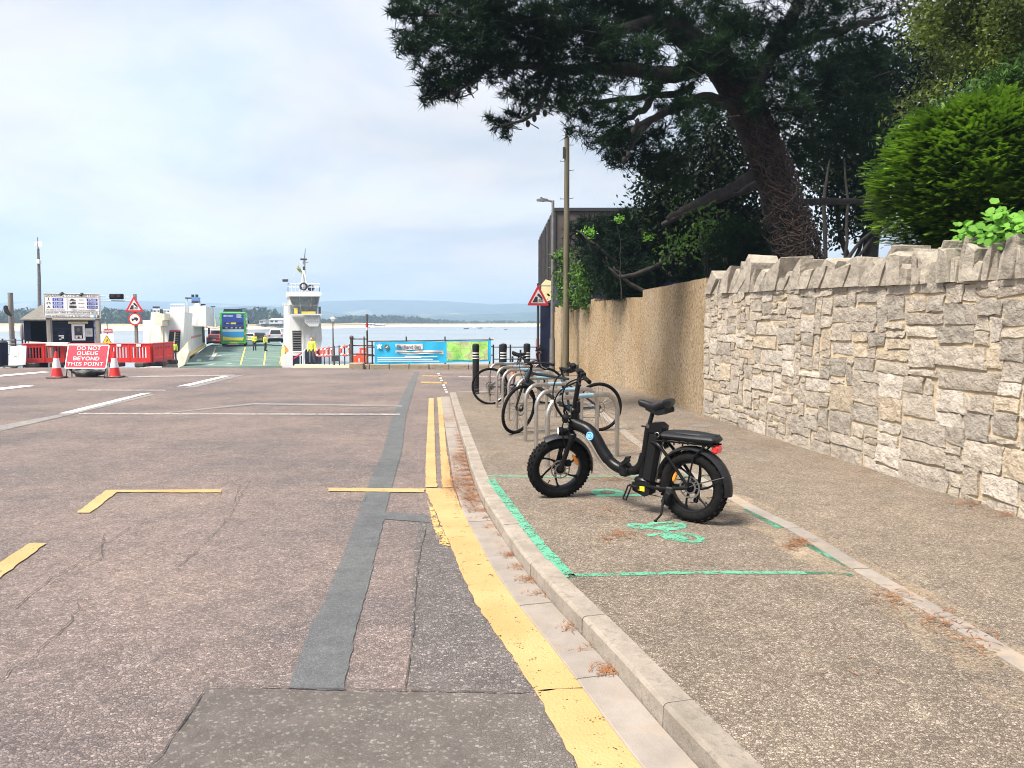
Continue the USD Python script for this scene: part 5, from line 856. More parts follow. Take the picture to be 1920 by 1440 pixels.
# far trees, across the water
MAT['farleaf'] = mkleaf('far_foliage', (.022, .045, .016), (.038, .07, .024), (.065, .10, .036), .1, nsc=.15)
def far_wood(name, crest, Y, label, seed, size, n_px=2.2, foot=None, scrub=1.0):
    q = np.random.RandomState(seed); P = []
    xs0, xs1 = crest[0][0], crest[-1][0]; x = xs0
    while x < xs1:
        yc = np.interp(x, [c[0] for c in crest], [c[1] for c in crest]) + q.uniform(-1, 3.5); base = foot if foot is not None else 612
        YY = Y(x) if callable(Y) else Y; YY *= q.uniform(.97, 1.06); c = D(x, yc, YY); b = SEA + 1.5; h = max(1.5, c[2] - b); w = min(h * .75, size) * q.uniform(.7, 1.2)
        n = 130; d = unit(q.normal(0, 1, (n, 3))); rr = q.uniform(.55, 1.0, (n, 1)) ** .6; p = np.array([c[0], YY, b + h * .52]) + d * rr * [w, w, h * .5] * (1 + .25 * (meshkit.fbm(d * 2.5 + x, 2, 1)[:, None] - .5))
        a = unit(q.normal(0, 1, (n, 3))) * w * .24; e = unit(q.normal(0, 1, (n, 3))) * w * .24; P.append(np.stack([p - a, p + e, p + a - e * .3], 1)); x += q.uniform(.35, .75) * w * FPX / YY
    return setting(name, tris_to_mesh(np.vstack(P)), MAT['farleaf'], kind='stuff', label=label)
far_wood('far_wood', [(-80, 588), (0, 583), (60, 580), (130, 590), (185, 588), (205, 578), (240, 581), (300, 584), (360, 590), (400, 592)], 430, 'far green wood behind the beach on the left', 51, 9)
far_wood('far_wood', [(395, 600), (425, 592), (450, 580), (480, 576), (500, 580), (520, 592), (545, 594), (580, 592)], 480, 'far clump of trees between the ferry towers', 52, 9)
far_wood('far_wood', [(580, 596), (610, 597), (650, 592), (690, 591), (730, 592), (770, 594), (820, 599), (870, 602), (930, 601), (1015, 602)], lambda x: float(np.interp(x, [600, 800, 1015], [640, 880, 1080])), 'far wooded shore right of the ferry', 53, 11)
# ------------------------------------------------------------------ left: works barriers, signs, kiosk
MAT['conered'] = mk('cone_red', (.47, .014, .012), (.54, .022, .018), sc=9, rough=.45); MAT['conewhite'] = mk('cone_sleeve', (.58, .56, .58), (.68, .66, .68), sc=20, rough=.35)
MAT['barrierred'] = mk('barrier_red', (.44, .012, .011), (.52, .02, .018), sc=4, rough=.5, dirt=(.42, .05, .04), dsc=6); MAT['footblack'] = mk('recycled_foot', (.035, .033, .032), (.07, .065, .06), sc=9, rough=.9)
MAT['signcrimson'] = mk('sign_crimson', (.44, .006, .028), (.50, .010, .036), sc=2, rough=.4); MAT['textwhite'] = mk('lettering_white', (.72, .71, .71), rough=.45); MAT['textdark'] = mk('lettering_dark', (.03, .03, .035), rough=.5)
MAT['greywhite'] = mk('board_white', (.60, .60, .60), (.66, .66, .66), sc=3, rough=.5, dirt=(.52, .52, .5), dsc=4); MAT['priceblue'] = mk('price_blue', (.02, .05, .30), rough=.45); MAT['slate'] = mk('kiosk_roof', (.11, .10, .09), (.17, .16, .14), sc=8, rough=.8, bump=.02, bsc=20, dirt=(.2, .14, .05), dsc=.8)
MAT['darkglass'] = mk('dark_glass', (.012, .013, .015), rough=.06, spec=.7); MAT['woodgrey'] = mk('grey_timber', (.13, .12, .11), (.22, .205, .19), sc=10, rough=.9, stretch=(1, 1, .1), bump=.006, bsc=30); MAT['signyellow'] = mk('sign_yellow', (.72, .48, .02), rough=.4)
MAT['plywood'] = mk('pale_plank', (.52, .51, .49), (.6, .59, .57), sc=4, rough=.7); MAT['cloth_pale'] = mk('pale_cloth', (.25, .25, .26), rough=.9); MAT['bagblack'] = mk('black_sack', (.010, .010, .011), (.022, .022, .023), sc=8, rough=.4, bump=.03, bsc=12)
def plane_of(a, b, d): return np.asarray(a, float), (np.asarray(b) - a), (np.asarray(d) - a)       # lower left, lower right, upper left corners
def onp(m, O, U_, V_, lift=.0):                                       # drawing in metres laid on a board
    w, h = np.linalg.norm(U_), np.linalg.norm(V_); u, v = U_ / w, V_ / h; n = np.cross(u, v); n /= np.linalg.norm(n); x = np.asarray(m[0]); return O + x[:, :1] * u + x[:, 1:2] * v + (x[:, 2:] + lift) * n, m[1]
def put(m, x, y): return m[0] + np.array([x, y, 0]), m[1]
def rect(x, y, w, h, d=.003): return box((x + w / 2, y + h / 2, d / 2), (w, h, d))
def rrect(w, h, r, d): return ext(Polygon([(r, r), (w - r, r), (w - r, h - r), (r, h - r)]).buffer(r, 6), d)
# queue sign
a, b, c = D(121, 691, 21.75), D(199.5, 691.6, 21.85), D(128, 646, 22.0); O, U_, V_ = plane_of(a, b, c); w, h = np.linalg.norm(U_), np.linalg.norm(V_)
qs = thing('queue_sign', 'red temporary sign reading DO NOT QUEUE BEYOND THIS POINT between two traffic cones', 'road sign', (*((a + b) / 2)[:2], 0))
pl = part(qs, 'sign_plate', onp(rrect(w, h, .03, .012), O, U_, V_), MAT['signwhite'], world=True); part(pl, 'red_face', onp(put(rrect(w - .05, h - .05, .022, .002), .025, .025), O, U_, V_, .012), MAT['signcrimson'], world=True)
for s, fx, yy, ww in (('DO NOT', .56, .775, .58), ('QUEUE', .54, .565, .52), ('BEYOND', .53, .345, .64), ('THIS POINT', .52, .12, .88)):
    part(pl, 'lettering', onp(put(fitx(text(s, h * .145, .002, False), ww * w * .97), w * fx - .04 * w, h * yy), O, U_, V_, .0145), MAT['textwhite'], world=True)
for x, y in ((126, 708), (198, 708.5)): part(qs, 'front_leg', tube([D(x, 691, 21.8), D(x - 2, y, 21.6)], .014, 6), MAT['blackmatt'], world=True)
for x, y in ((135, 708), (201, 706)): part(qs, 'rear_leg', tube([D(x - 2, 650, 22.1), D(x, y - 1, 22.25)], .014, 6), MAT['blackmatt'], world=True)
bg = thing('sandbag', 'black plastic sack slumped under the red queue sign', 'sandbag', G(166, 706, 0)); m = ball((0, 0, .09), 1, 3, (.50, .2, .12)); m = (m[0] * 1.0, m[1]); v = m[0]; v[:, 2] = np.maximum(v[:, 2] + (meshkit.fbm(v * 5, 3, 2) - .5) * .16 + .05 * (np.abs(v[:, 0]) > .3), 0.002); part(bg, 'sack', (v, m[1]), MAT['bagblack'], True); part(bg, 'tied_neck', hull([(-.42, -.03, .15), (-.5, .02, .24), (-.56, -.04, .2), (-.45, .05, .1), (-.52, -.05, .26)]), MAT['bagblack'])
def cone(loc, lab, first=None):
    if first: return copy(first, lab, loc)
    t = thing('traffic_cone', lab, 'traffic cone', loc, 0, 'red and white traffic cones'); r = lambda z: .165 - .135 * z / .74
    part(t, 'base', rbox((0, 0, .022), (.42, .42, .044), .02), MAT['footblack'])
    part(t, 'lower_body', lathe([(r(.0) + .01, .04), (r(.07), .07), (r(.29), .29)], 20), MAT['conered'], smooth=True); part(t, 'white_sleeve', lathe([(r(.29), .288), (r(.29) + .004, .29), (r(.56) + .004, .56), (r(.56), .562)], 20), MAT['conewhite'], smooth=40)
    part(t, 'tip', lathe([(r(.56), .56), (r(.74), .74), (.012, .755), (1e-4, .755)], 20), MAT['conered'], smooth=40); return t
c0 = cone(G(107, 709, 0), 'red and white traffic cone left of the red queue sign'); cone(G(215.5, 708, 0), 'red and white traffic cone right of the red queue sign', c0)
# barriers
def barrier(lab, x0, x1, Y0, Y1, white=False):
    P0, P1 = D(x0, 680, Y0), D(x1, 680, Y1); P0[2] = P1[2] = float(road_z(min(Y0, EDGE))); dv = (P1 - P0)[:2]; L = np.linalg.norm(dv); t = thing('works_barrier', lab, 'barrier', P0, math.atan2(dv[1], dv[0]), 'red plastic works barriers'); z0, z1 = .16, .80
    hol = [];
    for c in (L * .27, L * .73):
        for k in range(5): hol.append(Polygon([(c + (k - 2) * L * .072 - .026, z0 + .16), (c + (k - 2) * L * .072 + .026, z0 + .16), (c + (k - 2) * L * .072 + .026, z1 - .12), (c + (k - 2) * L * .072 - .026, z1 - .12)]).buffer(.008))
    P = Polygon([(.02, z0), (L - .02, z0), (L - .02, z1), (.02, z1)]).buffer(.015)
    for q_ in hol: P = P.difference(q_)
    part(t, 'panel', xf(ext(P, .05), (0, .025, 0), UP), MAT['barrierred']); part(t, 'top_rail', rbox((L / 2, 0, z1 + .012), (L, .085, .06), .02), MAT['barrierred'])
    for x in (.03, L - .03, L / 2): part(t, 'upright', rbox((x, 0, (z0 + z1) / 2), (.06, .075, z1 - z0 + .03), .015), MAT['barrierred'])
    for x in (L * .2, L * .8): part(t, 'foot', rbox((x, -.02, .075), (.36, .5, .16), .03), MAT['footblack'])
    if white:
        for c in (L * .27, L * .73): part(t, 'reflective_patch', box((c, -.045, z1 - .04), (.17, .004, .09)), MAT['conewhite'])
    return t
barrier('red plastic works barrier at the left end of the row in front of the kiosk', 44, 122, 27.2, 27.6); barrier('red plastic works barrier mostly hidden behind the queue sign', 124, 203, 27.6, 27.6); barrier('red plastic works barrier with white reflective patches right of the queue sign', 204, 284, 27.6, 27.5, True); barrier('red plastic works barrier at the right end, angled away towards the ferry', 286, 325, 27.6, 29.8)
pk_ = thing('white_plank', 'long white plank lying along the top of the left red barriers', 'plank', D(55, 646, 27.5)); part(pk_, 'plank', xf(rbox((0, 0, 0), (1.5, .12, .13), .01, RY(.02)), D(90, 645, 27.45)), MAT['plywood'], world=True); part(pk_, 'end_batten', xf(rbox((0, 0, 0), (.05, .13, .14), .008), D(55, 644, 27.45)), MAT['woodgrey'], world=True)
# kiosk
KY = 37.0; K = lambda x, y, Y=KY: D(x, y, Y); kz = -1.0; kx0, kx1 = K(44, 600)[0], K(180, 600)[0]; ke = K(100, 599)[2]
ki = thing('ticket_kiosk', 'dark navy ticket kiosk with low grey pitched roof and white framed window', 'kiosk', (kx0, KY, kz))
dx0, dx1 = K(56, 600)[0], K(84, 600)[0]
def _turn(v):                                                        # the kiosk faces the waiting cars: turned about its left front corner
    t, d = (v[:, 0] - kx0) * .88, v[:, 1] - KY; c_, s_ = math.cos(.5), math.sin(.5); return np.c_[kx0 + t * c_ - d * s_, KY + t * s_ + d * c_, v[:, 2]]
_WARP.append(_turn)
for x0, x1, z0, z1 in ((kx0, dx0, kz, ke), (dx1, kx1, kz, ke), (dx0, dx1, ke - .12, ke)): part(ki, 'wall', box(((x0 + x1) / 2, KY + .05, (z0 + z1) / 2), (x1 - x0, .1, z1 - z0)), MAT['navy'], world=True)
part(ki, 'side_wall', box((kx0 + .05, KY + 1.6, (kz + ke) / 2), (.1, 3.0, ke - kz)), MAT['navy'], world=True); part(ki, 'side_wall', box((kx1 - .05, KY + 1.6, (kz + ke) / 2), (.1, 3.0, ke - kz)), MAT['navy'], world=True); part(ki, 'rear_wall', box(((kx0 + kx1) / 2, KY + 3.15, (kz + ke) / 2), (kx1 - kx0, .1, ke - kz)), MAT['navy'], world=True); part(ki, 'partition', box((dx1 + .04, KY + 1.6, (kz + ke) / 2), (.06, 3.0, ke - kz)), MAT['navy'], world=True)
e = .18; r0, r1 = K(55, 572, KY + 1.6), K(184, 572, KY + 1.6); rz_ = K(60, 572, KY + 1.6)[2]
part(ki, 'roof', hull([(kx0 - e, KY - e, ke), (kx1 + e, KY - e, ke), (kx1 + e, KY + 3.4, ke), (kx0 - e, KY + 3.4, ke), (kx0 - e, KY - e, ke - .05), (kx1 + e, KY - e, ke - .05), (kx1 + e, KY + 3.4, ke - .05), (kx0 - e, KY + 3.4, ke - .05), (kx0 + .75, KY + 1.6, rz_), (kx1 - .3, KY + 1.6, rz_)]), MAT['slate'], world=True)
for k in range(9): z = kz + .35 + k * .32; part(ki, 'board_line', box(((dx1 + kx1) / 2, KY - .004, z), (kx1 - dx1, .012, .018)), MAT['steel_dark'], world=True) if z < ke - .1 else None
a, b = K(134, 639), K(158.5, 608); fx0, fz0, fx1, fz1 = a[0], a[2], b[0], b[2]; wf = part(ki, 'window_frame', xf(ext(Polygon([(fx0, fz0), (fx1, fz0), (fx1, fz1), (fx0, fz1)], [[(fx0 + .13, fz0 + .08), (fx1 - .12, fz0 + .08), (fx1 - .12, fz1 - .09), (fx0 + .13, fz1 - .09)]]), .06), (0, KY - .002, 0), UP), MAT['textwhite'], world=True)
part(wf, 'pane', box(((fx0 + fx1) / 2, KY - .02, (fz0 + fz1) / 2), (fx1 - fx0 - .2, .02, fz1 - fz0 - .12)), MAT['darkglass'], world=True); part(wf, 'counter_notice', xf(ext(Polygon([(-.16, 0), (-.05, 0), (-.05, .09), (.05, .09), (.05, 0), (.16, 0), (.16, .14), (-.16, .14)]), .01), ((fx0 + fx1) / 2, KY - .034, fz0 + .1), UP), MAT['textwhite'], world=True); part(wf, 'round_grille', xf(cyl((0, 0, 0), .09, .01, 20), ((fx0 + fx1) / 2, KY - .032, (fz0 + fz1) / 2 + .13), RX(math.pi / 2)), MAT['galv'], world=True)
a, b = K(126.7, 607), K(164.5, 603); part(ki, 'yellow_strip_sign', box(((a[0] + b[0]) / 2, KY - .03, (a[2] + b[2]) / 2), (b[0] - a[0], .05, b[2] - a[2])), MAT['cream'], world=True)
a, b = K(160, 632), K(173, 616); nt = part(ki, 'notice', box(((a[0] + b[0]) / 2, KY - .015, (a[2] + b[2]) / 2), (b[0] - a[0], .02, b[2] - a[2])), MAT['greywhite'], world=True)
for k in range(5): part(nt, 'notice_line', box(((a[0] + b[0]) / 2, KY - .027, a[2] + (b[2] - a[2]) * (.2 + .15 * k)), ((b[0] - a[0]) * .7, .003, .014)), MAT['signblack'], world=True)
a, b = K(108, 660), K(121, 620); mc = part(ki, 'ticket_machine', box(((a[0] + b[0]) / 2, KY - .1, (a[2] + b[2]) / 2), (b[0] - a[0], .19, b[2] - a[2])), MAT['navy'], world=True)
for x, y, w_, h_ in ((109, 630, 10, 2.4), (114, 633.5, 5, 3), (110, 636.5, 4, 2)): part(mc, 'panel', box((K(x + w_ / 2, y, KY)[0], KY - .2, K(x, y, KY)[2]), (px(w_, KY), .012, px(h_, KY))), MAT['greywhite'], world=True)
part(ki, 'corner_sign', box((K(178, 620)[0], KY - .01, K(178, 626)[2]), (.10, .03, 1.2)), mk('blue_white_strip', (.05, .08, .3), (.5, .5, .56), sc=9, rough=.5), world=True)
for k, x in enumerate((61, 65)): part(ki, 'hanging_coat', xf(ball((0, 0, 0), 1, 2, (.13, .1, .42)), K(x, 622, KY + .9)), MAT['cloth_pale'], smooth=True, world=True)
_WARP.clear()
# price board
PY = 34.0; O, U_, V_ = plane_of(D(82.5, 596, PY), D(188, 597.5, PY), D(81, 549.5, PY)); w, h = np.linalg.norm(U_), np.linalg.norm(V_)
pb = thing('price_board', 'large white ferry price board on two grey timber posts in front of the kiosk', 'sign', (*((O + U_ / 2)[:2]), -.8)); bd = part(pb, 'board', onp(rrect(w, h, .03, .06), O, U_, V_, -.06), MAT['greywhite'], world=True); part(bd, 'border', onp(ext(Polygon([(.02, .02), (w - .02, .02), (w - .02, h - .02), (.02, h - .02)], [[(.05, .05), (w - .05, .05), (w - .05, h - .05), (.05, h - .05)]]), .003), O, U_, V_, .001), MAT['galv'], world=True)
L_ = lambda s, hh, x, y, ww: onp(put(fitx(text(s, hh, .003, False), ww), x, y), O, U_, V_, .002)
for s, hh, x, y, ww in (('SANDBANKS TO SHELL BAY FERRY', .095, w * .5, h * .875, w * .93), ('PLEASE READ TERMS & CONDITIONS BEFORE TRAVEL', .065, w * .5, h * .20, w * .93), ('www.sandbanksferry.co.uk / 01929 450203', .08, w * .43, h * .055, w * .78), ('PAY HERE ON THIS SIDE', .035, w * .21, h * .32, w * .32), ('EXACT CHANGE APPRECIATED', .035, w * .72, h * .32, w * .4)): part(bd, 'lettering', L_(s, hh, x, y, ww), MAT['textdark'], world=True)
for y in (.28, .16, .845): part(bd, 'rule', onp(rect(w * .03, h * y, w * .94, .012), O, U_, V_, .001), MAT['textdark'], world=True)
part(bd, 'divider', onp(rect(w * .415, h * .34, .012, h * .46), O, U_, V_, .001), MAT['textdark'], world=True)
for k in range(3):
    y = h * (.70 - .145 * k)
    for x, s in ((.16, '£1.00'), (.77, ('£5.00', '£10.00', '£10.00')[k])): bp = part(bd, 'price_panel', onp(rect(w * x, y - .01, w * .19, h * .115), O, U_, V_, .001), MAT['priceblue'], world=True); part(bp, 'price', L_(s, .08, w * (x + .095), y + .012, w * .14), MAT['textwhite'], world=True)
    yy = y + .01
    if k == 0: g1 = cat(put(cyl((0, 0, 0), .022, .003, 10), w * .09, yy + .10), put(tri2d(LineString([(0, .08), (0, .04), (-.03, 0)]).buffer(.012).union(LineString([(0, .04), (.03, 0)]).buffer(.012))), w * .09, yy))
    elif k == 1: g1 = cat(*[put(tri2d(LineString([(.035 * math.cos(t), .035 * math.sin(t)) for t in np.linspace(0, 6.28, 14)]).buffer(.007)), w * .09 + d, yy + .03) for d in (-.06, .06)], put(tri2d(LineString([(-.06, .03), (-.02, .075), (.05, .08), (.06, .03)]).buffer(.007)), w * .09, yy))
    else: g1 = put(tri2d(Polygon([(-.09, 0), (-.03, .05), (0, .09), (.03, .05), (.09, 0)])), w * .09, yy)
    part(bd, 'pictogram', onp(g1, O, U_, V_, .004), MAT['textdark'], world=True)
    shape = (Polygon([(-.13, 0), (.13, 0), (.13, .04), (.06, .045), (.02, .085), (-.06, .085), (-.1, .045), (-.13, .04)]), Polygon([(-.13, 0), (.13, 0), (.13, .12), (-.04, .12), (-.04, .07), (-.09, .06), (-.13, .03)]), Polygon([(-.16, 0), (.16, 0), (.16, .10), (-.16, .10)]))[k]
    part(bd, 'pictogram', onp(put(tri2d(shape), w * .52, yy), O, U_, V_, .004), MAT['textdark'], world=True); part(bd, 'small_print', L_(('CARS', 'VANS TRUCKS', 'COACHES')[k], .04, w * .67, yy + .02, w * (.08 if k == 0 else .11)), MAT['galv'], world=True)
for x, m_, s in ((.905, 'reflblue', 't'), (.96, 'textdark', 'f')):
    if m_ == 'reflblue': MAT[m_] = mk('icon_blue', (.05, .30, .55), rough=.4)
    ic = part(bd, 'social_icon', onp(rect(w * x - .045, h * .05, .095, .095), O, U_, V_, .001), MAT[m_], world=True); part(ic, 'icon_letter', L_(s, .055, w * x, h * .05 + .02, .03), MAT['textwhite'], world=True)
for x in (92, 184): p = D(x, 600, PY + .12); part(pb, 'post', box((p[0], p[1], (p[2] - 1.0) / 2 + .3), (.17, .16, p[2] + 1.6)), MAT['woodgrey'], world=True)
for x, y in ((115.5, 551), (152.6, 552.5)): p = D(x, y, PY - .25); fl = part(pb, 'flood_lamp', xf(rbox((0, 0, 0), (.13, .2, .12), .03, RX(.5)), p), MAT['steel_dark'], world=True); part(fl, 'lamp_arm', tube([p, p + [0, .28, .02]], .015, 6), MAT['galv'], world=True)
# height gantry wire box
gx = thing('matrix_box', 'long dark message box hung on a wire between the price board and the sign post', 'display', D(218, 556, PY)); a, b = D(206.5, 561, PY), D(230.5, 551, PY); bx_ = part(gx, 'case', rbox(((a + b) / 2), (b[0] - a[0], .2, b[2] - a[2]), .03), MAT['blackmatt'], world=True)
for s in (-.13, .13): part(bx_, 'dull_lamp', box(((a + b) / 2) + [s, -.102, .02], (.12, .006, .05)), mk(f'dull_red_{int(s>0)}', (.10, .02, .02), rough=.5), world=True)
part(gx, 'wire', tube([D(187, 555, PY), D(206, 555.5, PY)], .012, 6), MAT['galv'], world=True); part(gx, 'wire', tube([D(230, 556, PY), D(258, 556, PY)], .018, 6), MAT['galv'], world=True); part(gx, 'lower_bar', tube([D(187, 563.5, PY), D(252, 565, PY)], .022, 6), MAT['galv'], world=True)
SY = 33.0; wsn = thing('road_sign_pair', 'tall grey post with red quayside triangle above a round red bordered sign', 'road sign', D(257, 690, SY) * [1, 1, 0] + [0, 0, -.4]); p = D(256.5, 690, SY); tpz = D(256, 551, SY)[2]; part(wsn, 'post', box((p[0], SY + .1, tpz / 2 - .2), (.105, .105, tpz + .4)), MAT['woodgrey'], world=True)
sO = np.array([D(255.5, 585, SY)[0], SY, D(255.5, 585, SY)[2]]); wsn.loc = np.array([p[0], SY, -.4]); stage.GetPrimAtPath(wsn.path).GetAttribute('xformOp:translate').Set(tuple(map(float, wsn.loc)))
quay_sign(wsn, .80, sO[2] + .4, -.012, None)
cc = D(256, 598.4, SY); R0 = px(12, SY); ci = part(wsn, 'round_plate', xf(cyl((0, 0, 0), R0, .01, 32), (0, 0, cc[2] + .4), RX(math.pi / 2)), MAT['signred']); part(ci, 'white_field', xf(cyl((0, 0, 0), R0 * .78, .004, 32), (0, -.0105, cc[2] + .4), RX(math.pi / 2)), MAT['pinkwhite'])
part(ci, 'lorry_pictogram', xf(cat(tri2d(Polygon([(-.14, -.03), (.14, -.03), (.15, .03), (.08, .08), (-.02, .08), (-.03, .02), (-.14, .03)])), *[put(cyl((0, 0, 0), .035, .003, 14), s, -.045) for s in (-.09, .08)]), (0, -.016, cc[2] + .4), UP), MAT['signblack'])
WY = 31.0; ws = thing('danger_signs', 'small red notice above a white board with yellow warning triangle', 'sign', D(202, 660, WY) * [1, 1, 0]); part(ws, 'post', cyl(D(203, 660, WY + .06) * [1, 1, 0] + [0, 0, -.4], .02, D(203, 606, WY)[2] + .4, 8), MAT['galv'], world=True)
for nm, x0, x1, y0, y1, m_ in (('red_notice', 194.5, 211, 617, 624, 'signred'), ('white_board', 189, 213, 626, 648, 'signwhite'), ('red_footer', 190, 213, 648.5, 652, 'signred')): a, b = D(x0, y1, WY), D(x1, y0, WY); hh = part(ws, nm, box((a + b) / 2, (b[0] - a[0], .012, b[2] - a[2])), MAT[m_], world=True); (part(hh, 'lettering', xf(fitx(text('DANGER', .07, .003), (b[0] - a[0]) * .8), ((a[0] + b[0]) / 2, WY - .008, a[2] + .04), UP), MAT['pinkwhite'], world=True) if nm == 'red_notice' else None)
tb = D(201, 644.5, WY); ty = part(ws, 'warning_triangle', xf(ext(rtri(px(19, WY), .02), .004), (tb[0], WY - .007, tb[2]), UP), MAT['signblack'], world=True); part(ty, 'yellow_field', xf(ext(rtri(px(15.5, WY), .015), .004), (tb[0], WY - .010, tb[2] + .022), UP), MAT['signyellow'], world=True); part(ty, 'symbol', xf(tri2d(Polygon([(0, .06), (.05, .12), (.02, .13), (.06, .2), (-.03, .13), (0, .12), (-.05, .07)])), (tb[0], WY - .015, tb[2] + .02), UP), MAT['signblack'], world=True)
# masts and posts on the far left
MY = 42.0; ms = thing('camera_mast', 'tall thin grey mast with panel aerials at its top behind the kiosk', 'mast', D(75, 640, MY) * [1, 1, 0] + [0, 0, -1.2]); part(ms, 'pole', tube([D(75.5, 690, MY), D(73.5, 520, MY), D(71.5, 466, MY)], [.10, .085, .06], 10), MAT['galv'], world=True); part(ms, 'spike', tube([D(71.5, 467, MY), D(70.5, 445, MY)], [.03, .015], 6), MAT['galv'], world=True)
for x in (67.5, 73.5, 78): part(ms, 'panel_aerial', box(D(x, 457.5, MY), (.13, .05, px(9, MY))), MAT['greywhite'], world=True)
part(ms, 'camera', rbox(D(72.5, 491, MY - .1), (.2, .2, .24), .03), MAT['greywhite'], world=True)
LY = 30.0; lp2 = thing('mirror_post', 'leaning grey timber post with a round mirror at the left edge', 'post', D(24, 680, LY) * [1, 1, 0]); part(lp2, 'post', tube([D(25, 690, LY), D(19, 549, LY)], [.10, .095], 10), MAT['woodgrey'], smooth=40, world=True); part(lp2, 'mirror', xf(cyl((0, 0, 0), .22, .05, 24), D(14, 583, LY - .1), RY(1.1)), MAT['steel_dark'], world=True)
AY = 26.6; ab = thing('a_board', 'white folding board standing on the road at the left edge', 'sign', D(25, 684, AY) * [1, 1, 0]); 
for yo, xo in ((0, 0), (.35, .05)): c_ = [D(16, 685, AY), D(33, 685, AY), D(34.5, 649, AY + .12), D(20, 649, AY + .12)]; c_ = [q_ + [xo, yo, 0] for q_ in c_]; part(ab, 'panel', hull([q_ + [0, d, 0] for q_ in c_ for d in (0, .03)]), MAT['signwhite'], world=True)
part(ab, 'slot', box(D(25, 664, AY + .02), (.13, .03, .012)), MAT['signblack'], world=True); part(ab, 'foot_board', box(D(25, 686.5, AY + .15), (.5, .5, .03)), MAT['footblack'], world=True)
bn = thing('litter_bin', 'dark litter bin at the far left edge beside the railing', 'bin', D(3, 678, 27.5) * [1, 1, 0]); part(bn, 'body', cyl(D(3, 678, 27.5) * [1, 1, 0], .20, .86, 20, .22), MAT['navy'], smooth=40, world=True); part(bn, 'lid', cyl(D(3, 678, 27.5) * [1, 1, 0] + [0, 0, .86], .23, .08, 20, .15), MAT['steel_dark'], smooth=40, world=True)
def railing(name, lab, P, heights, post_r=.03, rail_r=.022, mat='steel_dark', ph=None, cat_='railing', group=None):
    t = thing(name, lab, cat_, P[0], group=group); H_ = ph or heights[-1] + .06
    for p in P: part(t, 'post', cyl(p - [0, 0, .05], post_r, H_ + .05, 8), MAT[mat], smooth=40, world=True)
    for hh in heights: part(t, 'rail', tube([p + [0, 0, hh] for p in P], rail_r, 6), MAT[mat], world=True)
    return t
railing('quay_railing', 'dark iron railing at the left edge beside the kiosk', [np.array([*D(x, 660, 29.5)[:2], -.1]) for x in (-30, 6, 30, 43)], (.45, .85, 1.0))
# ------------------------------------------------------------------ right: sea wall, fence, banner
MAT['quaystone'] = mk('quay_stone', (.22, .175, .12), (.31, .25, .18), sc=4, rough=.95, bump=.02, bsc=14, dirt=(.14, .115, .08), dsc=4); MAT['bannerblue'] = mk('banner_blue', (.015, .34, .58), (.02, .39, .64), sc=2, rough=.5); MAT['ruststeel'] = mk('weathered_rail', (.04, .035, .035), (.09, .07, .06), sc=9, rough=.7)
MAT['mapprint'] = usdkit.material(stage, '/World/Looks/map_print', {'g': ('geometry', {}), 'n': ('noise_texture', {'scale': 1.7, 'detail': 7, 'roughness': .62}), 'v': ('voronoi_texture', {'scale': 3.2, 'feature': 'distance_to_edge'}), 'r': ('rgb_ramp', {'ramp': [(.34, (.10, .38, .16)), (.42, (.24, .52, .10)), (.52, (.36, .62, .16)), (.58, (.40, .36, .26)), (.66, (.20, .46, .12))]}), 'e': ('map_range', {'from_min': .0, 'from_max': .03}), 'm': ('mix', {'color1': (.16, .22, .12)}), 'p': ('principled_bsdf', {'roughness': .5})}, [('g.position', 'n.vector'), ('g.position', 'v.vector'), ('n.fac', 'r.fac'), ('v.distance', 'e.value'), ('e.result', 'm.fac'), ('r.color', 'm.color2'), ('m.color', 'p.base_color')], surface='p.BSDF')
QY = 26.3; qw = thing('sea_wall', 'low stone kerb wall along the water under the banner fence', 'wall', (D(656, 690, QY)[0], QY, 0)); xa = D(656, 690, QY)[0]; n = 13; r = random.Random(5)
for k in range(n): x0 = xa + k * .68; part(qw, 'wall_stone', rbox((x0 + .34, QY + .15 + r.uniform(-.012, .012), .03), (.665, .36, .22 + r.uniform(-.01, .01)), .02), MAT['quaystone'], world=True)
part(qw, 'quay_face', box((xa + 6, QY + .6, -1.5), (12.0, .56, 3.0)), MAT['quaystone'], world=True); part(qw, 'end_pier', rbox((D(664, 690, QY)[0] + .1, QY + .1, .05), (.5, .5, .30), .03), MAT['quaystone'], world=True)
FY = 26.45; fx = lambda x: D(x, 660, FY)[0]; fz = lambda y: float(D(800, y, FY)[2]); fnc = thing('banner_fence', 'dark metal tube fence on the low sea wall carrying the blue banner', 'fence', (fx(660), FY, .13))
part(fnc, 'end_post', cyl((fx(659.5), FY, .1), .055, fz(634) - .1, 12), MAT['ruststeel'], smooth=40, world=True); part(fnc, 'finial', ball((fx(659.5), FY, fz(633)), .075, 2), MAT['ruststeel'], smooth=True, world=True)
for x, y in ((683, 631), (698, 640), (762, 631), (834.5, 631), (918, 633)): part(fnc, 'post', cyl((fx(x), FY, .1), .026, fz(y) - .1, 10), MAT['ruststeel'], smooth=40, world=True)
for y0, y1, x0, x1 in ((635.6, 635.6, 660, 690), (648, 648, 660, 700), (664, 665, 660, 700), (681, 681, 660, 700), (640, 637, 690, 925), (651, 650, 690, 924), (667, 666, 690, 924)): part(fnc, 'rail', tube([(fx(x0), FY + .03, fz(y0)), (fx(x1), FY + .03, fz(y1))], .02, 8), MAT['ruststeel'], smooth=40, world=True)
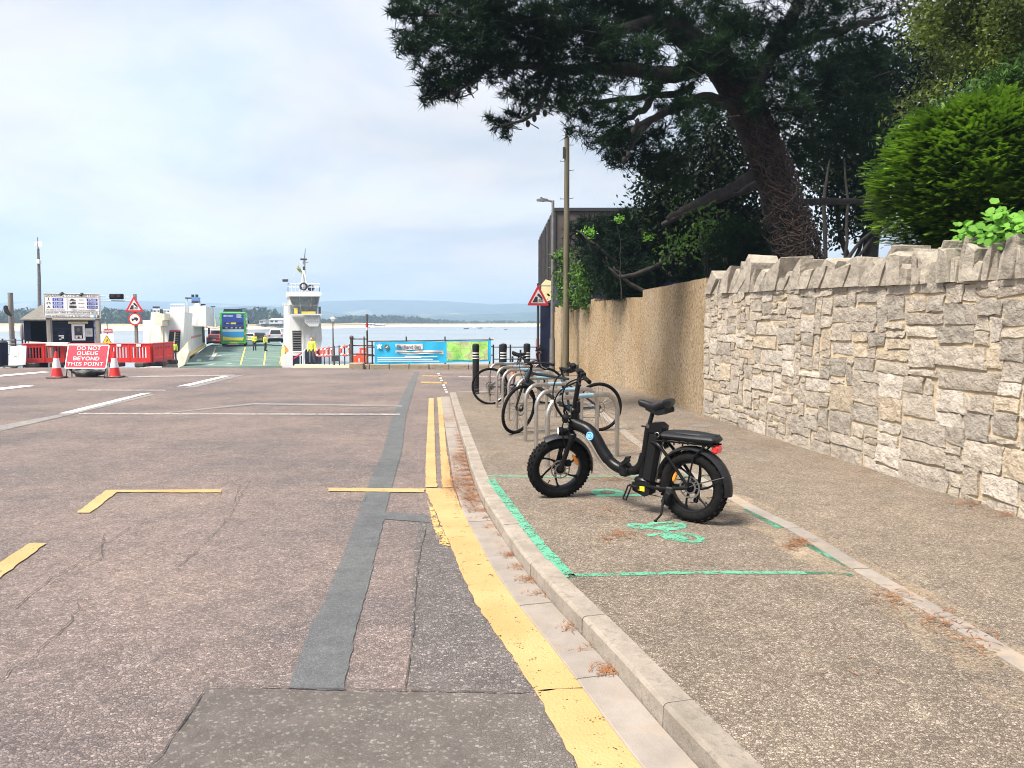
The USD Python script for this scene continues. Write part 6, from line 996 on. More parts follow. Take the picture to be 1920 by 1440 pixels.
mp_ = thing('striped_mast', 'thin dark mast with a red band rising beside the orange barrier stack', 'mast', (fx(690), FY - .12, 0)); part(mp_, 'pole', cyl((fx(690), FY - .12, -.02), .032, fz(588), 10), MAT['ruststeel'], smooth=40, world=True); part(mp_, 'red_band', cyl((fx(690), FY - .12, fz(614)), .036, fz(606) - fz(614), 10), MAT['signred'], world=True); part(mp_, 'white_band', cyl((fx(690), FY - .12, fz(619)), .036, fz(614) - fz(619), 10), MAT['conewhite'], world=True)
bnr = thing('banner', 'long blue banner with white text panels and a green map tied to the fence', 'banner', (fx(703), FY - .05, fz(682)))
def sag(x0, x1, yt0, yt1, yb0, yb1, n=24, m=7, lift=0.0):
    v = []
    for t in np.linspace(0, 1, n):
        for s in np.linspace(0, 1, m):
            x = fx(x0 + (x1 - x0) * t); z = fz(yb0 + (yb1 - yb0) * t) * (1 - s) + fz(yt0 + (yt1 - yt0) * t) * s; v.append((x, FY - .055 - lift + .014 * math.sin(x * 4.1 + s * 2) + .008 * math.sin(x * 9.3 - s * 3), z + .008 * math.sin(x * 6)))
    v = np.array(v); i, j = np.meshgrid(np.arange(n - 1), np.arange(m - 1), indexing='ij'); f = quads(np.stack([i * m + j, (i + 1) * m + j, (i + 1) * m + j + 1, i * m + j + 1], -1)); return np.vstack([v, v + [0, .004, 0]]), np.vstack([f, f[:, ::-1] + len(v)])
sh = part(bnr, 'blue_sheet', sag(703, 921, 641, 638.5, 683.5, 677.5), MAT['bannerblue'], True, True); part(sh, 'map', sag(838, 915, 641, 640, 676, 675, 14, 7, .008), MAT['mapprint'], True, True)
for x0, x1, y0, y1 in ((742, 793, 645, 655.5), (742, 832, 657, 664)): part(sh, 'text_panel', sag(x0, x1, y0, y0 - .3, y1, y1 - .4, 12, 3, .008), MAT['greywhite'], True, True)
part(sh, 'title', xf(fitx(text('Studland Bay', .12, .003), px(46, FY)), (fx(767.5), FY - .085, fz(653.5)), UP), MAT['galv'], world=True)
for k, (x0, x1, y) in enumerate(((745, 829, 660.5), (708, 790, 670), (708, 812, 673.5), (708, 824, 677), (760, 820, 668))): part(sh, 'text_line', box(((fx(x0) + fx(x1)) / 2, FY - .088 if k == 0 else FY - .082, fz(y)), (fx(x1) - fx(x0), .004, .026)), MAT['galv' if k == 0 else 'textwhite'], world=True)
part(sh, 'oak_leaf_logo', xf(ext(Polygon([(-.09, .06), (-.05, .02), (-.06, -.07), (0, -.03), (.06, -.07), (.05, .02), (.09, .07), (.02, .05), (0, .1), (-.02, .05)]).buffer(.01), .004), (fx(712), FY - .08, fz(650)), UP), MAT['textwhite'], world=True)
rl = part(sh, 'round_logo', xf(cyl((0, 0, 0), .085, .004, 24), (fx(726), FY - .08, fz(650.5)), RX(math.pi / 2)), MAT['galv'], world=True); part(rl, 'logo_mark', xf(ext([(-.05, -.04), (.01, -.02), (.05, .05), (0, .02)], .004), (fx(726), FY - .085, fz(650.5)), UP), MAT['textwhite'], world=True)
stk = thing('barrier_stack', 'stack of orange red plastic barriers behind the fence end post', 'barrier', (fx(663), 27.2, 0)); MAT['barrierorange'] = mk('barrier_orange', (.62, .07, .03), (.7, .10, .04), sc=5, rough=.5)
def bpan(x0, x1, y0, y1, Y): a, b = D(x0, y1, Y), D(x1, y0, Y); w_, h_ = b[0] - a[0], b[2] - a[2]; return xf(ext(Polygon([(0, 0), (w_, 0), (w_, h_), (0, h_)], [[(w_ * .2, h_ * .25), (w_ * .45, h_ * .25), (w_ * .45, h_ * .75), (w_ * .2, h_ * .75)], [(w_ * .58, h_ * .25), (w_ * .82, h_ * .25), (w_ * .82, h_ * .6)]]), .06), (a[0], Y, a[2]), UP)
for x0, x1, y0, y1, Y in ((663, 690, 667, 685, 27.2), (675, 690, 652, 668, 27.4), (668, 687, 662, 684, 27.6)): part(stk, 'barrier_panel', bpan(x0, x1, y0, y1, Y), MAT['barrierorange'], world=True)
railing('quay_railing', 'thin railing by the water right of the banner, behind the bollards', [np.array([D(x, 660, 30.0)[0], 30.0, -.4]) for x in (925, 937, 957, 985, 1012)], (.55, 1.02), ph=1.12)
setting('quay', box((1.5, 29.6, -1.9), (11.0, 3.4, 2.96)), MAT['quaystone'])
# apron and railing right of the slipway
ap = np.array([[D(545, 600, 26.8)[0], 26.8, .004], [D(657, 600, 26.8)[0], 26.8, .004], [D(657, 600, 52)[0], 52, -1.2], [D(552, 600, 52)[0], 52, -1.2]]); setting('quay_apron', hexa(ap - [0, 0, 2.6], ap), mk('sandy_concrete', (.38, .29, .18), (.46, .36, .24), sc=2, rough=.95))
ar = lambda x, Y: np.array([D(x, 660, Y)[0], Y, .004 - 1.204 * (Y - 26.8) / 25.2])
rl_ = railing('quay_railing', 'railing hung with red and white lifebuoys beside the ferry slipway', [ar(x, Y) for x, Y in ((598, 46), (608, 44.5), (617, 43), (627, 41), (636, 39.5), (646, 38), (656, 36.5))], (.5, .95), ph=1.02)
MAT['buoyred'] = mk('lifebuoy_red', (.62, .08, .06), rough=.5)
for x, Y, lb in ((600, 45.5, 'leftmost, nearest the ferry tower'), (609, 44, 'second from the left'), (616, 43, 'just left of the small quay lamp'), (648, 37.5, 'rightmost, nearest the banner fence')): p = ar(x, Y) + [0, -.08, .72]; t = thing('lifebuoy', 'red and white lifebuoy on the slipway railing, ' + lb, 'lifebuoy', p, group='lifebuoys on the slipway railing'); part(t, 'ring', xf(ring((0, 0, 0), .22, .06, 24, 8), (0, 0, 0), RX(math.pi / 2) @ RZ(0)), MAT['buoyred'], smooth=True); [part(t, 'white_band', xf(tube([(.22 * math.cos(b + d), .22 * math.sin(b + d), 0) for d in (-.2, -.1, 0, .1, .2)], .064, 8), (0, 0, 0), RX(math.pi / 2)), MAT['textwhite'], smooth=40) for b in (.78, 2.36, 3.93, 5.5)]
ql = thing('quay_lamp', 'small old style lamp post by the slipway railing right of the ferry', 'street lamp', ar(625, 42)); z1 = D(625, 603, 42)[2]; part(ql, 'post', cyl(ar(625, 42), .06, z1 - ar(625, 42)[2], 10, .035), MAT['galv'], world=True, smooth=40); part(ql, 'lantern', xf(lathe([(.05, 0), (.13, .16), (.15, .18), (.03, .26), (1e-4, .26)], 10), (*ar(625, 42)[:2], z1)), MAT['greywhite'], world=True); part(ql, 'sign_plate', box((*(ar(629, 42)[:2] - [0, .1]), z1 - 2.0), (.4, .02, .3)), MAT['steel_dark'], world=True)
# ------------------------------------------------------------------ the ferry
FS = 1.22
def FD(x, y, Y): return D(x, y, Y * FS)
_fa = FD(434, 650, 46)[:2]; _fb = FD(457, 650, 74)[:2]; FAX = np.array([*( (_fb - _fa) / np.linalg.norm(_fb - _fa)), 0.]); FRZ = math.atan2(FAX[1], FAX[0]) - math.pi / 2
MAT['fwhite'] = mk('ferry_white', (.52, .515, .51), (.60, .595, .59), sc=.8, rough=.5, stretch=(1, 1, .3), dirt=(.34, .25, .15), dsc=1.1); MAT['fcream'] = mk('ferry_stained', (.58, .50, .38), (.68, .63, .54), sc=1.2, rough=.55); MAT['deckgreen'] = mk('deck_green', (.055, .105, .086), (.085, .145, .12), sc=.6, rough=.7, dirt=(.22, .25, .23), dsc=.6); MAT['fgrey'] = mk('ferry_grey', (.45, .45, .46), (.52, .52, .53), sc=2, rough=.5)
MAT['fyellow'] = mk('ferry_yellow', (.68, .46, .06), (.72, .52, .12), sc=2, rough=.5); MAT['forange'] = mk('ferry_orange', (.6, .24, .05), rough=.5); MAT['funnelblue'] = mk('funnel_blue', (.07, .17, .38), rough=.45); MAT['funneldark'] = mk('funnel_dark', (.03, .025, .04), rough=.5); MAT['winglass'] = mk('wheelhouse_glass', (.05, .07, .075), (.16, .20, .20), sc=1.5, rough=.08, spec=.8); MAT['inside'] = mk('dark_interior', (.02, .02, .02), rough=.9); MAT['stair'] = mk('stair_tread', (.20, .19, .18), rough=.8); MAT['flagcloth'] = mk('flag_cloth', (.10, .14, .06), (.55, .45, .05), sc=1.3, rough=.9, lo=.45, hi=.55)
fe = thing('chain_ferry', 'white car ferry with green ramp down, twin towers and bridge, vehicles aboard', 'ferry', FD(434, 690, 46) * [1, 1, 0] + [0, 0, SEA])
def prism(pts, Y, depth, n=fe, nm='house', mat='fwhite', par=None, smooth=False, bottom=None, axis=None):      # outline seen at depth Y, running back along the ferry
    a = np.array([FD(x, y, Y) for x, y in pts]); b = a + (FAX if axis is None else axis) * depth
    P = Polygon(a[:, [0, 2]]); v, f = trimesh.creation.triangulate_polygon(P, engine='earcut'); k = len(a)
    fr = np.c_[v[:, 0], np.full(len(v), a[0, 1]), v[:, 1]]; bk = fr + (FAX if axis is None else axis) * depth; nn = np.cross(fr[f[0, 1]] - fr[f[0, 0]], fr[f[0, 2]] - fr[f[0, 0]]); f = f if nn[1] < 0 else f[:, ::-1]
    V_ = np.vstack([fr, bk, a, b]); m = len(v); i = np.arange(k); j = (i + 1) % k; q_ = np.stack([2 * m + i, 2 * m + j, 2 * m + k + j, 2 * m + k + i], -1)
    ar_ = sum(a[t, 0] * a[(t + 1) % k, 2] - a[(t + 1) % k, 0] * a[t, 2] for t in range(k)); q_ = q_ if ar_ < 0 else q_[:, ::-1]
    return part(par or n, nm, (V_, np.vstack([f, f[:, ::-1] + m, quads(q_)])), MAT[mat], world=True, smooth=smooth)
def patchf(pts, Y, nm, mat, par, d=.03): return prism(pts, Y - d / FS, d * 1.0, nm=nm, mat=mat, par=par, axis=np.array([0, 1., 0]))
# ramp and deck
rp = [FD(339, 687.5, 46), FD(528, 687, 46), FD(531, 650, 73.5), FD(386, 650, 73.5)]; part(fe, 'ramp', hexa([p - [0, 0, .35] for p in rp], rp), MAT['deckgreen'], world=True)
dk = [rp[3], rp[2], rp[2] + FAX * 45, rp[3] + FAX * 45]; part(fe, 'car_deck', hexa([p - [0, 0, 1.4] for p in dk], [p - [0, 0, .01] for p in dk]), MAT['deckgreen'], world=True)
def onramp(x, y):                                                     # pixel on the ramp plane
    n_ = np.cross(rp[1] - rp[0], rp[3] - rp[0]); d = _ray(x, y); return np.array([0, 0, EYE]) + d * (n_ @ (rp[0] - [0, 0, EYE])) / (n_ @ d)
def rline(pts, w, z=.012): p = np.array([onramp(*q_) for q_ in pts]); t = unit(np.gradient(p, axis=0)); nn = np.c_[-t[:, 1], t[:, 0], 0 * t[:, 0]]; n_ = len(p); v = np.vstack([p + nn * w / 2, p - nn * w / 2]) + [0, 0, z]; i = np.arange(n_ - 1); return v, quads(np.stack([i + n_, i + n_ + 1, i + 1, i], -1))
for pts, w_ in (([(451, 684), (460, 651)], .11), ([(495, 685), (498, 659)], .10), ([(398, 668), (404, 652)], .10)): part(fe, 'lane_line', rline(pts, w_), MAT['fyellow'], world=True)
part(fe, 'ramp_joint', rline([(352, 671), (530, 671)], .10), MAT['steel_dark'], world=True)
for pts in ([(390, 684), (402, 682.5)], [(425, 683), (434, 682)], [(395, 675), (400, 668), (405, 662)], [(372, 678), (374, 674)], [(405, 668), (415, 667)]): part(fe, 'worn_lettering', rline(pts, .35), mk(_free('ramp_white')[-14:].replace('/', ''), (.40, .44, .41), rough=.8), world=True)
for pts, h_, m_ in (([(339, 686), (352, 671), (384.5, 650)], .35, 'fyellow'), ([(528, 686), (531, 668), (531.5, 651)], .3, 'fyellow')): p = [onramp(*q_) for q_ in pts]; part(fe, 'ramp_kerb', tube([q_ + [0, 0, .15] for q_ in p], .16, 6), MAT[m_], world=True)
prism([(344, 650), (352, 640), (354, 660), (346, 684), (334, 690), (331, 664)], 46.5, 2.0, nm='prow_plate', mat='fcream'); prism([(527, 670), (542, 659), (548, 659), (548, 690), (527, 690)], 46.4, .3, nm='prow_plate'); prism([(532, 645), (541, 655), (543, 668), (539, 672), (534, 655)], 49, .3, nm='orange_arm', mat='forange')
# left tower and side houses
lt = prism([(283, 587), (346.5, 587), (339, 700), (275, 700)], 50, 7.0, nm='left_tower')
dr = patchf([(318, 619.5), (338, 619.5), (336.5, 660), (313, 660)], 50, 'stair_opening', 'inside', lt)
for k in range(7): y = 625 + k * 4.6; part(dr, 'stair_tread', box(FD(331.5 - k * .25, y, 50 - .05), (px(7, 61), .05, px(1.1, 61))), MAT['stair'], world=True)
part(dr, 'hanging_rope', tube([FD(328, 623, 49.9), FD(327, 640, 49.9), FD(325, 655, 49.9)], .05, 6), MAT['fcream'], world=True); patchf([(320, 619), (337, 619), (336.8, 622), (319.5, 622)], 49.95, 'red_lintel', 'signred', lt)
patchf([(289, 588), (308, 588), (308, 600), (304, 601), (304, 611), (290, 611), (289, 600)], 49.9, 'rust_stained_locker', 'fcream', lt, 1.0); patchf([(301, 598), (305, 598), (306, 652), (302.5, 652)], 49.8, 'chain_pipe', 'fcream', lt, .3); part(lt, 'lamp', box(FD(302.5, 583.5, 49.9), (.18, .18, .3)), MAT['steel_dark'], world=True)
prism([(283, 586.9), (346, 586.9), (346, 585.4), (283, 585.4)], 50.05, 6.8, nm='tower_coaming', mat='fgrey')
bw_in = [FD(340, 668, 50.6), FD(352.5, 657, 55.5), FD(384.5, 643.5, 77)]; zt = [FD(348, 600, 50.6)[2], FD(354, 609, 55.5)[2], FD(386, 611, 77)[2]]
for (a, b), (za, zb) in zip(zip(bw_in[:-1], bw_in[1:]), zip(zt[:-1], zt[1:])): L3 = np.array([-3.0, 0, 0]); part(fe, 'side_bulwark', hexa([a + L3 - [0, 0, 1.2], a - [0, 0, .4], b - [0, 0, .4], b + L3 - [0, 0, 1.2]], [(a + L3) * [1, 1, 0] + [0, 0, za], a * [1, 1, 0] + [0, 0, za], b * [1, 1, 0] + [0, 0, zb], (b + L3) * [1, 1, 0] + [0, 0, zb]]), MAT['fwhite'], world=True)
def onside(t0, t1, z0, z1, nm, mat):                                  # panel on the inner bulwark face, t along its long run
    a, b = bw_in[1], bw_in[2]; p, q_ = a + (b - a) * t0, a + (b - a) * t1; n_ = np.array([FAX[1], -FAX[0], 0]) * .03; c_ = [p * [1, 1, 0] + [0, 0, z0], q_ * [1, 1, 0] + [0, 0, z0], q_ * [1, 1, 0] + [0, 0, z1], p * [1, 1, 0] + [0, 0, z1]]; part(fe, nm, hull([c + s for c in c_ for s in (-n_, n_)]), MAT[mat], world=True)
onside(-.02, .06, -.9, 1.5, 'side_door', 'inside'); onside(.80, .98, -.7, 1.4, 'side_door', 'inside'); onside(.10, .74, .1, .32, 'pink_stripe', 'pinkred')
prism([(355, 574), (386, 574), (386.5, 612), (355, 612)], 62, 14, nm='engine_house'); prism([(319, 575.5), (347, 574.5), (347, 588), (319, 588)], 58, 4, nm='upper_house'); prism([(366, 566), (372, 566), (376, 576), (362, 576)], 66, 3, nm='funnel_base'); fn = prism([(359, 557), (372.5, 557), (372.5, 564), (359, 564)], 66, 2.2, nm='funnel', mat='funnelblue'); prism([(359, 564), (372.5, 564), (372.5, 568), (359, 568)], 66, 2.2, nm='funnel_band', mat='funneldark', par=fn)
for x in (361.5, 369): part(fn, 'exhaust', cyl(FD(x, 557.2, 66.5), .16, .28, 8), MAT['steel_dark'], world=True)
prism([(387, 583), (391, 583), (391.5, 612), (387, 612)], 72, 4, nm='vent_house'); prism([(388, 594), (403, 594), (405, 612), (388, 612)], 79, 10, nm='stern_house'); prism([(390, 615), (393.5, 615), (393.5, 628), (390, 628)], 78.6, .3, nm='house_window', mat='darkglass')
def frail(pts, Y, h, nm='rail', step=None):
    t = part(fe, nm, tube([FD(x, y - h, Y) for x, y in pts], .035, 5), MAT['fgrey'], world=True)
    for x in np.linspace(pts[0][0], pts[-1][0], step or 6): part(t, 'stanchion', tube([FD(x, pts[0][1], Y), FD(x, pts[0][1] - h, Y)], .03, 5), MAT['fgrey'], world=True)
frail([(287, 587), (318, 587)], 50.5, 6, 'deck_rail'); frail([(319, 575), (347, 575)], 58, 4.5, 'deck_rail'); frail([(388, 594), (403, 594)], 79, 8, 'deck_rail')
for x, y0, y1, Y in ((351.5, 590, 559, 56), (295, 587, 576, 51), (398, 594, 575, 79), (379, 580, 571, 68)): lpf = part(fe, 'deck_lamp_pole', tube([FD(x, y0, Y), FD(x, y1, Y)], .05, 6), MAT['fgrey'], world=True); part(lpf, 'lamp', box(FD(x + (1.5 if x > 300 else -2), y1, Y), (.45, .3, .12)), MAT['steel_dark'], world=True)
# right tower with bridge
rt = prism([(543, 590), (601, 590), (604, 636), (599, 662), (596, 700), (544, 700)], 52, 8, nm='right_tower')
part(fe, 'tower_side', hexa([FD(531.5, 690, 66), FD(543, 700, 52.3), FD(543, 700, 52.3) + [.2, .6, 0], FD(531.5, 690, 66) + [1, 0, 0]], [FD(532, 571, 66), FD(542.5, 571, 52.3), FD(542.5, 571, 52.3) + [.2, .6, 0], FD(532, 571, 66) + [1, 0, 0]]), MAT['fwhite'], world=True)
d2 = patchf([(548, 620), (567, 620), (567, 659), (549, 659)], 52, 'stair_opening', 'inside', rt)
for k in range(8): part(d2, 'stair_tread', box(FD(557, 624 + k * 4.6, 51.95), (px(15, 63), .05, px(1.2, 63))), MAT['stair'], world=True)
patchf([(565.5, 619), (567.5, 619), (567.5, 668), (565.5, 668)], 51.9, 'door_post', 'fwhite', rt)
wb = [(549.5, 590), (594, 590), (600, 554), (541, 554)]; wh = prism(wb, 52.6, 4.2, nm='wheelhouse')
def lerp2(u, v): a = np.array(wb[0]) + (np.array(wb[1]) - wb[0]) * u; b = np.array(wb[3]) + (np.array(wb[2]) - wb[3]) * u; return tuple(a + (b - a) * v)
for u0, u1 in ((.04, .30), (.36, .68), (.74, .96)):
    for v0, v1 in ((.06, .44), (.52, .94)): patchf([lerp2(u0, v0), lerp2(u1, v0), lerp2(u1, v1), lerp2(u0, v1)], 52.55, 'bridge_window', 'winglass', wh, .06)
patchf([(565.5, 584), (591.5, 584), (591.5, 590), (565.5, 590)], 52.3, 'yellow_board', 'fyellow', wh, .08); patchf([(551, 578), (558, 578), (558, 588), (552, 588)], 52.4, 'yellow_jacket_hung', 'fyellow', wh, .06)
prism([(538, 547), (601, 547), (604, 551), (600, 555.5), (540, 555.5)], 51.8, 5.5, nm='bridge_roof'); rbx = prism([(570, 591), (600, 591), (600, 604), (596, 612), (580, 612), (571, 604)], 51.2, .9, nm='ribbed_locker', mat='fgrey')
for k in range(7): patchf([(573 + k * 3.8, 592), (574 + k * 3.8, 592), (574 + k * 3.8, 602), (573 + k * 3.8, 602)], 51.15, 'locker_rib', 'fwhite', rbx, .04)
prism([(546, 588.5), (603, 588.5), (603, 591), (546, 591)], 51.0, 1.2, nm='bridge_walkway', mat='fgrey')
frail([(540, 546.5), (599, 546.5)], 52, 15, 'roof_rail', 9); frail([(540, 546.5), (599, 546.5)], 52, 8, 'roof_rail', 2)
mt = part(fe, 'mast', tube([FD(569.5, 546, 53.5), FD(570, 500, 53.5), FD(571, 485, 53.5)], [.16, .12, .09], 8), MAT['fgrey'], world=True); part(mt, 'aerial', tube([FD(571, 486, 53.5), FD(572.5, 465, 53.5)], [.04, .015], 5), MAT['steel_dark'], world=True)
for x in (562, 577): part(mt, 'mast_stay', tube([FD(x, 546, 52.6), FD(570, 507, 53.4)], .05, 5), MAT['fgrey'], world=True)
for y, w_ in ((492, 8), (485, 5), (504, 3)): part(mt, 'yard', tube([FD(570.5 - w_, y, 53.4), FD(570.5 + w_, y, 53.4)], .04, 5), MAT['fgrey'], world=True)
part(mt, 'radar', box(FD(569.5, 486, 53.3), (.5, .2, .14)), MAT['steel_dark'], world=True); part(mt, 'navigation_light', box(FD(570, 503, 53.2), (.16, .16, .3)), MAT['steel_dark'], world=True)
part(fe, 'lifebuoy', xf(ring((0, 0, 0), .26, .08, 18, 6), FD(569, 537, 51.9), RX(math.pi / 2)), MAT['steel_dark'], smooth=True, world=True); part(fe, 'searchlight', xf(cyl((0, 0, 0), .26, .35, 14), FD(584, 540, 52.3), RX(math.pi / 2)), MAT['steel_dark'], world=True); part(fe, 'flag', hull([FD(x, y, 53.2) + [0, d, 0] for x, y in ((559, 497), (566, 509), (565, 515), (556, 504)) for d in (0, .04)]), MAT['flagcloth'], world=True); part(fe, 'flag_halyard', tube([FD(549, 522, 53), FD(560, 490, 53.2)], .02, 4), MAT['fgrey'], world=True)
part(fe, 'lamp_arm', tube([FD(540, 527, 52), FD(533, 526, 52)], .04, 5), MAT['fgrey'], world=True); part(fe, 'horn', box(FD(535, 526, 52), (.4, .3, .2)), MAT['steel_dark'], world=True); prism([(530, 568), (542, 568), (542, 573), (530, 573)], 53, 1.2, nm='side_wing', mat='fgrey'); patchf([(597, 575), (600, 575), (600, 590), (597, 590)], 51.5, 'side_light_board', 'steel_dark', wh, .3)
# hand rail and gate by the prow
gt = thing('slip_gate', 'white tubular gate with red and white boards at the foot of the right ferry tower', 'gate', FD(556, 690, 45) * [1, 1, 0] + [0, 0, -1.2])
part(gt, 'frame', cat(tube([FD(549, 659.5, 45), FD(568, 660, 45)], .04, 6), tube([FD(568, 645, 45), FD(568.5, 686, 45)], .05, 6), tube([FD(563, 665, 45), FD(563, 684, 45)], .03, 6), tube([FD(568, 662, 45), FD(572.5, 655, 45)], .04, 6)), MAT['textwhite'], world=True); patchf([(550, 671), (566, 660.5), (566, 663.5), (550, 674)], 44.8, 'red_board', 'signred', gt); patchf([(549, 667), (566, 667), (566, 686), (549, 686)], 46, 'dark_panel', 'navy', gt); patchf([(572, 655), (603, 655), (603, 684), (572, 684)], 51, 'dark_hull_panel', 'navy', gt)
# ------------------------------------------------------------------ vehicles aboard
FR = FRZ
def local_at(t): return t
MAT['busgreen'] = mk('bus_green', (.05, .30, .05), (.06, .36, .06), sc=2, rough=.35, coat=.4); MAT['busblue'] = mk('bus_blue', (.012, .045, .30), rough=.35, coat=.3); MAT['busnavy'] = mk('bus_navy', (.012, .018, .06), rough=.3); MAT['busaqua'] = mk('bus_aqua', (.02, .28, .58), rough=.4); MAT['busyellow'] = mk('bus_yellow', (.74, .62, .04), rough=.4); MAT['buspale'] = mk('bus_pale', (.45, .55, .62), rough=.4)
bp0 = FD(438, 649.5, 74); bw_, bh = px(46, 74 * FS), px(64.5, 74 * FS); bus = thing('double_decker_bus', 'green open top double decker bus with blue rear advert, seen from behind on the ferry', 'bus', (bp0[0], bp0[1], bp0[2]), FR)
part(bus, 'body', rbox((0, 4.6, .32 + (bh - .32) / 2), (bw_, 9.2, bh - .32), .12), MAT['busgreen']); bk = lambda x0, x1, z0, z1, y=-.012, d=.02: box(((x0 + x1) / 2 * bw_, y, (z0 + z1) / 2 * bh), ((x1 - x0) * bw_, d, (z1 - z0) * bh))
up_ = part(bus, 'rear_advert', bk(-.41, .41, .58, .95), MAT['busblue']); part(bus, 'rear_window', bk(-.41, .41, .50, .575), MAT['busnavy']); part(bus, 'pale_band', bk(-.41, .41, .425, .495), MAT['buspale']); part(bus, 'aqua_panel', bk(-.41, .41, .26, .42), MAT['busaqua']); part(bus, 'yellow_panel', xf(ext([(-.40 * bw_, .18 * bh), (.36 * bw_, .17 * bh), (.41 * bw_, .26 * bh), (0, .255 * bh), (-.40 * bw_, .285 * bh)], .012), (0, -.014, 0), UP), MAT['busyellow'])
part(up_, 'lettering', xf(fitx(text('breezer', .2, .004), bw_ * .3), (-.13 * bw_, -.024, .86 * bh), UP), MAT['textwhite']); part(up_, 'swirl_logo', xf(tri2d(LineString([(.11 * math.cos(t) * (1 - t / 12), .11 * math.sin(t) * (1 - t / 12)) for t in np.linspace(0, 7, 24)]).buffer(.022)), (-.32 * bw_, -.026, .88 * bh), UP), MAT['textwhite'])
for k in range(4): part(up_, 'text_line', bk(.14, .34 - .03 * (k % 2), .835 + .03 * k, .85 + .03 * k, -.024, .004), MAT['textwhite'])
part(up_, 'destination_box', bk(-.36, .38, .63, .70, -.024, .006), MAT['busnavy']); part(up_, 'yellow_display', bk(-.08, .12, .645, .69, -.03, .006), MAT['busyellow']); part(up_, 'white_mark', bk(-.26, -.14, .665, .68, -.03, .006), MAT['textwhite'])
for x in (-.25, -.05, .12, .27): part(bus, 'window_sticker', bk(x - .04, x + .04, .525, .55, -.026, .006), MAT['buspale'])
for s in (-1, 1): part(bus, 'tail_lamp', rbox((s * .455 * bw_, .0, .36 * bh), (.09, .06, .30), .02), MAT['redlens'] if s < 0 else MAT['reflorange']); part(bus, 'wheel', xf(cyl((0, 0, 0), .46, .28, 20), (s * (bw_ / 2 - .2) - .14, 2.6, .46), RY(math.pi / 2)), MAT['rubber'], smooth=40); part(bus, 'wheel', xf(cyl((0, 0, 0), .46, .28, 20), (s * (bw_ / 2 - .2) - .14, 7.6, .46), RY(math.pi / 2)), MAT['rubber'], smooth=40); part(bus, 'mirror', rbox((s * (bw_ / 2 + .14), 8.8, .72 * bh), (.12, .1, .3), .03), MAT['blackmatt'])
part(bus, 'number_plate', bk(-.14, .14, .095, .13, -.02), MAT['busyellow']); part(bus, 'bumper', rbox((0, .05, .40), (bw_ * .96, .14, .20), .05), MAT['busgreen']); part(bus, 'underside', box((0, 4.6, .36), (bw_ * .9, 8.6, .24)), MAT['blackmatt']); part(bus, 'low_step', bk(-.2, .2, .055, .075, -.03, .1), MAT['fgrey'])
part(bus, 'windscreen_hoop', cat(tube([(-bw_ * .36, .9, bh), (-bw_ * .34, .9, bh + .30), (bw_ * .34, .9, bh + .30), (bw_ * .36, .9, bh)], .06, 8), tube([(bw_ * .36, .9, bh + .02), (bw_ * .34, .9, bh + .30), (bw_ * .34, 9, bh + .30)], .05, 8)), MAT['busnavy']); part(bus, 'upper_windscreen', box((0, 1.0, bh + .14), (bw_ * .68, .03, .26)), MAT['darkglass'])
for k in range(5): part(bus, 'side_window', box((bw_ / 2 + .006, 1.6 + k * 1.6, .62 * bh), (.02, 1.35, .15 * bh)), MAT['darkglass']); part(bus, 'lower_window', box((bw_ / 2 + .006, 1.6 + k * 1.6, .40 * bh), (.02, 1.35, .17 * bh)), MAT['darkglass'])
def car(lab, x, y, Y, wpx, hpx, paint, plate, suv=False):
    p = FD(x, y, Y); W, Hh = px(wpx, Y * FS), px(hpx, Y * FS); L = 4.1; t = thing('parked_car', lab, 'car', p, FR, 'cars aboard the ferry'); zb = Hh * .30; zs = Hh * .62
    sec = lambda y, w, z0, z1: [(sx * w / 2, y, z) for sx in (-1, 1) for z in (z0, z1)] + [(sx * (w / 2 - .06), y, z) for sx in (-1, 1) for z in (z0 - .08, z1 + .05)]
    part(t, 'body', hull(sec(.12, W * .93, zb, zs - .05) + sec(.35, W, zb, zs) + sec(3.3, W, zb, zs - .05) + sec(4.0, W * .86, zb, zs - .22)), MAT[paint], smooth=30)
    ca = part(t, 'cabin', hull([(s * W * .43, .35, zs) for s in (-1, 1)] + [(s * W * .36, .75, Hh - .05) for s in (-1, 1)] + [(s * W * .33, .85, Hh) for s in (-1, 1)] + [(s * W * .33, 1.9, Hh) for s in (-1, 1)] + [(s * W * .42, 2.9, zs) for s in (-1, 1)]), MAT[paint], smooth=30)
    part(ca, 'rear_window', hull([(s * W * .36, .36, zs + .07) for s in (-1, 1)] + [(s * W * .31, .66, Hh - .10) for s in (-1, 1)] + [(s * W * .36, .40, zs + .06) for s in (-1, 1)] + [(s * W * .31, .72, Hh - .11) for s in (-1, 1)]), MAT['darkglass'])
    for s in (-1, 1):
        part(ca, 'side_window', hull([(s * W * (.43 + .004), .7, zs + .05), (s * W * .385, .95, Hh - .1), (s * W * .385, 1.85, Hh - .1), (s * W * .434, 2.5, zs + .05), (s * W * .40, 1.4, zs + .1)]), MAT['darkglass']); part(t, 'tail_lamp', rbox((s * W * .41, .17, zs - .12), (W * .13, .14, .26), .03), MAT['redlens'])
        for yy in (.75, 3.25): wl_ = part(t, 'wheel', xf(cyl((0, 0, 0), .31, .2, 18), (s * (W / 2 - .1) - .1, yy, .31), RY(math.pi / 2)), MAT['rubber'], smooth=40)
        part(t, 'door_mirror', rbox((s * (W / 2 + .07), 2.45, zs + .06), (.15, .1, .13), .03), MAT[paint])
    part(t, 'number_plate', box((0, .055 + .06, zb + .16), (.46, .02, .11)), MAT[plate]); part(t, 'bumper', rbox((0, .16, zb - .02), (W * .95, .26, .22), .07), MAT['blackmatt' if paint == 'carsilver' else paint]); part(t, 'underside', box((0, 2.0, .24), (W * .85, 3.6, .2)), MAT['blackmatt'])
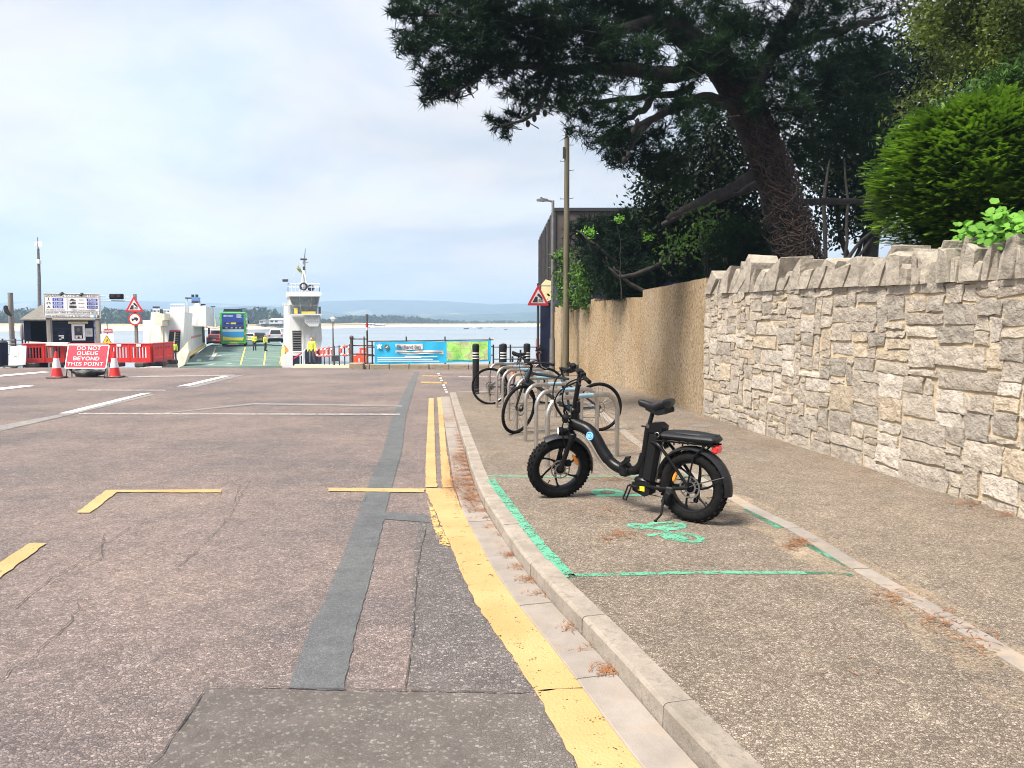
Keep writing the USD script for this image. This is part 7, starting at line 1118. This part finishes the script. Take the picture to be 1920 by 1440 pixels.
MAT['carred'] = mk('car_red', (.28, .012, .018), rough=.3, coat=.6); MAT['carmaroon'] = mk('car_maroon', (.12, .015, .02), rough=.3, coat=.6); MAT['carsilver'] = mk('car_silver', (.50, .51, .53), rough=.35, metal=.2, coat=.6); MAT['cargrey'] = mk('car_grey', (.10, .10, .11), rough=.3, coat=.5)
car('red hatchback beside the left side of the bus on the ferry', 401, 645.5, 77, 27, 19, 'carred', 'signwhite'); car('dark maroon car standing ahead of the red hatchback on the ferry', 405, 644, 83, 24, 24, 'carmaroon', 'busyellow'); car('dark grey car with red roof stripe behind the two ramp workers', 488, 644, 79, 26, 20.5, 'cargrey', 'busyellow'); car('silver estate car in the right lane of the ferry', 517, 643, 76, 27, 25.5, 'carsilver', 'signwhite'); car('white car between the bus and the dark grey car', 468, 642, 86, 20, 17, 'fwhite', 'busyellow')
# ------------------------------------------------------------------ people
SKIN = mk('skin', (.42, .26, .19), rough=.6); MAT['hivis'] = mk('hi_vis_yellow', (.62, .72, .03), (.70, .80, .05), sc=9, rough=.6); MAT['trouser'] = mk('dark_trousers', (.015, .017, .022), (.03, .032, .04), sc=12, rough=.9); MAT['jean'] = mk('grey_blue_jeans', (.04, .05, .065), (.08, .09, .11), sc=12, rough=.9); MAT['hairdark'] = mk('dark_hair', (.02, .015, .012), rough=.7)
def bones(B, J, ref=.035):
    m = None
    for a, b in B:
        s = manifold3d.Manifold.sphere(J[a][3], 16).translate(J[a][:3]); e = manifold3d.Manifold.sphere(J[b][3], 16).translate(J[b][:3]); h_ = manifold3d.Manifold.batch_hull([s, e]); m = h_ if m is None else m + h_
    m = m.refine_to_length(ref).to_mesh(); t = trimesh.Trimesh(m.vert_properties[:, :3], m.tri_verts); trimesh.smoothing.filter_taubin(t, iterations=8); return tm(t)
def person(lab, loc, face, h, arms, walk=.0, legs='trouser'):
    t = thing('person', lab, 'person', loc, face); s = h / 1.75; J = {}
    def j(n_, x, y, z, r): J[n_] = (x * s, y * s, z * s, r * s)
    for k, sd in (('l', -1), ('r', 1)):
        j('hip' + k, sd * .09, 0, .93, .095); j('knee' + k, sd * .10, -.04 + sd * walk * .5, .50, .062); j('ank' + k, sd * .11, .02 + sd * walk, .09, .045); j('toe' + k, sd * .13, -.14 + sd * walk, .04, .038); j('sh' + k, sd * .185, 0, 1.42, .062)
        e, w_ = arms[0 if sd < 0 else 1]; j('el' + k, *e, .045); j('wr' + k, *w_, .032); hx = np.array(w_) + (np.array(w_) - np.array(e)) * .3; j('ha' + k, *hx, .036)
    j('pel', 0, 0, .97, .125); j('waist', 0, -.01, 1.12, .118); j('chest', 0, -.01, 1.32, .145); j('neck', 0, 0, 1.48, .058); j('head', 0, -.02, 1.63, .088); j('crown', 0, 0, 1.66, .09); j('nose', 0, -.112, 1.62, .014); j('chin', 0, -.075, 1.56, .038)
    torso = [('pel', 'waist'), ('waist', 'chest'), ('chest', 'shl'), ('chest', 'shr')]; legB = [(a + k, b + k) for k in 'lr' for a, b in (('hip', 'knee'), ('knee', 'ank'))] + [('hipl', 'pel'), ('hipr', 'pel')]; armB = [(a + k, b + k) for k in 'lr' for a, b in (('sh', 'el'), ('el', 'wr'), ('wr', 'ha'))]
    bd_ = part(t, 'body', bones(torso + legB + armB + [('ankl', 'toel'), ('ankr', 'toer'), ('chest', 'neck'), ('neck', 'head'), ('head', 'crown'), ('head', 'chin'), ('head', 'nose')], J), SKIN, smooth=True)
    fat = lambda d: {k: (*v[:3], v[3] + d) for k, v in J.items()}
    sl = fat(.018 * s); part(t, 'hi_vis_jacket', bones(torso + [(a + k, b + k) for k in 'lr' for a, b in (('sh', 'el'), ('el', 'wr'))], sl), MAT['hivis'], smooth=True); part(t, 'trousers', bones(legB, fat(.012 * s)), MAT[legs], smooth=True); part(t, 'boots', bones([('ankl', 'toel'), ('ankr', 'toer')], fat(.014 * s)), MAT['blackmatt'], smooth=True); part(t, 'hair', ball((0, .022 * s, 1.675 * s), .093 * s, 2, (1, 1, .9)), MAT['hairdark'], smooth=True)
    part(t, 'reflective_band', lathe([(.155 * s, 1.2 * s), (.158 * s, 1.2 * s), (.158 * s, 1.25 * s), (.155 * s, 1.25 * s)], 18), MAT['conewhite'], smooth=True)
hang = (((-.25, .02, 1.14), (-.25, -.06, .90)), ((.25, .02, 1.14), (.25, -.06, .90))); clasp = (((-.25, .03, 1.15), (-.08, -.17, 1.05)), ((.25, .03, 1.15), (.06, -.18, 1.03)))
def stand(x, y): return onramp(x, y)
person('person in hi-vis jacket with hands clasped on the ferry ramp, left of two', stand(477.5, 657.5), .3, 1.70, clasp); person('person in hi-vis vest turned sideways on the ferry ramp, right of the pair', stand(497.5, 658.3), 1.3, 1.68, hang)
p = D(585.5, 683, 50); person('person in yellow hi-vis jacket walking beside the slipway gate', p, -.2, 1.74, hang, .10, 'jean')
pp_ = D(327.5, 674, 60); person('person in hi-vis jacket and helmet at the left foot of the ferry ramp', pp_, .5, 1.40, hang)
wk = thing('landing_step', 'dark step beside the left foot of the ferry ramp', 'step', pp_ - [0, 0, .9]); part(wk, 'step', box(pp_ - [0, 0, .46], (1.4, 1.4, .9)), MAT['footblack'], world=True); part(wk, 'nosing', box(pp_ - [0, .71, .04], (1.4, .06, .06)), MAT['fcream'], world=True)
# ------------------------------------------------------------------ boats and far buildings
MAT['boatwhite'] = mk('boat_white', (.62, .62, .63), rough=.4); MAT['boatnavy'] = mk('boat_navy', (.04, .05, .08), rough=.4)
def boat(lab, x, wpx, Y, dark=False, mast=0, rz=0.0):
    p = np.array([(x - 960) / FPX * Y, Y, SEA]); L = px(wpx, Y); t = thing('moored_boat', lab, 'boat', p, rz, 'boats moored off the far shore'); hl = [(-.5, .0, .28), (-.48, .16, .3), (.1, .17, .28), (.5, 0, .38), (.1, -.17, .28), (-.48, -.16, .3), (-.42, 0, -.05), (.38, 0, -.05), (0, .12, -.05), (0, -.12, -.05)]
    part(t, 'hull', hull(np.array(hl) * [L, L, L * .55]), MAT['boatnavy' if dark else 'boatwhite']); part(t, 'cabin', hull(np.array([(a * .5, b, z) for a, b in ((-.45, .09), (.3, .09), (-.45, -.09), (.3, -.09)) for z in (.25, .50)]) * [L, L, L * .55]), MAT['boatwhite']); part(t, 'windscreen', box((L * .12, 0, L * .23), (L * .1, L * .17, L * .05)), MAT['darkglass'])
    if mast: part(t, 'mast', cyl((0, 0, L * .1), .14, px(mast, Y), 6, .06), MAT['boatwhite'])
for i, (lab, x, w_, Y, dk_, ms_) in enumerate((('small dark hulled boat moored leftmost of the far group', 874.5, 10, 470, True, 0), ('small white motor boat second from the left in the far group', 889, 8, 500, False, 0), ('dark boat with raised bow third from the left in the far group', 900, 9, 520, True, 0), ('sailing boat with tall mast moored above the banner end', 918, 11, 620, False, 15), ('small dark boat nearest the black bollards on the water', 948, 7, 430, True, 0), ('sailing boat with tall mast moored behind the black bollards', 949, 10, 640, False, 14), ('white motor boat moored just left of the warning sign', 985, 9, 560, False, 0))): boat(lab, x, w_, Y, dk_, ms_, (.2, -.3, .1, .4, 0, -.2, .3)[i])
MAT['farwall'] = mk('far_white_wall', (.55, .54, .52), rough=.7); MAT['farroof'] = mk('far_roof', (.16, .13, .12), rough=.8)
def house(lab, x0, x1, y0, y1, Y, roof=True):
    a, b = D(x0, y1, Y), D(x1, y0, Y); w_, h_ = b[0] - a[0], b[2] - a[2]; t = thing('far_house', lab, 'house', a); part(t, 'wall', box((w_ / 2, 4, h_ / 2), (w_, 8, h_)), MAT['farwall']); part(t, 'roof', hull([(-.4, -.4, h_), (w_ + .4, -.4, h_), (w_ + .4, 8.4, h_), (-.4, 8.4, h_), (.8, 4, h_ * 1.35), (w_ - .8, 4, h_ * 1.35)]), MAT['farroof' if roof else 'farwall'])
    for k in range(int(w_ / 2.2)): part(t, 'window', box((1.2 + k * 2.2, -.02, h_ * .55), (1.3, .06, h_ * .4)), MAT['darkglass'])
house('low white beach building with terrace behind the silver car', 505, 529, 599, 607, 372, False); house('small dark roofed hut left of the white beach building', 486, 497, 601, 607, 372); house('low pale building on the far sand right of the ferry', 683, 700, 607, 611, 640, False); house('long low pale building on the far shore above the mast', 702, 720, 608.5, 611.5, 650, False)
# ------------------------------------------------------------------ fallen needles and small litter
MAT['litter'] = mkleaf('dry_pine_needles', (.16, .065, .026), (.29, .125, .05), (.42, .22, .10), 0, .9, nsc=9)
def litter(pads, n, z, seed, L=.07, flat=1.0):
    q = np.random.RandomState(seed); P = []
    for x, y, rx, ry, k in pads:
        m = int(n * k); c = np.array([G(x + rx * a, y + ry * b, z) for a, b in q.normal(0, .95, (m, 2))]); a_ = q.uniform(0, math.pi, m); d = np.c_[np.cos(a_), np.sin(a_), q.normal(0, .10, m)] * (L * q.uniform(.4, 1.1, m))[:, None]; s = np.c_[-np.sin(a_), np.cos(a_), 0 * a_] * .0028; c[:, 2] += q.uniform(.002, .014, m) * flat; P.append(np.stack([c - d / 2 - s, c - d / 2 + s, c + d / 2], 1))
    return tris_to_mesh(np.vstack(P))
q = np.random.RandomState(77); run = []
for i in range(30, len(kl) - 20, 5):
    Yk = kl[i][1]; dens = (2.2 + 3.2 * math.sin(Yk * 7.3) * math.sin(Yk * 3.1 + 1)) if Yk < 7 else 4.0 if Yk < 10.5 else 1.0
    for _ in range(int(16 * max(0, dens))): p = kl[i] + (offset(kl, -abs(q.normal(.010, .022 if dens < 6 else .075)))[i] - kl[i]) + q.normal(0, .035 if dens < 6 else .06, 2); run.append((p, q.uniform(0, math.pi)))
def nl(run, z): P = []; [P.append((np.array([*p, z]) - [math.cos(a) * .03, math.sin(a) * .03, 0] + [-math.sin(a) * .002, math.cos(a) * .002, 0], np.array([*p, z]) - [math.cos(a) * .03, math.sin(a) * .03, 0] - [-math.sin(a) * .002, math.cos(a) * .002, 0], np.array([*p, z + q.uniform(0, .012)]) + [math.cos(a) * .03, math.sin(a) * .03, 0])) for p, a in run]; return tris_to_mesh(P)
setting('gutter_needles', cat(nl(run, .022), litter([(862, 870, 16, 12, 1.2), (872, 905, 16, 16, 1.5), (866, 855, 14, 6, .8), (838, 783, 10, 6, .7), (884, 935, 12, 12, .9), (850, 905, 12, 10, .6)], 420, .022, 5)), MAT['litter'], kind='stuff', label='orange brown pine needles drifted along the kerb channel')
setting('scattered_needles', cat(litter([(1150, 818, 30, 7, 1.2), (1185, 834, 16, 7, .9), (1150, 898, 26, 3, .8), (1050, 858, 14, 5, .5), (1270, 800, 14, 3, .3), (1125, 955, 34, 12, .55), (1168, 1002, 16, 5, .35), (1136, 1011, 10, 4, .2), (1500, 1016, 13, 5, .5), (1480, 1026, 10, 4, .25), (1760, 1165, 26, 12, .5), (1680, 1117, 30, 12, .5), (1830, 1198, 26, 14, .4), (1550, 1255, 60, 26, .05), (1230, 800, 20, 5, .4), (970, 800, 12, 4, .3), (950, 790, 9, 3, .4), (1000, 870, 20, 4, .3)], 190, .103, 6),
    litter([(1836, 944, 30, 4, .6), (1640, 880, 40, 4, .5), (1480, 832, 46, 4, .6), (1400, 805, 40, 4, .6), (1330, 785, 30, 4, .6), (1240, 752, 40, 4, .9), (1200, 738, 20, 4, .8), (1700, 900, 60, 6, .4), (1560, 860, 60, 4, .5), (1890, 965, 30, 5, .4)], 330, .103, 8)), MAT['litter'], kind='stuff', label='orange brown pine needles scattered on the footway')
MAT['coveriron'] = mk('cover_iron', (.09, .08, .07), (.14, .125, .105), sc=14, rough=.8, bump=.002, bsc=120)
cov = thing('manhole_cover', 'round dark access cover in the footway near the stone wall', 'manhole cover', G(1315, 798, .1)); part(cov, 'cover', cyl((0, 0, -.01), .15, .0125, 28), MAT['coveriron']); part(cov, 'rim', lathe([(.154, -.01), (.154, .003), (.17, .003), (.17, -.01)], 28), MAT['coveriron'])
# ------------------------------------------------------------------ the air
HZ = usdkit.material(stage, '/World/Looks/haze_air', {'v': ('principled_volume', {'color': (.52, .72, 1.0), 'density': .00052, 'anisotropy': .25})}, [], volume='v.volume')
setting('haze', box((0, 1900, 57.5), (9600, 4100, 126)), HZ, kind='stuff')
